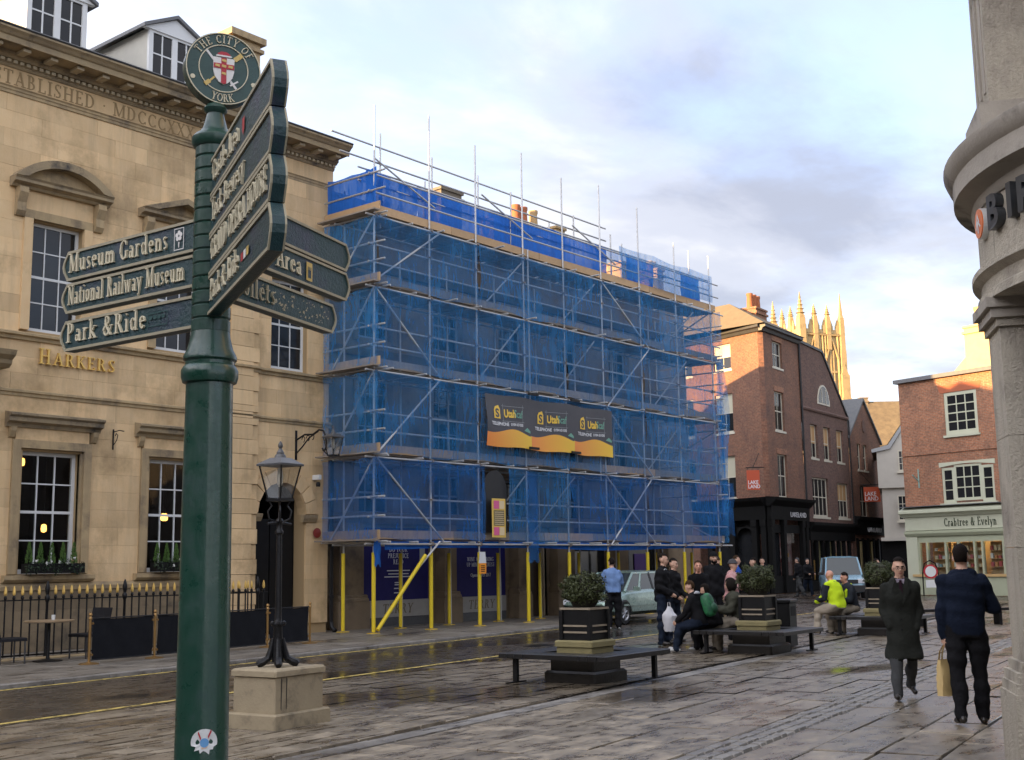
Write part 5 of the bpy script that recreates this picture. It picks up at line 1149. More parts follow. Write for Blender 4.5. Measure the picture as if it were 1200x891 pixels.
for (a, e, c, d), lb in zip(gfw, ('under the leftmost ground floor sash window', 'under the sash window beside the green signpost')):
    wbx = thing('window_box', (HX+a, YH-.20, 1.64), 0, 'black window box of dwarf conifers '+lb, 'window box', 'planted window boxes')
    MB().box(.06, e-a+.02, -.10, .17, 0, .20).build('trough', BLACKP, wbx); q = random.Random(int(a*100))
    for k in range(5):
        b_ = MB(); cx = .15+k*.25
        for _ in range(330):
            hh = q.random(); rr = .085*(1-hh)**.8*q.uniform(.5,1); an = q.uniform(0, 6.28); p = Vector((cx+rr*math.cos(an), .04+rr*math.sin(an), .2+hh*.42)); dv = Vector((math.cos(an)*.4, math.sin(an)*.4, 1)).normalized()*.045; sd_ = dv.cross(Vector((q.uniform(-1,1), q.uniform(-1,1), 0))).normalized()*.009
            b_.add([p-sd_, p+sd_, p+dv], [(0,1,2)])
        b_.build('dwarf_conifer', lfm, wbx)
    b_ = MB()
    for k in range(9): leaves(b_, .1+k*.145, -.08, .12+q.uniform(-.06,.06), .10, .08, .14, 60, .028, q, .1)
    b_.build('trailing_ivy', lfd, wbx)
    for k in range(6):
        cx, cz = q.uniform(.08, 1.25), q.uniform(.12, .30); b_ = MB(); leaves(b_, cx, -.16, cz, .03, .02, .03, 14, .02, q, .1); b_.build('white_flower', PET, wbx)
LITL = mat('lit_bulb', (1, .6, .2), .5, emit=(1.0, .42, .08), estr=.75)
for k, (x, z, y, lb) in enumerate(((2.02, 2.55, .9, 'inside the left sash window'), (5.02, 2.85, .9, 'inside the sash window by the signpost, left of two'), (5.22, 2.86, 1.1, 'inside the sash window by the signpost, right of two'), (1.62, 3.98, 1.2, 'high inside the left sash window'))):
    t_p = thing('pendant_lamp', (HX+x, YH+y, z), 0, 'glowing amber pendant lamp '+lb, 'lamp', 'amber lamps inside the restaurant')
    MB().lathe([(.015,.14),(.05,.12),(.06,.04),(.05,-.02),(.0,-.04)], 10, caps=False).build('glass_shade', LITL, t_p, True); MB().tube((0,0,.14),(0,0,4.95-z),.006,5).build('flex', IRON, t_p)
br_ = thing('sign_bracket', (HX+3.05, YH-.02, 4.55), 0, 'small scrolled iron sign bracket between the two ground floor windows', 'bracket')
MB().tube((0,0,-.25),(0,0,.2),.018,6).build('back_bar', IRON, br_); MB().path([(0,0,.14),(.02,-.2,.16),(.03,-.36,.13)], .012, 6).build('arm', IRON, br_); MB().path([(0,-.02,-.15),(.01,-.12,-.05),(.01,-.16,.06),(.01,-.10,.1),(.01,-.06,.05)], .010, 6).build('scroll', IRON, br_)
dp = thing('downpipe', (21.38, YH-.12, 0), 0, 'black cast iron downpipe at the corner of the stone building', 'pipe'); MB().tube((0,0,.25),(0,0,5.2),.055,10).build('pipe', IRON, dp); MB().path([(0,0,.3),(0,-.03,.18),(0,-.16,.08)], .06, 10).build('shoe', IRON, dp, True)
for z in (.9, 2.2, 3.6): MB().tube((0,0,z),(0,0,z+.08),.072,10).build('socket', IRON, dp)
cc = thing('security_camera', (HX+8.95, YH+.02, 3.9), 0, 'small white security camera on the pier right of the arch', 'camera'); MB().cbox(-.05,.05,-.18,.08,0,.12,.01).build('housing', WHITE, cc); MB().lathe([(.05,-.18),(.06,-.12),(.04,-.06)], 10, (0,-.1,0)).build('lens', BLACKP, cc, True)
al = thing('bell_box', (HX+9.0, YH-.0, 2.55), 0, 'red round alarm bell beside the arched doorway', 'bell'); MB().lathe([(0,-.06),(.10,-.05),(.13,.0),(.0,.02)], 14, caps=False).build('gong', mat('red_bell', (.22, .03, .02), .4), al, True); al.rotation_euler = (R(90), 0, 0)
pg = thing('pigeon', (13.2, 18.1, .0), R(20), 'grey pigeon walking on the road by the far yellow line', 'pigeon')
bb = MB(); bb.path([(-.16,0,.10),(-.10,0,.105),(-.03,0,.11),(.05,0,.125),(.09,0,.16),(.105,0,.20),(.125,0,.212)], [.008,.03,.055,.055,.035,.028,.018], 10); bb.tube((.12,0,.212),(.155,0,.205),.008,6,.002)
for s in (-1, 1): bb.tube((0,s*.022,.08),(.01,s*.024,.0),.006,5)
bb.build('body', mat('pigeon_grey', (.06, .06, .075), .5, (.12, .12, .14), 30, .8), pg, True)

# ================================================================== PLANTERS AND BENCHES
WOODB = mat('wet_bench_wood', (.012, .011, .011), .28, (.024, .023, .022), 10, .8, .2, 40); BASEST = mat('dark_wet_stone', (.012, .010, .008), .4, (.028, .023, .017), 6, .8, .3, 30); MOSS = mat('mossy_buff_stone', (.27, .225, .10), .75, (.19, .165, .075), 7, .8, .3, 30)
BUSHG = mat('box_leaf', (.060, .072, .018), .6, (.030, .040, .010), 5, .9, rand=.0); BUSHCORE = mat('dark_bush_core', (.02, .016, .01), .9); RIM = mat('worn_rim', (.36, .30, .22), .6, (.25, .2, .14), 10, .8)
def planter(x, y, rz, lab_b, lab_p, seed, bush_r=.37, emblem=False):
    bs = thing('square_bench', (x, y, 0), rz, lab_b, 'bench', 'square benches around the planters')
    S_, hgt = .90, .42
    for (a, c, e, f) in ((-S_,S_,-S_,-S_+.42),(-S_,S_,S_-.42,S_),(-S_,-S_+.42,-S_+.425,S_-.425),(S_-.42,S_,-S_+.425,S_-.425)):
        lng = (c-a) > (f-e)
        for k in range(3):
            if lng: MB().cbox(a, c, e+.14*k+.004, e+.14*k+.136, hgt-.07, hgt, .008).build('seat_board', WOODB, bs)
            else: MB().cbox(a+.14*k+.004, a+.14*k+.136, e, f, hgt-.07, hgt, .008).build('seat_board', WOODB, bs)
    for sx_, sy_ in ((-.72,.72),(.72,-.72),(.72,.72),(-.72,-.72),(0,-.78),(-.78,0)):
        if (sx_, sy_) == (-.72, -.72) or 0 in (sx_, sy_): continue
        MB().cbox(sx_-.035,sx_+.035,sy_-.035,sy_+.035,0,hgt-.07,.006).box(sx_-.22,sx_+.22,sy_-.025,sy_+.025,.0,.02).build('leg', IRON, bs)
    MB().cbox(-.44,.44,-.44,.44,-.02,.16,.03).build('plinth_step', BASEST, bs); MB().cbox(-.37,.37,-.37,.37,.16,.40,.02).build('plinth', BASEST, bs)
    MB().cbox(-.30,.30,-.30,.30,.40,.49,.01).build('plinth_die', MOSS, bs); MB().cbox(-.325,.325,-.325,.325,.49,.58,.02).build('plinth_cap', MOSS, bs)
    pt = thing('planter', (x, y, .58), rz, lab_p, 'planter', 'black planters with clipped box bushes'); w2 = .238
    MB().box(-w2,w2,-w2,w2,.0,.46).build('box', BLACKP, pt)
    for z0, z1, e in ((.10,.125,.012),(.19,.215,.012),(.43,.46,.018)): MB().box(-w2-e,w2+e,-w2-e,w2+e,z0,z1).build('band', RIM, pt)
    for sx_, sy_ in ((-1,-1),(1,-1),(-1,1),(1,1)): MB().box(sx_*w2-.03,sx_*w2+.03,sy_*w2-.03,sy_*w2+.03,-.0,.42).build('corner_post', BLACKP, pt)
    if emblem:
        MB().lathe([(.0,.004),(.05,.004),(.055,0)], 16, caps=False).build('emblem', GOLD, pt); e_ = COL.objects[-1]; e_.location = (-.10, -w2-.012, .31); e_.rotation_euler = (R(90), 0, 0)
    q = random.Random(seed); b_ = MB(); leaves(b_, 0, 0, .46+bush_r*.80, bush_r, bush_r*.95, bush_r*.86, 3600, .021, q, .66)
    for _ in range(44):
        a, z = q.uniform(0, 6.28), q.uniform(-.4, .98); rr = math.sqrt(max(0, 1-z*z)); c_ = Vector((rr*math.cos(a), rr*math.sin(a), z))*bush_r*q.uniform(.86, 1.12); leaves(b_, c_.x, c_.y, .46+bush_r*.8+c_.z*.86, .075, .075, .07, 80, .020, q, .2)
    b_.build('box_bush', BUSHG, pt); b_ = MB(); b_.lathe([(bush_r*.5,.44),(bush_r*.82,.46+bush_r*.5),(bush_r*.86,.46+bush_r*.85),(bush_r*.6,.46+bush_r*1.4),(0.01,.46+bush_r*1.6)], 14).build('bush_core', BUSHCORE, pt, True)  # solid dark ball fills the bush behind its leaves
    return bs
planter(14.55, 10.66, R(3), 'square dark bench around the nearest planter in the middle of the square', 'black box planter with rounded box bush, nearest of the three', 1, .295)
planter(20.75, 11.2, R(3), 'square dark bench the students sit on, around the middle planter', 'black box planter behind the seated students', 2, .33)
planter(26.9, 11.4, R(3), 'square dark bench the workmen in yellow vests sit on', 'black box planter beside the workmen in yellow vests', 3, .34, True)
lb_ = thing('litter_bin', (22.15, 11.45, 0), R(10), 'dark square litter bin beside the middle planter', 'bin')
MB().cbox(-.24,.24,-.24,.24,.02,.86,.02).build('body', BLACKP, lb_); MB().cbox(-.27,.27,-.27,.27,.86,.92,.02).build('lid', BLACKP, lb_); MB().box(-.15,.15,-.245,-.238,.6,.78).build('slot', ROOM, lb_)
fb = thing('plain_bench', (31.2, 11.2, 0), R(-40), 'dark backless bench behind the man carrying the tan bag', 'bench')
for k in range(3): MB().cbox(-1.3,1.3,-.21+k*.14+.004,-.21+k*.14+.136,.35,.42,.008).build('seat_board', WOODB, fb)
for x in (-1.05, 0, 1.05): MB().cbox(x-.035,x+.035,-.15,.15,0,.35,.006).build('leg', IRON, fb)

# ================================================================== FAR BUILDINGS
SHOPB = mat('black_shopfront_paint', (.006, .006, .006), .6, (.012, .012, .012), 6, .8, spec=.08)
def placed(parent, loc, rz, fn):
    before = set(COL.objects); fn(); Mx = Matrix.Translation(loc) @ Matrix.Rotation(rz, 4, 'Z')
    for o in set(COL.objects)-before:
        if o.parent is parent: o.matrix_basis = Mx @ o.matrix_basis
BR1 = brick_mat('red_brown_brick', (.25, .105, .060), (.18, .076, .046), (.20, .145, .10)); BR2 = brick_mat('dark_brick', (.175, .085, .06), (.115, .058, .045), (.14, .11, .085)); BR3 = brick_mat('orange_brick', (.40, .155, .075), (.27, .105, .055), (.30, .22, .15), stain=(.16, .09, .06))
BLIND = mat('ochre_blind', (.50, .30, .13), .8, (.4, .24, .1), 3, .8); CRM = mat('cream_sash', (.62, .58, .46), .5, (.52, .48, .38), 4, .8)
def sashes(par, lst, y=.12, cols=2, rows=2, m=CRM, g=DGLASS, sill=.16, blind=False):
    for a, e, c, d in lst:
        w_ = window(par, a, e, c, d, y, cols, rows, m, g, .07, .03, each=False, sill=sill)
        if blind: bx('blind', BLIND, w_, a+.08, e-.08, y+.02, y+.026, c+(d-c)*.45, d-.07)
C1 = (58.21, 30.5, 0)
lk = thing('corner_brick_building', C1, R(5), 'tall red brick corner building with black shopfront, sunlit at the top left', 'building')
wr = [(1.45,2.8,12.15,13.6),(1.42,2.75,8.67,10.82),(1.45,2.78,5.06,7.39)]; shp = [(.55,1.55,.5,3.0),(2.12,4.08,.9,3.16)]
def right_face():
    b = wall_mesh(.25, 5.22, 0, 14.05, 0, wr+[(.25,5.22,0,3.9)], .22); b.add([(5.22,0,0),(5.22,7,0),(5.22,7,14.05),(5.22,0,14.05)], [(0,1,2,3)]); b.build('wall', BR1, lk)
    sashes(lk, wr)
    for a, e, c, d in wr: MB().prism_xz([(a,d),(e,d),(e+.1,d+.3),(a-.1,d+.3)], -.012, .05).build('brick_arch', BR3, lk)
right_face()
def left_face():
    L_ = 9.0; ws = [(L_-3.6, L_-2.28, c, d) for _, _, c, d in wr]+[(L_-6.6, L_-5.3, c, d) for _, _, c, d in wr]
    b = wall_mesh(0, L_-.25, 0, 14.05, 0, ws+[(L_-5.2, L_-.25, 0, 3.9)], .22); b.build('wall', BR1, lk); sashes(lk, ws, g=DGLASS); 
    for a, e, c, d in ws[:3]: bx('blind', mat('pale_blind', (.5, .48, .36), .8), lk, a+.08, e-.08, .145, .15, c+(d-c)*.5, d-.07)
    mould('shop_cornice', [(.05,4.55),(-.2,4.55),(-.35,4.7),(-.5,4.85),(-.55,5.0),(.05,5.05)], 3.5, L_-.1, SHOPB, lk); mould('fascia_board', [(.05,3.85),(-.16,3.85),(-.2,4.55),(.05,4.55)], 3.5, L_-.12, SHOPB, lk)
    bx('shop_glazing', DGLASS, lk, L_-4.0, L_-1.0, .15, .18, .6, 3.1); bx('stall_riser', SHOPB, lk, L_-5.1, L_-.3, .02, .2, 0, .6); bx('transom_panel', SHOPB, lk, L_-5.15, L_-.3, .19, .21, 3.1, 3.9)
    for x in (L_-4.3, L_-2.6, L_-1.0, L_-.35): MB().box(x-.17,x+.17,-.14,.1,0,3.5).box(x-.2,x+.2,-.18,.1,3.5,3.85).build('shop_pilaster', SHOPB, lk)
    for x0 in (L_-4.1, L_-2.4):
        cx = x0+.68; pts = [(cx+.62*math.cos(math.pi*k/10), 2.85+.62*math.sin(math.pi*k/10)) for k in range(11)]; bb = MB()
        for k in range(10): p, q_ = pts[k], pts[k+1]; bb.prism_xz([p, (p[0],3.5), (q_[0],3.5), q_][::-1], -.06, .1)
        bb.build('shop_arch', SHOPB, lk)
    mould('eaves_cornice', [(.05,13.9),(-.12,13.9),(-.2,14.05),(-.35,14.1),(-.35,14.25),(.05,14.3)], -.2, L_+.1, LEADD, lk)
far_end = Vector((9*math.cos(R(70.4)), 9*math.sin(R(70.4)), 0)); placed(lk, far_end, R(250.4), left_face)
# splayed corner piece joining the two faces
cpa = (.25, 0); cpb = (.25*math.cos(R(70.4)), .25*math.sin(R(70.4)))
MB().prism_xy([cpb, cpa, (cpa[0], .5), (cpb[0]+.4, cpb[1]+.2)], 0, 14.05).build('corner_splay', BR1, lk)
mould('eaves_cornice', [(.05,13.9),(-.12,13.9),(-.2,14.05),(-.35,14.1),(-.35,14.25),(.05,14.3)], -.2, 5.25, LEADD, lk)
mould('shop_cornice', [(.05,4.55),(-.2,4.55),(-.35,4.7),(-.5,4.85),(-.55,5.0),(.05,5.05)], -.3, 5.4, SHOPB, lk); mould('fascia_board', [(.05,3.85),(-.16,3.85),(-.2,4.55),(.05,4.55)], -.15, 5.3, SHOPB, lk)
for x in (.1, 1.75, 4.4, 5.0): MB().box(x-.17,x+.17,-.14,.1,0,3.5).box(x-.2,x+.2,-.18,.1,3.5,3.85).build('shop_pilaster', SHOPB, lk)
bx('stall_riser', SHOPB, lk, .3, 4.9, .0, .2, 0, .9); bx('transom_panel', SHOPB, lk, .3, 4.9, .02, .2, 3.16, 3.6); bx('shop_door', DGLASS, lk, .3, 1.6, .16, .2, .9, 3.16)
SHOPLIT = mat('shop_display_light', (.8, .7, .55), .6, emit=(1, .82, .6), estr=.55); bx('display_back', mat('pale_display', (.5, .45, .42), .7, (.3, .08, .07), 3, .5), lk, 2.1, 4.1, .5, .55, .9, 3.2)
p_ = link('shop_glazing', pane_mesh(GLASS), lk); p_.location = (2.0, .12, .9); p_.scale = (2.2, 1, 2.3)
q = random.Random(4)
for k in range(6): MB().cbox(2.2+q.random()*.7, 2.4+q.random()*.7+.2, .3, .42, 1.0+k*.3, 1.2+k*.3, .02).build('display_stock', mat('stock_'+('red', 'amber')[k % 2], (.35, .03, .05) if k % 2 == 0 else (.6, .3, .05), .6), lk)
MB().add([(-.5,-.4,14.25),(5.4,-.4,14.25),(5.4,7,14.25),(1.2,9.2,14.25),(2.6,2.9,16.2),(3.2,5.6,16.2)], [(0,1,4),(1,2,5,4),(2,3,5),(3,0,4,5)]).build('roof', mat('lichen_tile', (.20, .15, .085), .9, (.13, .10, .06), 3, .8, .6, 10), lk)
chimney(lk, 3.5, 5.05, 1.7, 14, 15.95, BR3, ((3.75, POT), (4.28, POT), (4.8, POT)), dp=.9, pr=.19, ph=.95)
me = sans_mesh('LAKELAND', .40, .01, WHITEINK, -.004, 'CENTER', 1.15); o = link('fascia_lettering', me, lk); o.location = (3.6, -.20, 4.02); o.rotation_euler = (R(-3), 0, 0)
ORS = mat('orange_sign', (.55, .085, .025), .5, (.48, .07, .02), 4, .8)
def hang_sign(x, z0, w_, h_, out, lab, size, par_loc=C1, rz=R(5), away=-1):
    c_, s_ = math.cos(rz), math.sin(rz); hs = thing('hanging_sign', (par_loc[0]+x*c_, par_loc[1]+x*s_, z0), rz+R(-62), lab, 'sign', 'orange hanging shop signs')
    b0 = -out-w_ if away < 0 else out; b1 = b0+w_; tip = b0-.05*w_ if away < 0 else b1+.05*w_
    MB().cbox(b0,b1,-.03,.03,0,h_,.008).build('board', ORS, hs)
    for k, s in enumerate(('LAND', 'LAKE')):
        me = sans_mesh(s, size, .006, WHITEINK, .004, 'LEFT', .86); o = link('sign_lettering', me, hs); o.location = (b0+.05, -.036, .08+k*size*.82)
    MB().tube((tip,0,h_+.14),(-.25*away,0,h_+.14),.025,6).tube((b1-.06,0,h_),(b1-.06,0,h_+.14),.012,6).tube((b0+.06,0,h_),(b0+.06,0,h_+.14),.012,6).tube((0,0,h_+.9),((b0+b1)/2,0,h_+.14),.016,6).build('bracket', IRON, hs)
hang_sign(-1.0, 5.35, .66, 1.02, .02, 'orange hanging shop sign on the tall brick corner building', .27); hang_sign(14.9, 5.25, 1.0, .92, .1, 'orange hanging shop sign on the narrow gabled building', .36, away=1)

gb = thing('gabled_brick_building', (C1[0], C1[1], 0), R(5), 'dark brick building with sloping gable and half round attic window', 'building')
uw = [(6.5,7.6,7.5,9.45),(8.55,9.7,7.5,9.45),(10.75,11.95,7.5,9.45)]; lw = [(6.35,8.9,4.15,6.4),(10.45,12.35,4.15,6.25)]
b = wall_mesh(5.26, 12.85, 0, 10.3, -.02, uw+lw+[(5.7,12.6,.5,2.8)], .25); b.build('wall', BR2, gb)
MB().prism_xz([(5.26,10.3),(12.85,10.3),(8.9,13.9),(5.26,14.05)][::-1], -.02, 7).build('gable', BR2, gb)
mould('gable_band', [(.0,10.2),(-.1,10.2),(-.14,10.3),(-.1,10.4),(.0,10.4)], 5.26, 12.86, BR2, gb)
MB().prism_xz([(5.2,14.05),(8.95,13.92),(12.95,10.3),(12.95,10.42),(9.0,14.06),(5.2,14.2)], -.1, 7.1).build('coping', LEADD, gb)
sashes(gb, uw, m=CRM, blind=True); window(gb, *lw[0], .1, 4, 2, CRM, DGLASS, .09, .05, each=False, sill=.16); window(gb, *lw[1], .1, 3, 2, CRM, DGLASS, .09, .05, each=False, sill=.16); bx('blind', BLIND, gb, 10.6, 12.2, .12, .125, 5.2, 6.15)
hp = [(8.85+1.0*math.cos(math.pi*k/12), 10.75+1.2*math.sin(math.pi*k/12)) for k in range(13)]; hw = MB().prism_xz(hp, -.06, .05).build('half_round_window', CRM, gb)
MB().prism_xz([(8.85+(p[0]-8.85)*.84, 10.85+(p[1]-10.75)*.84) for p in hp], -.075, -.05).build('pane', DGLASS, hw); MB().box(8.5,8.56,-.09,-.06,10.85,11.7).box(9.14,9.2,-.09,-.06,10.85,11.7).build('glazing_bar', CRM, hw)
mould('shop_cornice', [(.0,3.3),(-.15,3.3),(-.3,3.5),(-.4,3.65),(-.4,3.8),(.0,3.85)], 5.4, 12.9, SHOPB, gb); bx('fascia_board', SHOPB, gb, 5.45, 12.85, -.12, -.021, 2.8, 3.3); bx('stall_riser', SHOPB, gb, 5.45, 12.85, -.1, -.021, 0, .55)
GLOW = mat('yellow_display', (.55, .45, .22), .8, (.35, .27, .12), 2, .8)
for k in range(8):
    x = 5.6+k*.9; bx('shop_mullion', SHOPB, gb, x, x+.14, -.1, .1, .55, 2.8)
    if k < 7:
        p_ = link('shop_glazing', pane_mesh(GLASS), gb); p_.location = (x+.14, .02, .55); p_.scale = (.76, 1, 2.25)
        if k % 2 == 0: bx('display_curtain', GLOW, gb, x+.2, x+.52, .3, .36, .6, 2.75)
        else: bx('display_stand', mat('stock_amber', (.6,.3,.05)), gb, x+.35, x+.55, .32, .4, .6, 1.6+.1*k)
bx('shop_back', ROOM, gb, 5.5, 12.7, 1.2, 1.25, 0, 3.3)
MB().tube((5.24,-.08,3.9),(5.24,-.08,13.9),.06,8).build('drainpipe', IRON, gb); MB().tube((12.88,-.08,3.9),(12.88,-.08,10.2),.06,8).build('drainpipe', IRON, gb)
tg = thing('narrow_gabled_building', (C1[0], C1[1], 0), R(5), 'narrow brick building with pointed gable and pale shop lettering over a black shopfront', 'building')
b = wall_mesh(12.95, 19.0, 0, 9.2, .0, [(14.45,15.1,7.25,8.9),(15.55,16.25,7.25,8.9),(14.5,15.9,4.3,6.3),(13.4,18.5,.5,2.9)], .2); b.build('wall', BR1, tg)
MB().prism_xz([(12.95,9.2),(19.0,9.2),(15.9,11.7)][::-1], .0, 6).build('gable', BR1, tg); bb = MB()
for a, c in (((12.8,9.1),(15.9,11.75)),((15.9,11.75),(19.15,9.1))): bb.prism_xz([a, c, (c[0],c[1]+.16), (a[0],a[1]+.16)], -.12, 6.1)
bb.build('roof', SLATE, tg); sashes(tg, [(14.45,15.1,7.25,8.9),(15.55,16.25,7.25,8.9)], .1, 1, 2); sashes(tg, [(14.5,15.9,4.3,6.3)], .1, 2, 2)
MB().prism_xz([(15.85+.3*math.cos(2*math.pi*k/12), 10.1+.42*math.sin(2*math.pi*k/12)) for k in range(12)], -.05, .02).build('oval_plaque', BR2, tg)
mould('shop_cornice', [(.0,4.0),(-.2,4.0),(-.4,4.15),(-.4,4.3),(.0,4.35)], 12.95, 19.1, SHOPB, tg); MB().prism_yz([(-.001,3.2),(-.15,3.2),(-.3,4.0),(-.001,4.0)], 12.95, 19.05).build('fascia_board', SHOPB, tg); bx('stall_riser', SHOPB, tg, 13, 19, -.1, -.001, 0, .55)
me = sans_mesh('LAKELAND', .62, .02, WHITEINK, .0, 'CENTER', .85); o = link('fascia_lettering', me, tg); o.location = (16.2, -.27, 3.38); o.rotation_euler = (R(-10), 0, 0)
for k in range(6): bx('shop_mullion', SHOPB, tg, 13.3+k, 13.5+k, -.1, .1, .55, 3.0)
p_ = link('shop_glazing', pane_mesh(DGLASS), tg); p_.location = (13.3, .04, .5); p_.scale = (5.3, 1, 2.5)
for x in (14.0, 16.1): bx('display_curtain', GLOW, tg, x, x+.35, -.02, .02, .6, 2.8)

wt = thing('white_jettied_house', (69.9, 28.7, 0), R(-68), 'narrow white rendered house with jettied upper floor and tiled roof', 'building')
WR = mat('white_render', (.55, .52, .45), .8, (.46, .43, .37), 2, .8)
bx('lower_wall', WR, wt, -.45, 3.5, .25, 7, 2.75, 5.85); bx('dark_shopfront', SHOPB, wt, -.65, 3.5, .6, 6.5, 0, 2.75); MB().box(-.65,3.6,.05,.24,2.75,2.95).build('bressummer', WR, wt)
MB().prism_xz([(-.62,5.85),(3.4,5.85),(3.4,9.0),(2.2,11.2),(.2,8.2),(-.62,8.2)][::-1], 0, 6.8).build('upper_wall', WR, wt)
MB().prism_xz([(-.9,7.95),(.15,8.15),(2.25,11.3),(2.25,11.5),(.05,8.38),(-.9,8.15)], -.15, .03).build('bargeboard', mat('grey_bargeboard', (.35, .36, .36), .6), wt)
sashes(wt, [(.57,1.03,6.8,8.05),(.40,.96,3.9,5.4)], -.04, 2, 3, CRM, DGLASS, .1)
MB().prism_xz([(-.9,7.98),(.10,8.2),(2.25,11.38),(2.25,11.6),(.0,8.42),(-.9,8.18)], .04, 6.9).build('roof', mat('mossy_tile', (.10, .075, .045), .9, (.19, .145, .08), 2.2, .5, .8, 5), wt)
MB().tube((1.35,-.05,4.2),(1.35,-.05,4.8),.03,6).build('wall_tie', IRON, wt)
th = thing('tiled_roof_house', (87.0, 36.0, 0), R(-50.6), 'house with broad mossy tiled roof behind the narrow gable', 'building')
bx('wall', BR2, th, -8, 5, 0, 9, 0, 9.6); MB().prism_yz([(-.3,9.5),(9.3,9.5),(4.5,13.9)], -8.2, 5.2).build('roof', mat('mossy_tile'), th); chimney(th, -.3, .3, 4.2, 13, 14.1, CHST)

P5 = (57.43, 22.84, 0)
cb = thing('sage_green_shop_building', P5, R(255.4), 'orange brick building with sage green cosmetics shopfront on the right', 'building')
SAGE = mat('sage_paint', (.40, .42, .29), .5, (.34, .36, .25), 3, .8); SAGEL = mat('pale_sage_paint', (.52, .53, .40), .5, (.45, .46, .34), 3, .8)
w1 = (2.48,4.20,7.35,9.35); w2 = (2.10,4.80,4.2,6.1)
b = wall_mesh(0, 9, 0, 10.1, 0, [w1, w2, (.55, 8.6, .95, 2.5)], .15); b.add([(0,0,0),(0,9,0),(0,9,10.1),(0,0,10.1),(0,9,10.1),(9,9,10.1),(9,0,10.1)], [(0,1,2,3)]); b.build('wall', BR3, cb)
bx('coping', LEAD, cb, -.15, 9.1, -.2, .5, 10.1, 10.28); bx('brick_band', BR3, cb, 0, 9, -.05, -.001, 6.55, 6.72)
window(cb, *w1, .03, 3, 4, SAGEL, DGLASS, .16, .05, sill=.12); window(cb, 2.75, 4.15, 4.3, 5.95, .03, 3, 3, SAGEL, DGLASS, .10, .05); window(cb, 2.10, 2.75, 4.2, 5.85, .035, 1, 3, SAGEL, DGLASS, .12, .04); window(cb, 4.15, 4.80, 4.2, 5.85, .035, 1, 3, SAGEL, DGLASS, .12, .04)
hd = [(2.0,6.1),(4.9,6.1),(4.9,5.95)]+[(4.9-2.9*k/10, 5.88+.12*math.sin(math.pi*k/10)) for k in range(11)]; MB().prism_xz(hd, -.03, .12).build('window_head', SAGEL, cb); MB().box(1.98,4.92,-.1,.03,4.08,4.2).build('window_sill', SAGEL, cb)
MB().prism_xz([(2.3,9.36),(4.38,9.36),(4.5,9.72),(2.18,9.72)], -.01, .05).build('brick_arch', mat('rubbed_red_brick', (.42, .13, .06), .85, (.34, .1, .05), 20, .8), cb)
mould('shop_cornice', [(.0,3.62),(-.2,3.62),(-.3,3.74),(-.42,3.8),(-.42,3.92),(.0,4.1)], -.15, 9.1, SAGEL, cb); bx('lead_flashing', LEAD, cb, -.1, 9.1, -.40, -.001, 4.10, 4.13); bx('fascia_board', SAGEL, cb, .0, 9.0, -.14, -.001, 3.0, 3.62); mould('lower_cornice', [(.0,2.72),(-.16,2.72),(-.24,2.85),(-.24,2.95),(.0,3.0)], 0, 9, SAGE, cb)
bx('shop_head', SAGE, cb, .0, 9, -.08, -.001, 2.42, 2.72); bx('stall_riser', SAGE, cb, .0, 9, -.12, -.001, 0, .84); bx('shop_sill', mat('ochre_sill', (.50, .33, .14), .6), cb, .3, 9, -.2, -.001, .84, .95)
bx('shop_pilaster', SAGEL, cb, .0, .62, -.13, -.001, .0, 2.95)
for x in (.62, 1.05, 2.05, 2.72, 3.55, 3.95, 5.0, 6.0, 7.0): bx('shop_mullion', SAGE, cb, x, x+.09, -.09, .08, .95, 2.42)
wd = text_width('Crabtree & Evelyn', .38, .06, .92); letters(cb, mat('dark_green_lettering', (.03, .045, .02), .5), 'Crabtree & Evelyn', .38, lambda x, z, d: (2.15+x, -.141-d, 3.14+z), .02, .06, 2.72/wd*.92)
bx('shop_back', mat('warm_shop_wall', (.55, .40, .22), .8, (.35, .22, .1), 3, .8), cb, .3, 8.8, 1.5, 1.55, 0, 2.7); bx('shop_ceiling', WHITE, cb, .3, 8.8, .1, 1.55, 2.62, 2.68)
q = random.Random(9)
for x in (1.15, 2.15, 2.82, 4.05, 5.2):
    sh_ = MB().box(x,x+.85,.5,.53,.95,2.4).box(x,x+.85,.3,.5,1.25,1.28).box(x,x+.85,.3,.5,1.62,1.65).box(x,x+.85,.3,.5,1.99,2.02).build('shelf_unit', mat('shelf_wood', (.45, .28, .12), .6), cb)
    for zz in (1.28, 1.65, 2.02):
        for k in range(4): c_ = q.choice(((.7,.6,.4),(.6,.25,.1),(.25,.4,.45),(.7,.7,.65),(.5,.1,.1))); bx('product', mat('product_%d%d%d' % tuple(int(v*100) for v in c_), c_, .5), sh_, x+.06+k*.2, x+.18+k*.2, .34, .44, zz, zz+q.uniform(.12,.24))
for x in (.7, 2.6, 4.4, 6.2): 
    p_ = link('shop_glazing', pane_mesh(GLASS), cb); p_.location = (x, -.03, .95); p_.scale = (1.85, 1, 1.47)
for k, x in enumerate((1.4, 2.5, 3.4, 4.5, 5.6)):
    MB().lathe([(.0,.0),(.10,.0),(.11,.05),(0,.06)], 10, (x,.9,2.55), caps=False).build('ceiling_lamp', mat('warm_lamp', (1,.8,.5), .5, emit=(1,.70,.36), estr=6), cb)
chimney(cb, 3.72, 6.2, .12, 9.5, 12.25, mat('cream_chimney_render', (.62, .48, .24), .85, (.52, .38, .18), 2.5, .8), ((4.2, POTB), (5.0, POTB)), dp=1.0, pr=.2, ph=1.0)
MB().prism_xz([(2.9,10.28),(3.72,10.28),(3.72,11.0)], .25, 1.0).build('chimney_haunch', mat('cream_chimney_render'), cb)
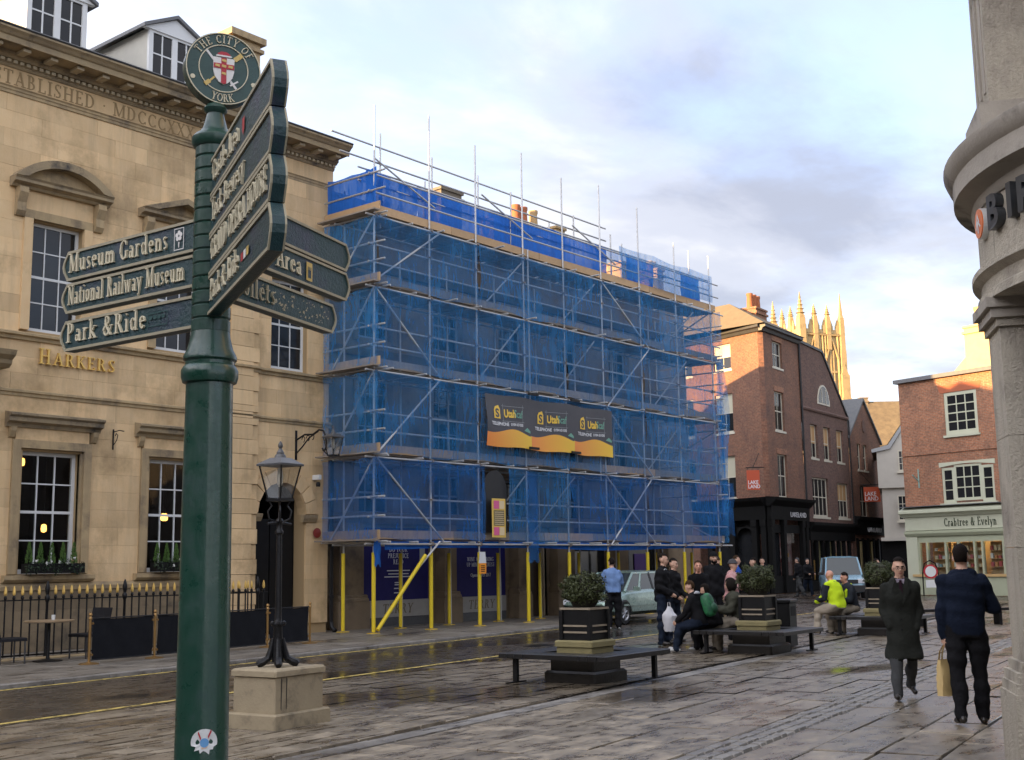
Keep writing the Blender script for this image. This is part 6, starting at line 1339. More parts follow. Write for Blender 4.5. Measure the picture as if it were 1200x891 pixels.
sgn = MB().tube((.9,-.1,5.3),(.9,-.55,5.6),.03,6).tube((.9,-.1,5.0),(.9,-.1,5.9),.03,6).build('swan_lamp', mat('verdigris', (.25, .38, .33), .6), cb)
ne = thing('road_sign', (55.2, 21.0, 0), R(-53), 'portable round red and white traffic sign in front of the sage shop', 'sign')
MB().path([(-.35,0,0),(-.35,0,1.0),(-.25,0,1.45),(0,0,1.6),(.25,0,1.45),(.35,0,1.0),(.35,0,0)], .03, 8).build('frame', SHOPB, ne, True)
def disc(name, r, m, y): MB().prism_xz([(r*math.cos(2*math.pi*k/24), 1.1+r*math.sin(2*math.pi*k/24)) for k in range(24)], y, y+.02).build(name, m, ne)
disc('red_disc', .32, HR, -.05); disc('white_disc', .24, WHITE, -.056); MB().box(-.24,.24,-.05,-.03,.38,.72).build('plate', WHITE, ne)

# ================================================================== MINSTER TOWER
mt = thing('minster_tower', (219.0, 106.0, 0), R(-30), 'pale gothic cathedral tower with tall pinnacles in golden sun', 'tower')
MS = mat('minster_limestone', (.48, .36, .175), .85, (.39, .285, .135), .8, .8, stain=(.27, .20, .10), sscale=.6); MSD = mat('minster_shadow_louvre', (.26, .195, .105), .9, (.28, .21, .12), 1.5, .8); A_ = 9.4
bx('shaft', MS, mt, 0, A_, 0, A_, 0, 46.0)
for f in range(2):
    def face():
        for cx in (2.6, 6.8):
            w2_ = 1.0; MB().prism_xz([(cx-w2_,33.5),(cx+w2_,33.5),(cx+w2_,41.6),(cx,44.4),(cx-w2_,41.6)][::-1], -.12, .1).build('belfry_opening', MSD, mt)
            for x in (cx-w2_*.33, cx+w2_*.33): bx('mullion', MS, mt, x-.12, x+.12, -.35, -.12, 33.5, 43.0)
            bx('transom', MS, mt, cx-w2_, cx+w2_, -.33, -.12, 38.4, 38.8)
            bb = MB(); 
            for s in (-1, 1): bb.prism_xz([(cx+s*(w2_+.25),41.2),(cx,44.9),(cx,45.5),(cx+s*(w2_+.6),41.2)], -.5, 0)
            bb.build('ogee_hood', MS, mt)
        for x in (0, .5, 1.15, 4.05, 4.7, 5.35, 8.25, 8.9, 9.4): MB().tube((x,-.25,28),(x,-.25,46),.22,6).build('wall_shaft', MS, mt)
        for k in range(8): MB().box(.6+k*1.15,.8+k*1.15,-.2,0,28,33).build('blind_tracery', MS, mt)
        for z in (32.8, 45.8): mould('string_course', [(.0,z),(-.5,z),(-.6,z+.3),(0,z+.5)], -.3, A_+.3, MS, mt)
        for k in range(6): MB().box(.3+k*1.55,1.15+k*1.55,-.25,.2,46.3,47.9).build('merlon', MS, mt); MB().prism_xz([(.3+k*1.55,47.9),(1.15+k*1.55,47.9),(.72+k*1.55,49.2)], -.15, .1).build('merlon_cap', MS, mt)
        mould('parapet', [(.2,46.3),(-.2,46.3),(-.2,47.1),(.2,47.1)], 0, A_, MS, mt)
        for x, zt, r in ((0, 54.4, .85), (3.2, 52.2, .58), (6.2, 52.2, .58)):
            pn = MB().box(x-r*.8,x+r*.8,-r*.8-.1,r*.8-.1,43.0,49.2).build('pinnacle', MS, mt)
            MB().lathe([(r*.95,49.2),(r*1.05,49.5),(r*.7,50.0),(.06,zt),(.0,zt+.05)], 4, (x,-.1,0), math.pi/4, math.pi/4+2*math.pi).build('pinnacle_spire', MS, pn)
            for k in range(5):
                zz = 50.0+(zt-50.4)*k/5; rr = r*.75*(1-k/5)+.08; MB().lathe([(rr*.6,zz),(rr*1.35,zz+.15),(rr*.5,zz+.35)], 6, (x,-.1,0)).build('crocket_ring', MS, pn)
    placed(mt, Vector((0,0,0)) if f == 0 else Vector((0,A_,0)), 0 if f == 0 else R(-90), face)
for x, y, zt in ((A_, 0, 54.6), (A_, A_, 54.0)):
    pn = MB().box(x-.5,x+.5,y-.6,y+.4,43,49.2).build('pinnacle', MS, mt); MB().lathe([(.6,49.2),(.66,49.5),(.45,50),(.06,zt),(0,zt+.05)], 4, (x,y-.1,0), math.pi/4, math.pi/4+2*math.pi).build('pinnacle_spire', MS, pn)
for (x, y) in ((0, 0), (A_, 0), (0, A_)):
    for z0, z1, e in ((0, 33, 1.5), (33, 38, 1.1), (38, 43, .75)): MB().box(x-e*.8,x+e*.8,y-e*.8,y+e*.8,z0,z1).prism_xz([(x-e*.8,z1),(x+e*.8,z1),(x,z1+2.2)], y-e*.6, y+e*.6).build('buttress', MS, mt)

# ================================================================== ROUND CORNER OF THE BANK (right)
BKC = (9.855, .955, 0)
bk = thing('bank_building', BKC, 0, 'grey stone bank corner with curved cornice and pier at the right edge', 'building')
BST = mat('grey_bank_stone', (.50, .45, .36), .8, (.38, .34, .27), 2.5, .8, .8, 45, rand=.08, stain=(.20, .175, .145), sscale=1.5, streak=.5); BCO = mat('sooty_bank_cornice', (.26, .235, .20), .85, (.40, .36, .30), 2.5, .8, .3, 30, stain=(.07, .065, .06), sscale=2)
MB().lathe([(1.75,3.46),(2.15,3.46),(2.15,3.52),(2.12,3.54),(2.12,3.62),(2.18,3.66),(2.18,3.70),(2.115,3.73)], 96).build('architrave', BST, bk, True)
for k in range(12): MB().lathe([(1.95,3.73),(2.115,3.73),(2.115,4.16),(1.95,4.16)], 12, (0,0,0), R(30*k+6.08), R(30*k+35.92)).build('frieze_block', BST, bk, True)
MB().lathe([(1.90,4.16),(2.13,4.16),(2.15,4.20),(2.15,4.23),(2.19,4.26),(2.27,4.28),(2.27,4.42),(2.30,4.45),(2.33,4.52),(2.33,4.545),(1.85,4.70),(1.8,4.70)], 96).build('cornice', BCO, bk, True)
MB().lathe([(1.7,0),(1.7,3.6)], 64).build('inner_wall', mat('dark_bank_interior', (.05, .048, .045), .5), bk, True)
MB().lathe([(1.78,4.65),(1.78,12.5)], 64).build('upper_wall', BST, bk, True)
def pier(a, z0, z1, r0, r1, hw_, m, nm): 
    ca, sa = math.cos(a), math.sin(a); return MB().prism_xy([(r0*ca-s*hw_*(-sa if False else sa)*1.0, r0*sa+s*hw_*ca) for s in (-1, 1)]+[(r1*ca-s*hw_*sa, r1*sa+s*hw_*ca) for s in (1, -1)], z0, z1).build(nm, m, bk)
for k, a in enumerate([R(117), R(160), R(202), R(244)]):
    for z0_, z1_ in ((.95, 1.72), (1.724, 2.49), (2.494, 3.26)): pier(a, z0_, z1_, 1.60, 2.08, .24, BST, 'pier_drum')
    pier(a, .0, .74, 1.55, 2.17, .31, BST, 'pier_base'); pier(a, .74, .81, 1.55, 2.155, .30, BST, 'base_mould'); pier(a, .81, .88, 1.55, 2.14, .285, BST, 'base_mould'); pier(a, .88, .95, 1.55, 2.11, .26, BST, 'base_mould')
    pier(a, 3.26, 3.32, 1.6, 2.105, .265, BST, 'pier_cap'); pier(a, 3.32, 3.39, 1.6, 2.14, .29, BCO, 'pier_cap'); pier(a, 3.39, 3.46, 1.6, 2.17, .315, BCO, 'pier_cap')
    pier(a, 4.68, 4.88, 1.7, 2.12, .34, BCO, 'upper_base'); pier(a, 4.88, 12.5, 1.7, 2.04, .26, BST, 'upper_pilaster')
    for s in (-1, 0, 1): pier(a+s*.08, 5.0, 12.5, 2.0, 2.055, .03, BCO, 'flute_fillet')
def cyl(ang, z, d): return (2.115+d)*math.cos(ang), (2.115+d)*math.sin(ang), z
DKL = mat('charcoal_letter', (.035, .038, .042), .35)
for s, a0 in (('B', 127.5), ('I', 135.6), ('R', 139), ('K', 147)):
    me = sans_mesh(s, .32, .03, DKL, .012, 'LEFT', .95)
    for v in me.vertices: x, y, z = v.co; an = R(a0)+x/2.0; v.co = cyl(an, 3.925+z, .03-y)
    link('frieze_lettering', me, bk)
lg = [(.105*math.cos(2*math.pi*k/28), .105*math.sin(2*math.pi*k/28)) for k in range(28)]
def cy2(p, d): return cyl(R(121.3)+p[0]/2.0, 4.03+p[1], d)
bb = MB(); bb.prism(lg, lambda p, k: cy2(p, (.05, .0)[k])); lo = bb.build('logo_disc', mat('orange_red_enamel', (.72, .13, .03), .35, (.8, .25, .04), 6, .9), bk)
bb = MB(); bb.prism([(x*1.06, z*1.06) for x, z in lg], lambda p, k: cy2(p, (.042, .0)[k])); bb.build('logo_rim', WHITE, lo)
for pl_ in ([(-.012,-.07),(.012,-.07),(.010,.02),(-.010,.02)], [(0,.075),(-.05,.0),(-.02,.012),(0,.05)], [(0,.0752),(.0,.05),(.02,.012),(.05,.0)], [(-.07,-.03),(-.055,-.04),(-.01,.0),(-.015,.02)], [(.07,-.03),(.015,.02),(.01,.0),(.055,-.04)]):
    bb = MB(); bb.add([cy2(p, .054) for p in pl_], [(0,1,2,3)]); bb.build('logo_arrow', WHITE, lo)
bx('flank_wall', BST, bk, .6, 9, -8, -1.0, 0, 12.5); bx('roof', LEAD, bk, -1.2, 9, -8, .9, 12.5, 12.7)
# unseen houses, added to shade the square and keep window reflections dark
hb_ = mat('plain_brick_wall', (.11, .10, .09), .9, (.08, .075, .07), 3, .8)
for k, (x0, x1, y0, y1, h, lab) in enumerate(((-34, -22, -6, 10, 11.5, 'brick house behind the photographer, northern of three'), (-34, -22, 10.5, 24, 12.5, 'brick house behind the photographer, beside the street mouth'), (-30, -18, -24, -6.5, 11, 'brick house behind the photographer, southern of three'), (-40, 2.8, 23.9, 36, 12.8, 'long house left of the stone building, out of view'), (8, 42, 45, 70, 13.5, 'unseen house added behind the scaffolded building to block low sun'), (13, 33, -16, -5, 8.0, 'long house on the right of the square, out of view'), (34, 56, -13, 1, 8.0, 'second long house on the right of the square, out of view'))):
    h_ = thing('brick_house', (x0, y0, 0), 0, lab, 'house')
    bx('wall', hb_, h_, 0, x1-x0, 0, y1-y0, 0, h); MB().prism_yz([(-.3,h),(y1-y0+.3,h),((y1-y0)/2,h+2.6)], -.2, x1-x0+.2).build('roof', SLATE, h_)
    for r in range(3):
        if k < 4:
            for c in range(4): yy = (y1-y0)*(c+.5)/4; bx('window', DGLASS, h_, x1-x0-.05, x1-x0+.02, yy-.5, yy+.5, 1.2+r*3.2, 3.0+r*3.2)
        else:
            for c in range(6): xx = (x1-x0)*(c+.5)/6; bx('window', DGLASS, h_, xx-.5, xx+.5, y1-y0-.05, y1-y0+.02, 1.2+r*3.2, 3.0+r*3.2)
# ================================================================== VEHICLES
TYRE = mat('tyre_rubber', (.012, .012, .012), .8); ALLOY = mat('wheel_alloy', (.45, .45, .46), .3, metal=.8); CARGL = mat('car_glass', (.03, .04, .045), .04, spec=.8); DKPL = mat('dark_plastic', (.015, .015, .016), .5); HEADL = mat('headlamp_glass', (.6, .62, .65), .1); REDL = mat('tail_lamp', (.4, .01, .01), .15); PLATE = mat('number_plate', (.7, .7, .66), .4)
def loft(stations, name, m, parent, cap=True):
    """stations: list of (x, ring) with ring = (y, z) points of one half, mirrored"""
    b = MB(); n = None
    for x, half in stations:
        ring = list(half)+[(-y, z) for y, z in reversed(half)]; n = len(ring); b.v += [(x, y, z) for y, z in ring]
    for i in range(len(stations)-1):
        for k in range(n): b.f.append((i*n+k, i*n+(k+1) % n, (i+1)*n+(k+1) % n, (i+1)*n+k)); b.m.append(0)
    b.f += [tuple(range(n)), tuple((len(stations)-1)*n+k for k in range(n-1, -1, -1))]; b.m += [0, 0]
    return b.build(name, m, parent, True)
def vehicle(name, loc, rz, lab, cat, paint, prof, gh, W, wheels, wr=.30, plate_txt=None, van=False):
    v = thing(name, loc, rz, lab, cat); w2 = W/2; st_ = []
    for x, zt, wf in prof:
        w_ = w2*wf; zb = .24 if abs(x) < 1.9 else .30; st_.append((x, [(w_*.80, zb), (w_*.98, zb+.10), (w_, zb+.24), (w_, zt-.22), (w_*.97, zt-.08), (w_*.86, zt)]))
    body = loft(st_, 'body', paint, v)
    for s in (-1, 1):                                                   # rubbing strip and sill
        MB().box(prof[0][0]+.7, prof[-1][0]-.7, s*w2-.012 if s > 0 else s*w2-.014, s*w2+.014 if s > 0 else s*w2+.012, .50, .555).build('rubbing_strip', paint, body)
    bx0, bx1, tx0, tx1, zb, zt, wb_, wt_ = gh
    P = lambda x, s, w_, z: (x, s*w_, z)
    B = [P(bx0,-1,wb_,zb), P(bx1,-1,wb_*.97,zb), P(bx1,1,wb_*.97,zb), P(bx0,1,wb_,zb)]; T = [P(tx0,-1,wt_,zt), P(tx1,-1,wt_*.98,zt), P(tx1,1,wt_*.98,zt), P(tx0,1,wt_,zt)]
    MB().add(B+T, [(0,1,5,4),(1,2,6,5),(2,3,7,6),(3,0,4,7)]).build('glazing', CARGL, v)
    rf = [(tx0+(tx1-tx0)*i/6, [(wt_*1.03, zt-.03), (wt_*.98, zt+.02), (wt_*.6, zt+.05+.015*math.sin(math.pi*i/6))]) for i in range(7)]; loft(rf, 'roof', paint, v)
    def lerp(a, b_, t): return tuple(a[k]+(b_[k]-a[k])*t for k in range(3))
    pil = [(0,0),(1,1),(2,2),(3,3)]
    for a, c in pil: MB().tube(B[a], T[c], .045, 8, .035).build('pillar', paint, v)
    for s, (i0, i1) in ((-1, (0,1)), (1, (3,2))):
        for t in ((.42, .72) if not van else (.45,)): MB().tube(lerp(B[i0],B[i1],t), lerp(T[i0],T[i1],t*.96+.02), .032, 8).build('pillar', DKPL if t < .6 else paint, v)
        MB().tube(B[i0], B[i1], .03, 8).build('belt_line', paint, v)
    for x, s in [(x, s) for x in wheels for s in (-1, 1)]:
        wo = MB().lathe([(wr*.6,-.09),(wr*.95,-.09),(wr,-.06),(wr,.06),(wr*.95,.09),(wr*.6,.09)], 24, caps=False).build('wheel', TYRE, v, True); wo.rotation_euler = (R(90), 0, 0); wo.location = (x, s*(w2-.09), wr)
        bb = MB(); bb.lathe([(.0,-.07),(wr*.2,-.08),(wr*.22,-.06)], 12, caps=False); 
        for k in range(7): a = 2*math.pi*k/7; bb.tube((0,0,-.06),(math.cos(a)*wr*.62,math.sin(a)*wr*.62,-.05),.03,6)
        bb.lathe([(wr*.55,-.06),(wr*.64,-.095),(wr*.66,-.06)], 20, caps=False); rm = bb.build('rim', ALLOY, wo, True); rm.scale = (1, 1, 1 if s > 0 else -1)
        MB().lathe([(.0,.0),(wr*.62,.0)], 20, (0,0,.02), caps=False).build('hub_shadow', TYRE, wo)
        ar = [(x+(wr+.07)*math.cos(math.pi*k/12), wr+(wr+.07)*math.sin(math.pi*k/12)) for k in range(13)]; MB().prism_xz(ar, s*w2-.02 if s < 0 else s*w2-.10, s*w2+.012 if s > 0 else s*w2+.10).build('wheel_arch', TYRE, v) if False else None
        MB().lathe([(wr+.015,-.02),(wr+.06,-.012),(wr+.075,.01),(wr+.015,.02)], 20, (0,0,0), 0, math.pi).build('wheel_arch', DKPL, v); a_ = COL.objects[-1]; a_.rotation_euler = (R(90), 0, 0); a_.location = (x, s*w2, wr)
    for s in (-1, 1):
        mr = MB().cbox(-.06,.06,-.10,.10,-.06,.07,.02).build('mirror', paint if not van else DKPL, v); mr.location = (bx1-.35 if not van else bx1-.25, s*(w2+.10), zb+.08)
        MB().cbox(-.08,.08,-.012,.012,-.015,.015,.004).build('door_handle', DKPL if van else paint, v); h_ = COL.objects[-1]; h_.location = (bx0+(bx1-bx0)*.40, s*(w2+.004), zb-.13)
        MB().box(bx0+(bx1-bx0)*.38-.006, bx0+(bx1-bx0)*.38+.006, s*w2-.006, s*w2+.006, .36, zb-.05).build('door_gap', DKPL, v)
    return v
GREENCAR = mat('silver_green_paint', (.26, .36, .31), .25, (.24, .33, .29), 3, .8, metal=.45, coat=.6)
car = vehicle('parked_car', (29.55, 20.30, 0), R(184), 'pale silver green hatchback parked under the scaffold', 'car', GREENCAR,
    [(-2.08,.80,.80),(-1.98,.90,.93),(-1.5,.95,.99),(-.6,.94,1),(.4,.92,1),(1.05,.90,.99),(1.6,.80,.95),(1.92,.70,.88),(2.05,.58,.78)], (-1.72, 1.12, -1.20, .36, .88, 1.40, .76, .58), 1.70, (-1.28, 1.28))
for s in (-1, 1):
    MB().cbox(-.05,.05,-.14,.14,-.12,.12,.02).build('tail_lamp', REDL, car); COL.objects[-1].location = (-2.02, s*.68, .76); MB().cbox(-.08,.06,-.16,.16,-.07,.07,.02).build('headlamp', HEADL, car); COL.objects[-1].location = (1.93, s*.58, .62)
MB().cbox(-.05,.06,-.80,.80,.26,.44,.03).build('rear_bumper', GREENCAR, car); COL.objects[-1].location.x = -2.06
VANP = mat('light_blue_paint', (.20, .36, .46), .25, (.18, .33, .43), 3, .8, coat=.6)
van = vehicle('blue_van', (52.6, 24.1, 0), R(209), 'light blue van facing the square behind the seated workmen', 'van', VANP,
    [(-2.2,1.0,.92),(-2.0,1.05,1),(0,1.05,1),(.9,1.05,1),(1.2,1.04,.99),(1.75,.95,.95),(2.05,.86,.90),(2.15,.62,.84)], (-2.15, 1.35, -2.1, .55, 1.0, 1.78, .80, .68), 1.75, (-1.35, 1.38), .31, van=True)
MB().box(2.10,2.19,-.52,.52,.66,.82).build('grille', DKPL, van); MB().lathe([(.0,.02),(.085,.02),(.095,0)], 18, caps=False).build('badge', ALLOY, van); e_ = COL.objects[-1]; e_.rotation_euler = (0, R(90), 0); e_.location = (2.19, 0, .75)
for s in (-1, 1): MB().cbox(-.06,.06,-.17,.17,-.09,.09,.02).build('headlamp', HEADL, van); COL.objects[-1].location = (2.10, s*.66, .76)
MB().cbox(2.06,2.24,-.82,.82,.30,.58,.03).build('front_bumper', DKPL, van); MB().box(2.236,2.25,-.26,.26,.47,.585).build('number_plate', PLATE, van)
me = sans_mesh('KV57 YRE', .10, .002, BLACKP, .003, 'CENTER', .8); o = link('plate_lettering', me, van); o.location = (2.252, 0, .495); o.rotation_euler = (0, 0, R(90))
MB().tube((1.30,-.35,1.06),(1.02,.25,1.10),.012,6).build('wiper', DKPL, van)

# ================================================================== PEOPLE
SKIN = mat('skin', (.62, .38, .27), .55, (.55, .32, .22), 14, .8); SKINR = mat('ruddy_skin', (.64, .33, .23), .55, (.56, .27, .18), 14, .8); EYE_ = mat('eye_dark', (.015, .012, .01), .2); LIP = mat('lip', (.36, .12, .10), .5)
HAIRB = mat('dark_hair', (.008, .006, .005), .8, (.018, .013, .010), 60, .9, .4, 120, spec=.1); HAIRN = mat('brown_hair', (.06, .032, .016), .8, (.035, .02, .01), 60, .9, .4, 120, spec=.1)
def cloth(name, c, c2=None, r=.9): return mat(name, c, r, c2 or tuple(v*.62 for v in c), 9, .9, .7, 20, spec=.12)
SHOE = mat('dark_shoe', (.015, .012, .01), .35, (.03, .025, .02), 20, .8); TRAIN = mat('white_trainer', (.6, .6, .58), .5, (.25, .25, .25), 20, .8)
def _sphere(c, ax, n=10, m=14):
    vs = []; fs = []; c = Vector(c)
    for i in range(n+1):
        t = math.pi*i/n
        for j in range(m): p = 2*math.pi*j/m; vs.append(c+ax[0]*(math.sin(t)*math.cos(p))+ax[1]*(math.sin(t)*math.sin(p))+ax[2]*math.cos(t))
    for i in range(n):
        for j in range(m): fs.append((i*m+j, i*m+(j+1) % m, (i+1)*m+(j+1) % m, (i+1)*m+j))
    return vs, fs
def person(label, loc, rz, H=1.75, lean=0, ra=(5,8,12,4), la=(5,8,12,4), rleg=(0,3,0), lleg=(0,3,0), head=(0,0), top=None, legs=None, shoe=SHOE, hair=HAIRB, style='short', skin=SKIN, coat=None, bulk=.015, vox=.017, hood=None, hat=None, beard=False, glasses=False, fingers=False, group='people in the square', seed=1, hem=-.04, extras=None, girth=1.0, pocket=False):
    s = H/1.75; pr = []                      # primitives: (kind, data, tag)
    def tv(x, y, z): return Vector((x, y, z))*s
    lr = R(lean); u = Vector((0, math.sin(lr), math.cos(lr))); fw = Vector((0, math.cos(lr), -math.sin(lr))); X = Vector((1,0,0)); Pv = Vector((0,0,0))
    nb = Pv+u*.53*s; joints = {}
    low = []
    for nm, sd_, pose in (('r', 1, rleg), ('l', -1, lleg)):
        f_, ab, kn = pose[:3]; hip = Pv+X*(sd_*.092*s*girth)-Vector((0,0,.02*s)); fr, kr = R(f_), R(f_-kn); d1 = Vector((sd_*math.sin(R(ab)), math.sin(fr), -math.cos(fr))).normalized(); d2 = Vector((sd_*math.sin(R(ab))*.5, math.sin(kr), -math.cos(kr))).normalized()
        kne = hip+d1*.43*s; ank = kne+d2*.42*s; pit = pose[3] if len(pose) > 3 else 0; fd = Vector((sd_*.18, math.cos(R(pit)), math.sin(R(pit)))).normalized(); dn = fd.cross(X).normalized(); dn = dn if dn.z < 0 else -dn
        toe = ank+fd*.15*s+dn*.045*s; heel = ank-fd*.05*s+dn*.045*s; joints[nm] = (hip, kne, ank, toe, heel); low += [toe.z-.035*s, heel.z-.035*s]
    off = -min(low)
    for nm in 'rl':
        hip, kne, ank, toe, heel = joints[nm]; b_ = bulk*.8
        pr += [('c', (hip, kne, (.088+b_)*s*girth, (.062+b_)*s), 'legs'), ('c', (kne, ank-Vector((0,0,.01*s)), (.060+b_)*s, (.046+b_)*s), 'legs'), ('c', (heel, toe, .038*s, .034*s), 'shoe'), ('c', (ank+Vector((0,0,-.01)), heel.lerp(toe, .55), .042*s, .036*s), 'shoe')]
    bl = bulk; tor = [(-.11,.125,.10),(-.03,.168,.118),(.08,.158,.112),(.20,.158,.112),(.34,.178,.120),(.44,.180,.108),(.50,.125,.085),(.545,.06,.06)]
    pr.append(('t', [(Pv+u*h*s, (rx*girth+bl)*s, (ry*girth+bl)*s) for h, rx, ry in tor], 'top'))
    if coat is not None:                     # skirts of the coat: pelvis down to the hem
        hz = (coat-.92)*s; pr.append(('t', [(Pv+u*.12*s, .178*s, .135*s), (Pv-Vector((0,0,.05*s)), .195*s, .15*s), (Pv+Vector((0,.01,hz*.6)), .212*s, .172*s), (Pv+Vector((0,.02,hz)), .228*s, .19*s)], 'top'))
    hands = {}
    for nm, sd_, pose in (('r', 1, ra), ('l', -1, la)):
        f_, ab, el, inn = pose[:4]; sh_ = nb-u*.078*s+X*(sd_*.168*s*girth); loc_ = lambda x, y, z: X*x+fw*y+u*z
        d1 = loc_(sd_*math.sin(R(ab)), math.sin(R(f_))*math.cos(R(ab)), -math.cos(R(f_))*math.cos(R(ab))); d2 = loc_(-sd_*math.sin(R(inn)), math.sin(R(f_+el))*math.cos(R(inn)), -math.cos(R(f_+el))*math.cos(R(inn)))
        elb = sh_+d1*.285*s; wri = elb+d2*.25*s; hd = wri+d2*.085*s; hands[nm] = (wri, hd, d2)
        pr += [('c', (sh_, elb, (.056+bl)*s, (.045+bl*.9)*s), 'top'), ('c', (elb, wri, (.044+bl*.9)*s, (.034+bl*.8)*s), 'top'), ] + ([] if pocket else [('c', (wri, wri.lerp(hd, .75), .028*s, .034*s), 'skin')]) + [('c', (nb-u*.02*s+X*(sd_*.03*s), sh_-u*.01*s, (.05+bl*.3)*s, (.05+bl*.6)*s), 'top')]
        if pocket: continue
        side = d2.cross(X).normalized() if abs(d2.x) < .9 else Vector((0,1,0))
        for k in range(4):                   # four fingers, slightly curled, and a thumb
            o_ = side*((k-1.5)*.019*s); L_ = (.052, .064, .068, .056)[k]*s; a_ = wri.lerp(hd, .9)+o_; cu = (-X*sd_*.35+d2).normalized(); m_ = a_+d2*L_*.55
            pr.append(('c', (a_, m_, .0105*s, .0100*s), 'skin')); pr.append(('c', (m_, m_+(d2*.5-X*sd_*.75).normalized()*L_*.6, .0098*s, .0088*s), 'skin'))
        th = wri.lerp(hd, .35)+side*(.03*s); pr.append(('c', (th, th+(d2*.7+side*.55-X*sd_*.3).normalized()*.055*s, .0125*s, .0105*s), 'skin'))
    # head
    yw, pt_ = R(head[0]), R(head[1]); hf = Vector((-math.sin(yw)*math.cos(pt_), math.cos(yw)*math.cos(pt_), math.sin(pt_))); hr = Vector((math.cos(yw), math.sin(yw), 0)); hu = hr.cross(hf).normalized()
    nk = nb+u*.005*s; hc = nk+(u*.6+hu*.4).normalized()*.165*s+hf*.018*s
    def hp(x, y, z): return hc+hr*(x*s)+hf*(y*s)+hu*(z*s)
    pr += [('c', (nk-u*.03*s, hc-hu*.05*s, .058*s, .052*s), 'skin'), ('e', (hp(0,-.012,.025), (hr*.076*s, hf*.096*s, hu*.098*s)), 'skin'), ('e', (hp(0,.022,-.045), (hr*.058*s, hf*.066*s, hu*.068*s)), 'skin'), ('e', (hp(0,.045,-.095), (hr*.028*s, hf*.030*s, hu*.022*s)), 'skin'),
           ('c', (hp(0,.086,.012), hp(0,.104,-.024), .010*s, .0155*s), 'skin'), ('e', (hp(.079,-.008,-.008), (hr*.011*s, hf*.022*s, hu*.034*s)), 'skin'), ('e', (hp(-.079,-.008,-.008), (hr*.011*s, hf*.022*s, hu*.034*s)), 'skin'), ('e', (hp(0,.078,.030), (hr*.052*s, hf*.014*s, hu*.012*s)), 'skin'), ('e', (hp(.036,.068,-.02), (hr*.022*s, hf*.018*s, hu*.02*s)), 'skin'), ('e', (hp(-.036,.068,-.02), (hr*.022*s, hf*.018*s, hu*.02*s)), 'skin')]
    if hood == 'down': pr.append(('e', (nb+u*.03*s-fw*.07*s, (X*.13*s, fw*.075*s, u*.06*s)), 'top'))
    pr.append(('c', (nb-u*.015*s-X*.07*s, nb-u*.015*s+X*.07*s, (.062+bl*.4)*s, (.062+bl*.4)*s), 'top'))
    vs = []; fs = []
    def put(v, f): o_ = len(vs); vs.extend(v); fs.extend([tuple(i+o_ for i in q) for q in f])
    for kd, dt, tg_ in pr:
        if kd == 'e': put(*_sphere(dt[0], dt[1]))
        elif kd == 'c':
            a, b2, r0, r1 = dt; d = (b2-a); d = d.normalized() if d.length > 1e-5 else Vector((0,0,1)); e1 = d.orthogonal().normalized(); e2 = d.cross(e1); rings = []
            for k in range(4): t = math.pi/2*(1-k/3); rings.append((a-d*(math.sin(t)*r0), max(1e-4, math.cos(t)*r0)))
            for k in range(4): t = math.pi/2*k/3; rings.append((b2+d*(math.sin(t)*r1), max(1e-4, math.cos(t)*r1)))
            v = [c_+(e1*math.cos(2*math.pi*j/12)+e2*math.sin(2*math.pi*j/12))*r_ for c_, r_ in rings for j in range(12)]
            put(v, [(i*12+j, i*12+(j+1) % 12, (i+1)*12+(j+1) % 12, (i+1)*12+j) for i in range(7) for j in range(12)]+[tuple(range(11,-1,-1)), tuple(84+j for j in range(12))])
        else:
            v = [c_+X*(rx*math.copysign(abs(math.cos(a))**.85, math.cos(a)))+fw*(ry*math.copysign(abs(math.sin(a))**.85, math.sin(a))) for c_, rx, ry in dt for a in [2*math.pi*j/24 for j in range(24)]]; n_ = len(dt)
            put(v, [(i*24+j, i*24+(j+1) % 24, (i+1)*24+(j+1) % 24, (i+1)*24+j) for i in range(n_-1) for j in range(24)]+[tuple(range(23,-1,-1)), tuple((n_-1)*24+j for j in range(24))])
    root = thing('person', loc, rz, label, 'person', group)
    me = bpy.data.meshes.new('tmp'); me.from_pydata([tuple(v) for v in vs], [], fs); bm = bmesh.new(); bm.from_mesh(me); bmesh.ops.recalc_face_normals(bm, faces=bm.faces); bm.to_mesh(me); bm.free()
    to = bpy.data.objects.new('tmp', me); COL.objects.link(to); md = to.modifiers.new('r', 'REMESH'); md.mode = 'VOXEL'; md.voxel_size = vox
    bpy.context.view_layer.update(); m2 = bpy.data.meshes.new_from_object(to.evaluated_get(bpy.context.evaluated_depsgraph_get())); bpy.data.objects.remove(to)
    nv = len(m2.vertices); co = np.empty(nv*3); m2.vertices.foreach_get('co', co); co = co.reshape(-1, 3); ed = np.empty(len(m2.edges)*2, int); m2.edges.foreach_get('vertices', ed); ed = ed.reshape(-1, 2)
    for it in range(3):
        acc = np.zeros_like(co); cnt = np.zeros(nv); np.add.at(acc, ed[:,0], co[ed[:,1]]); np.add.at(acc, ed[:,1], co[ed[:,0]]); np.add.at(cnt, ed[:,0], 1); np.add.at(cnt, ed[:,1], 1); co = co*.5+.5*acc/np.maximum(cnt, 1)[:,None]
    # which primitive is nearest -> which garment
    best = np.full(nv, 1e9); tag_ = np.zeros(nv, int); names = ['skin', 'top', 'legs', 'shoe']
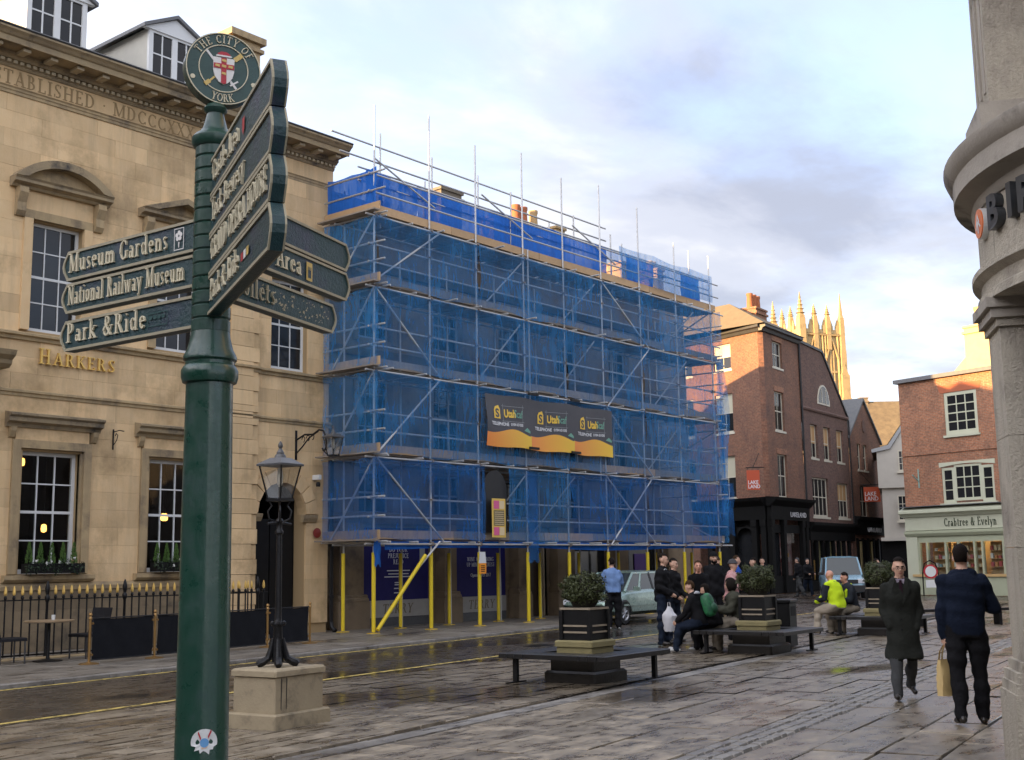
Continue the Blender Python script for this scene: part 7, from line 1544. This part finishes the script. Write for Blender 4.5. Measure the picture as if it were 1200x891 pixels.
    for kd, dt, tg_ in pr:
        if kd == 'c':
            a, b2, r0, r1 = np.array(dt[0]), np.array(dt[1]), dt[2], dt[3]; ab = b2-a; t = np.clip(((co-a)@ab)/max(1e-9, ab@ab), 0, 1); dd = np.linalg.norm(co-a-t[:,None]*ab, axis=1)-(r0+(r1-r0)*t)
        elif kd == 'e':
            c_ = np.array(dt[0]); l_ = np.array([ax.length for ax in dt[1]]); A_m = np.array([list(ax.normalized()) for ax in dt[1]]); q_ = ((co-c_)@A_m.T)/l_; rr = np.linalg.norm(q_, axis=1); dd = (rr-1)*l_.min()
        else:
            dd = np.full(nv, 1e9)
            for (c0, x0, y0), (c1, x1, y1) in zip(dt[:-1], dt[1:]):
                a, b2 = np.array(c0), np.array(c1); ab = b2-a; t = np.clip(((co-a)@ab)/(ab@ab), 0, 1); rel = co-a-t[:,None]*ab; q_ = np.stack([(rel@np.array(X))/(x0+(x1-x0)*t), (rel@np.array(fw))/(y0+(y1-y0)*t), rel@np.array(u)/.05/s], 1); dd = np.minimum(dd, (np.linalg.norm(q_, axis=1)-1)*(y0+y1)/2)
        upd = dd < best; best[upd] = dd[upd]; tag_[upd] = names.index(tg_)
    if coat is None:
        hgt = co@np.array(u); near_leg = (hgt < hem*s) & (tag_ == 1) & (np.abs(co[:,0]) < .24*s) & (co@np.array(fw) < .25*s)
        arm_m = np.zeros(nv, bool)
        for nm in 'rl':
            pass
        d_arm = np.full(nv, 1e9)
        for kd, dt, tg_ in pr:
            if kd == 'c' and tg_ == 'top':
                a, b2 = np.array(dt[0]), np.array(dt[1]); ab = b2-a; t = np.clip(((co-a)@ab)/max(1e-9, ab@ab), 0, 1); d_arm = np.minimum(d_arm, np.linalg.norm(co-a-t[:,None]*ab, axis=1)-dt[2])
        tag_[near_leg & (d_arm > .012)] = 2
    if coat is not None: tag_[(tag_ == 2) & (co[:,2]+off > coat*s+.01)] = 1
    # folds in the cloth
    q_ = np.random.RandomState(seed); nrm = np.empty(nv*3); m2.vertices.foreach_set('co', co.ravel()); m2.update(); m2.vertices.foreach_get('normal', nrm); nrm = nrm.reshape(-1, 3); wv = np.zeros(nv)
    for k in range(7): kd_ = q_.normal(size=3)*np.array([13, 13, 20])/s; wv += np.sin(co@kd_+q_.uniform(0, 6.28))*q_.uniform(.4, 1)
    amp = np.where(tag_ == 1, .0042, np.where(tag_ == 2, .0046, 0))*s*(1.5 if vox > .014 else 1.2)
    co = co+nrm*(wv*amp)[:,None]; co[:,2] += off; m2.vertices.foreach_set('co', co.ravel())
    for mm in (skin, top, legs, shoe): m2.materials.append(mm)
    pv_ = np.empty(len(m2.loops), int); m2.loops.foreach_get('vertex_index', pv_); stt = np.empty(len(m2.polygons), int); m2.polygons.foreach_get('loop_start', stt); m2.polygons.foreach_set('material_index', tag_[pv_[stt]]); m2.polygons.foreach_set('use_smooth', [True]*len(m2.polygons)); m2.update(); m2.name = 'body'
    body = link('body', m2, root); O_ = Vector((0,0,off))
    def child(name, b_, m, sm=True): return b_.build(name, m, root, sm)
    def hq(x, y, z): return hp(x, y, z)+O_
    q2 = random.Random(seed)
    if style != 'bald' and hood != 'up':
        v, f = _sphere((0,0,0), (Vector((1,0,0)), Vector((0,1,0)), Vector((0,0,1))), 16, 22); b_ = MB(); keep = []
        long_ = style == 'long'
        for p in v: 
            x, y, z = p; keep.append((z > .40+.10*x or (y < .12 and z > -.42) or (y < -.15 and z > -.75) or (long_ and y < .25 and z > -1.1)) and not (abs(x) > .80 and -.62 < z < .10 and y > -.35 and not long_))
        pts = []
        for p in v:
            x, y, z = p; r_ = 1.0+q2.uniform(-.025, .03); kz = 1.0 if z > -.2 or not long_ else 1.5; pts.append(hq(x*.0835*r_, (y*.104-.016)*r_, (z*.108*kz+.030)*r_+(.006 if z > .4 else 0)))
        b_.add(pts, [q for q in f if all(keep[i] for i in q)]); child('hair', b_, hair)
    if hat is not None:
        v, f = _sphere((0,0,0), (Vector((1,0,0)), Vector((0,1,0)), Vector((0,0,1))), 14, 20); b_ = MB(); b_.add([hq(x*.090, y*.110-.012, z*.122+.030) for x, y, z in v], [q for q in f if all(v[i][2] > .18 for i in q)])
        b_.path([hq(.091*math.cos(a), .111*math.sin(a)-.012, .052) for a in [2*math.pi*k/20 for k in range(21)]], .012, 6); child('hat', b_, hat)
    if hood == 'up':
        v, f = _sphere((0,0,0), (Vector((1,0,0)), Vector((0,1,0)), Vector((0,0,1))), 14, 20); b_ = MB(); b_.add([hq(x*.112, y*.130-.022, z*.150+.005) for x, y, z in v], [q for q in f if not all(v[i][1] > .55 and abs(v[i][0]) < .7 for i in q)]); child('hood', b_, top if extras is None or 'hoodmat' not in extras else extras['hoodmat'])
    b_ = MB()
    for sd_ in (-1, 1): v, f = _sphere(hq(sd_*.031, .083, .004), (hr*.013*s, hf*.007*s, hu*.007*s), 6, 8); b_.add(v, f)
    child('eyes', b_, EYE_); b_ = MB()
    for sd_ in (-1, 1): b_.tube(hq(sd_*.014, .091, .026), hq(sd_*.050, .080, .028), .0045*s, 6)
    child('eyebrows', b_, hair); b_ = MB(); b_.path([hq(-.024, .083, -.058), hq(0, .092, -.060), hq(.024, .083, -.058)], .0048*s, 6); child('mouth', b_, LIP)
    if beard: v, f = _sphere((0,0,0), (Vector((1,0,0)), Vector((0,1,0)), Vector((0,0,1))), 10, 14); b_ = MB(); b_.add([hq(x*.066, y*.062+.034, z*.060-.072) for x, y, z in v], [q for q in f if all(v[i][2] < .15 or (abs(v[i][0]) > .55 and v[i][2] < .7) for i in q)]); child('beard', b_, hair)
    if glasses:
        b_ = MB()
        for sd_ in (-1, 1): b_.path([hq(sd_*.033+.024*math.cos(a), .098, .004+.017*math.sin(a)) for a in [2*math.pi*k/12 for k in range(13)]], .0022, 5); b_.tube(hq(sd_*.057,.098,.006), hq(sd_*.082,.0,.004), .0022, 5)
        b_.tube(hq(-.010,.099,.006), hq(.010,.099,.006), .0022, 5); child('glasses', b_, EYE_)
    return dict(root=root, off=off, hands={k: (a+O_, b2+O_, d) for k, (a, b2, d) in hands.items()}, nb=nb+O_, u=u, fw=fw, s=s, hq=hq, pel=O_)
BLKC = cloth('black_cloth', (.014, .014, .016)); NAVYC = cloth('navy_wool', (.012, .018, .035)); COATC = cloth('charcoal_green_wool', (.026, .028, .024)); GREYT = cloth('grey_flannel', (.075, .078, .08)); DENIM = cloth('dark_denim', (.018, .026, .045)); BLUEJ = cloth('powder_blue_fleece', (.20, .32, .58)); OLIVE = cloth('olive_parka', (.075, .075, .055)); HIVIS = cloth('fluorescent_yellow', (.60, .80, .03), (.50, .68, .02)); BEIGE = cloth('beige_work_trousers', (.42, .36, .28)); BROWNC = cloth('brown_jacket', (.06, .04, .03)); ROYAL = cloth('royal_blue_jacket', (.03, .10, .42)); PINK = cloth('red_white_scarf', (.45, .10, .12), (.6, .5, .46)); GREYC = cloth('grey_knit', (.09, .09, .095)); SHIRT = cloth('lilac_shirt', (.40, .34, .42)); TIE = cloth('dark_plum_tie', (.03, .012, .02))
def toward(x, y): return math.atan2(-y, -x)-math.pi/2          # face the camera from (x, y)
# man in the overcoat
A1 = (14.51, 5.91, 0)
m1 = person('man in long charcoal overcoat and glasses walking towards the viewer', A1, toward(14.51, 5.91)+R(6), 1.66, 2, (-10,10,44,14), (-10,10,40,12), (16,2,6,8), (-14,2,24,-22), (4,-2), COATC, GREYT, SHOE, HAIRB, 'short', SKIN, .50, .022, .011, glasses=True, seed=3, girth=1.0, pocket=True)
nb_, fw_, s_ = m1['nb'], m1['fw'], m1['s']
b_ = MB(); b_.prism([(-.052,.035),(.052,.035),(.0,-.20)], lambda p, k: nb_+Vector((p[0], (.112, .06)[k]+(-.05*max(0, p[1])*12), p[1]))*1.0); b_.build('shirt_front', SHIRT, m1['root'])
b_ = MB(); b_.prism([(-.014,.02),(.014,.02),(.020,-.13),(0,-.18),(-.020,-.13)], lambda p, k: nb_+Vector((p[0], (.122, .10)[k]-.05*max(0, p[1])*6, p[1]))); b_.build('tie', TIE, m1['root'])
for sd_ in (-1, 1):
    b_ = MB(); b_.prism([(sd_*.062,.045),(sd_*.085,-.02),(sd_*.105,-.10),(sd_*.012,-.27),(sd_*.002,-.22),(sd_*.045,0)], lambda p, k: nb_+Vector((p[0], (.130, .09)[k]-.10*max(0, p[1]+.02)*4, p[1]))); b_.build('lapel', COATC, m1['root'])
for z in (-.32, -.44, -.56): MB().lathe([(0,.006),(.011,.005),(.012,0)], 10, caps=False).build('button', BLKC, m1['root']); o = COL.objects[-1]; o.location = nb_+Vector((.02, .150, z)); o.rotation_euler = (R(-90), 0, 0)
# man walking away with the yellow carrier
A2 = (12.77, 4.53, 0)
m2_ = person('man in navy jacket seen from behind carrying a tan paper bag', A2, math.atan2(4.53, 12.77)-math.pi/2+R(8), 1.76, 1, (14,24,80,14), (-2,9,10,2), (4,2,4), (-7,2,10,-8), (-14,-4), NAVYC, BLKC, SHOE, HAIRB, 'short', SKIN, None, .026, .011, seed=5, hem=-.07, girth=1.06)
hd = m2_['hands']['l'][1]; wpt = m2_['root'].location+Vector(hd)
cr, sr = math.cos(m2_['root'].rotation_euler.z), math.sin(m2_['root'].rotation_euler.z); hw_ = Vector((A2[0]+hd.x*cr-hd.y*sr, A2[1]+hd.x*sr+hd.y*cr, hd.z))
BAGY = mat('tan_paper', (.66, .49, .22), .7, (.54, .38, .16), 8, .9, .4, 9)
cbag = thing('carrier_bag', (hw_.x, hw_.y, hw_.z-.52), R(-20), 'creased tan paper carrier bag held by the man in navy', 'bag'); vs = []; q = random.Random(2)
for j in range(9):
    z = .36*j/8; sp_ = 1-.45*(j/8)**2
    for k in range(12): a = 2*math.pi*k/12; vs.append((.125*math.copysign(abs(math.cos(a))**.5, math.cos(a))*(1-.12*j/8)+q.uniform(-.006,.006), .055*sp_*math.copysign(abs(math.sin(a))**.5, math.sin(a))+q.uniform(-.006,.006), z))
MB().add(vs, [(j*12+k, j*12+(k+1) % 12, (j+1)*12+(k+1) % 12, (j+1)*12+k) for j in range(8) for k in range(12)]+[tuple(range(11,-1,-1))]).build('paper_body', BAGY, cbag, True)
for sy_ in (-.02, .02):
    vs = [(-.085+.0*k, sy_, .34) for k in range(0)]; pts = [(-.085, sy_, .33), (-.06, sy_*.8, .44), (-.01, sy_*.3, .505), (.01, sy_*.3, .505), (.06, sy_*.8, .44), (.085, sy_, .33)]; bb = MB(); v_ = []
    for p in pts: v_ += [(p[0]-.014, p[1], p[2]), (p[0]+.014, p[1], p[2]+.004)]
    bb.add(v_, [(2*i, 2*i+2, 2*i+3, 2*i+1) for i in range(5)]).build('handle', BAGY, cbag)
MB().box(.02,.10,-.062,-.056,.03,.26).build('printed_panel', mat('brown_print', (.22, .12, .05), .7, (.5, .35, .12), 25, .6), cbag)
# group by the scaffold and round the middle planter
person('man in powder blue fleece standing by the parked car, back turned', (26.1, 18.2, 0), R(-38), 1.78, 4, (22,16,70,12), (22,16,70,12), (2,4,2), (-2,4,2), (0,-12), BLUEJ, BLKC, TRAIN, HAIRB, 'short', seed=6, bulk=.035, hem=-.03)
bm_ = person('young man in black zipped jacket standing in profile with white carrier', (21.61, 13.84, 0), R(-50.6-90-18), 1.82, 2, (-4,12,66,10), (-4,12,20,4), (0,3,3), (3,3,3), (0,-4), BLKC, DENIM, SHOE, HAIRB, 'short', seed=7, bulk=.034, hem=-.05)
b_ = MB(); cpt = bm_['nb']; b_.path([cpt+Vector((-.17,.03,-.05)), cpt+Vector((-.09,.075,.0)), cpt+Vector((-.03,.10,-.02))], .006, 5); b_.path([cpt+Vector((.17,.03,-.05)), cpt+Vector((.09,.075,.0)), cpt+Vector((.03,.10,-.02))], .006, 5); b_.build('jacket_piping', WHITE, bm_['root'])
person('dark haired youth in black standing just behind the profile man', (22.5, 14.15, 0), R(-50.6-90-40), 1.72, 2, (6,10,50,10), (6,10,50,10), (0,3,2), (3,3,3), (10,-4), BLKC, DENIM, SHOE, HAIRB, 'short', seed=8, bulk=.03)
sw = person('smiling woman in black tracksuit top leaning over the seated boy', (23.3, 14.0, 0), toward(23.3, 14.0)+R(5), 1.70, 20, (24,8,10,4), (24,8,14,4), (4,4,8), (0,4,8), (0,4), BLKC, BLKC, SHOE, HAIRN, 'short', SKINR, seed=9, bulk=.022)
person('bearded man with black cap standing behind the smiling woman', (25.2, 14.7, 0), toward(25.2, 14.7)+R(30), 1.86, 0, hat=BLKC, top=BLKC, legs=BLKC, hair=HAIRB, beard=True, head=(-10,0), seed=10, bulk=.03)
person('woman with grey beanie and red scarf standing by the planter', (23.6, 13.35, 0), toward(23.6, 13.35)+R(70), 1.68, 4, (30,12,90,20), (30,12,90,20), top=PINK, legs=BLKC, hat=GREYC, hair=HAIRN, seed=11, bulk=.03)
person('man in brown cap walking under the scaffold behind the group', (27.2, 15.8, 0), toward(27.2, 15.8)+R(60), 1.78, 0, hat=BROWNC, top=BROWNC, legs=BLKC, hair=HAIRN, seed=12, bulk=.03)
person('person in royal blue jacket in the crowd left of the brick corner', (30.6, 17.2, 0), toward(30.6, 17.2)+R(100), 1.80, 6, (30,16,80,20), (20,16,60,20), top=ROYAL, legs=DENIM, hair=HAIRN, seed=13, bulk=.035)
person('person in dark navy coat walking away behind the middle planter', (31.8, 17.2, 0), R(40), 1.74, 3, top=NAVYC, legs=DENIM, hair=HAIRB, seed=14, bulk=.035, coat=.75)
person('person in black coat at the back of the crowd by the brick corner', (37.5, 20.0, 0), toward(37.5, 20), 1.76, 0, top=BLKC, legs=BLKC, hair=HAIRB, seed=15, bulk=.035, coat=.7)
by = person('boy in black hoodie sitting on the bench with legs stretched out', (20.05, 12.02, 0), R(129.4-90-28), 1.62, 16, (38,10,30,6), (38,10,30,6), (70,6,42,10), (78,8,72,0), (0,-16), BLKC, DENIM, TRAIN, HAIRN, 'short', SKIN, seed=16, hood='down', bulk=.028, hem=-.08)
def worn(p, name, label, cat, build):
    r_ = p['root']; t_ = thing(name, r_.location, r_.rotation_euler.z, label, cat); build(t_); return t_
def backpack(t_):
    sq = lambda v, c0, ax: [c0+sum((a*(math.copysign(abs(w_)**.62, w_)) for a, w_ in zip(ax, ((p-c0).dot(ax[0])/ax[0].length_squared, (p-c0).dot(ax[1])/ax[1].length_squared, (p-c0).dot(ax[2])/ax[2].length_squared))), Vector((0,0,0))) for p in v]
    c_ = by['nb']-by['u']*.25-by['fw']*.24; ax_ = (Vector((.16,0,0)), by['fw']*.10, by['u']*.22); v, f = _sphere(c_, ax_, 12, 20); v = sq(v, c_, ax_); MB().add(v, f).build('bag_body', mat('green_print_nylon', (.02, .20, .06), .6, (.008, .035, .03), 9, .35), t_, True)
    v, f = _sphere(c_-by['u']*.08-by['fw']*.09, (Vector((.13,0,0)), by['fw']*.06, by['u']*.10), 8, 12); MB().add(v, f).build('front_pocket', mat('dark_green_nylon', (.01, .07, .03), .6), t_, True)
    for sd_ in (-1, 1): MB().path([c_+Vector((sd_*.10,0,0))+by['u']*.2, by['nb']+Vector((sd_*.11,0,0))+by['u']*.02, by['nb']+Vector((sd_*.12,0,0))+by['fw']*.13-by['u']*.12, by['nb']+Vector((sd_*.14,0,0))+by['fw']*.02-by['u']*.34], .018, 6).build('strap', BLKC, t_, True)
worn(by, 'backpack', 'green patterned backpack on the back of the seated boy', 'backpack', backpack)
hdb = MB(); v, f = _sphere(by['nb']-by['fw']*.08+by['u']*.015, (Vector((.12,0,0)), by['fw']*.06, by['u']*.045), 8, 12); hdb.add(v, f).build('grey_hood', GREYC if False else cloth('pale_grey_fleece', (.5, .5, .52)), by['root'], True)
person('girl in dark clothes sitting beside the boy with the backpack', (20.75, 12.1, 0), R(15), 1.55, 18, (36,10,60,10), (36,10,60,10), (78,5,80), (78,5,80), (0,-14), BLKC, BLKC, TRAIN, HAIRB, 'long', seed=17, bulk=.03, hem=-.08)
person('woman in olive parka with dark fur hood sitting on the bench', (21.15, 11.85, 0), R(40), 1.66, 10, (34,12,70,14), (34,12,70,14), (80,5,80), (80,5,80), (0,-10), OLIVE, BEIGE, SHOE, HAIRB, 'short', seed=18, hood='up', bulk=.05, hem=-.10, extras=dict(hoodmat=cloth('dark_fur', (.02, .016, .013))))
wbag = thing('plastic_carrier', (21.5, 13.62, .28), R(-50), 'crumpled white plastic carrier hanging by the profile man', 'bag'); vs = []; q = random.Random(6)
for j in range(9):
    z = .50*j/8; r_ = (.10+.05*math.sin(j/8*2.6))*(1 if j < 6 else 1-.25*(j-5))
    for k in range(14): a = 2*math.pi*k/14; rr = r_*q.uniform(.85,1.12); vs.append((rr*math.cos(a), rr*.6*math.sin(a), z+q.uniform(-.01,.01)))
MB().add(vs, [(j*14+k, j*14+(k+1) % 14, (j+1)*14+(k+1) % 14, (j+1)*14+k) for j in range(8) for k in range(14)]+[tuple(range(13,-1,-1))]).build('film_body', mat('white_film', (.62, .62, .64), .35, (.48, .48, .5), 12, .8), wbag, True); MB().path([(-.03,0,.46),(-.02,0,.58),(.02,0,.58),(.03,0,.46)], .008, 5).build('handle', mat('white_film'), wbag)
# workmen
h1 = person('bald workman in fluorescent yellow vest sitting with his back turned', (26.35, 12.2, 0), R(-12), 1.74, 14, (30,14,60,16), (30,14,60,16), (72,14,70), (74,20,78), (0,-14), HIVIS, BEIGE, SHOE, HAIRN, 'bald', SKINR, seed=19, bulk=.04, hem=-.07, girth=1.08)
h2 = person('dark haired workman in grey jacket and yellow collar sitting in profile', (27.1, 12.2, 0), R(129.4-90+20), 1.70, 14, (34,10,70,10), (34,10,70,10), (78,6,82), (78,8,82), (0,-6), cloth('slate_work_jacket', (.035, .04, .05)), BEIGE, SHOE, HAIRB, 'short', SKINR, seed=20, bulk=.035, hem=-.07)
for p in (h2,):
    b_ = MB(); c_ = p['nb']
    for sd_ in (-1, 1): b_.path([c_+Vector((sd_*.09,0,0))-p['fw']*.07, c_+Vector((sd_*.115,0,0))+p['u']*.01, c_+Vector((sd_*.11,0,0))+p['fw']*.12-p['u']*.12, c_+Vector((sd_*.10,0,0))+p['fw']*.165-p['u']*.32], [.03,.04,.04,.035], 6)
    b_.build('vest_straps', HIVIS, p['root'], True)
for sd_ in (-1, 1):                          # grey sleeves of the workman's fleece under the vest
    a_, bq, d_ = h1['hands']['r' if sd_ > 0 else 'l']; sh_ = h1['nb']-h1['u']*.05+Vector((sd_*.215,0,0)); el_ = a_-d_*.25
    MB().path([sh_, sh_.lerp(el_, .5), el_, el_.lerp(a_, .5), a_], [.092,.088,.084,.074,.064], 12).build('sleeve', cloth('slate_work_jacket', (.035,.04,.05)), h1['root'], True)
MB().path([h1['nb']+Vector((-.09,-.02,.0)), h1['nb']+Vector((-.05,-.085,.01)), h1['nb']+Vector((.05,-.085,.01)), h1['nb']+Vector((.09,-.02,.0))], .035, 8).build('collar', GREYC, h1['root'], True)
person('person in dark padded jacket and grey trousers by the black shopfront', (53.2, 26.5, 0), R(0), 1.80, 3, (0,10,30,6), (0,10,30,6), (14,3,4), (-14,3,16), top=BLKC, legs=GREYT, hair=GREYC, seed=21, bulk=.04)
person('person in dark coat and blue jeans by the black shopfront', (53.9, 26.4, 0), R(150), 1.74, 3, (20,10,60,12), (20,10,60,12), (-10,3,14), (12,3,4), top=BLKC, legs=DENIM, hair=GREYC, shoe=cloth('tan_boot', (.25, .12, .05)), seed=22, bulk=.035, coat=.8)
person('dark haired woman seen over the bush beside the workmen', (36.0, 15.35, 0), R(-140), 1.66, 0, top=BLKC, legs=BLKC, hair=HAIRB, style='long', seed=23, bulk=.03)
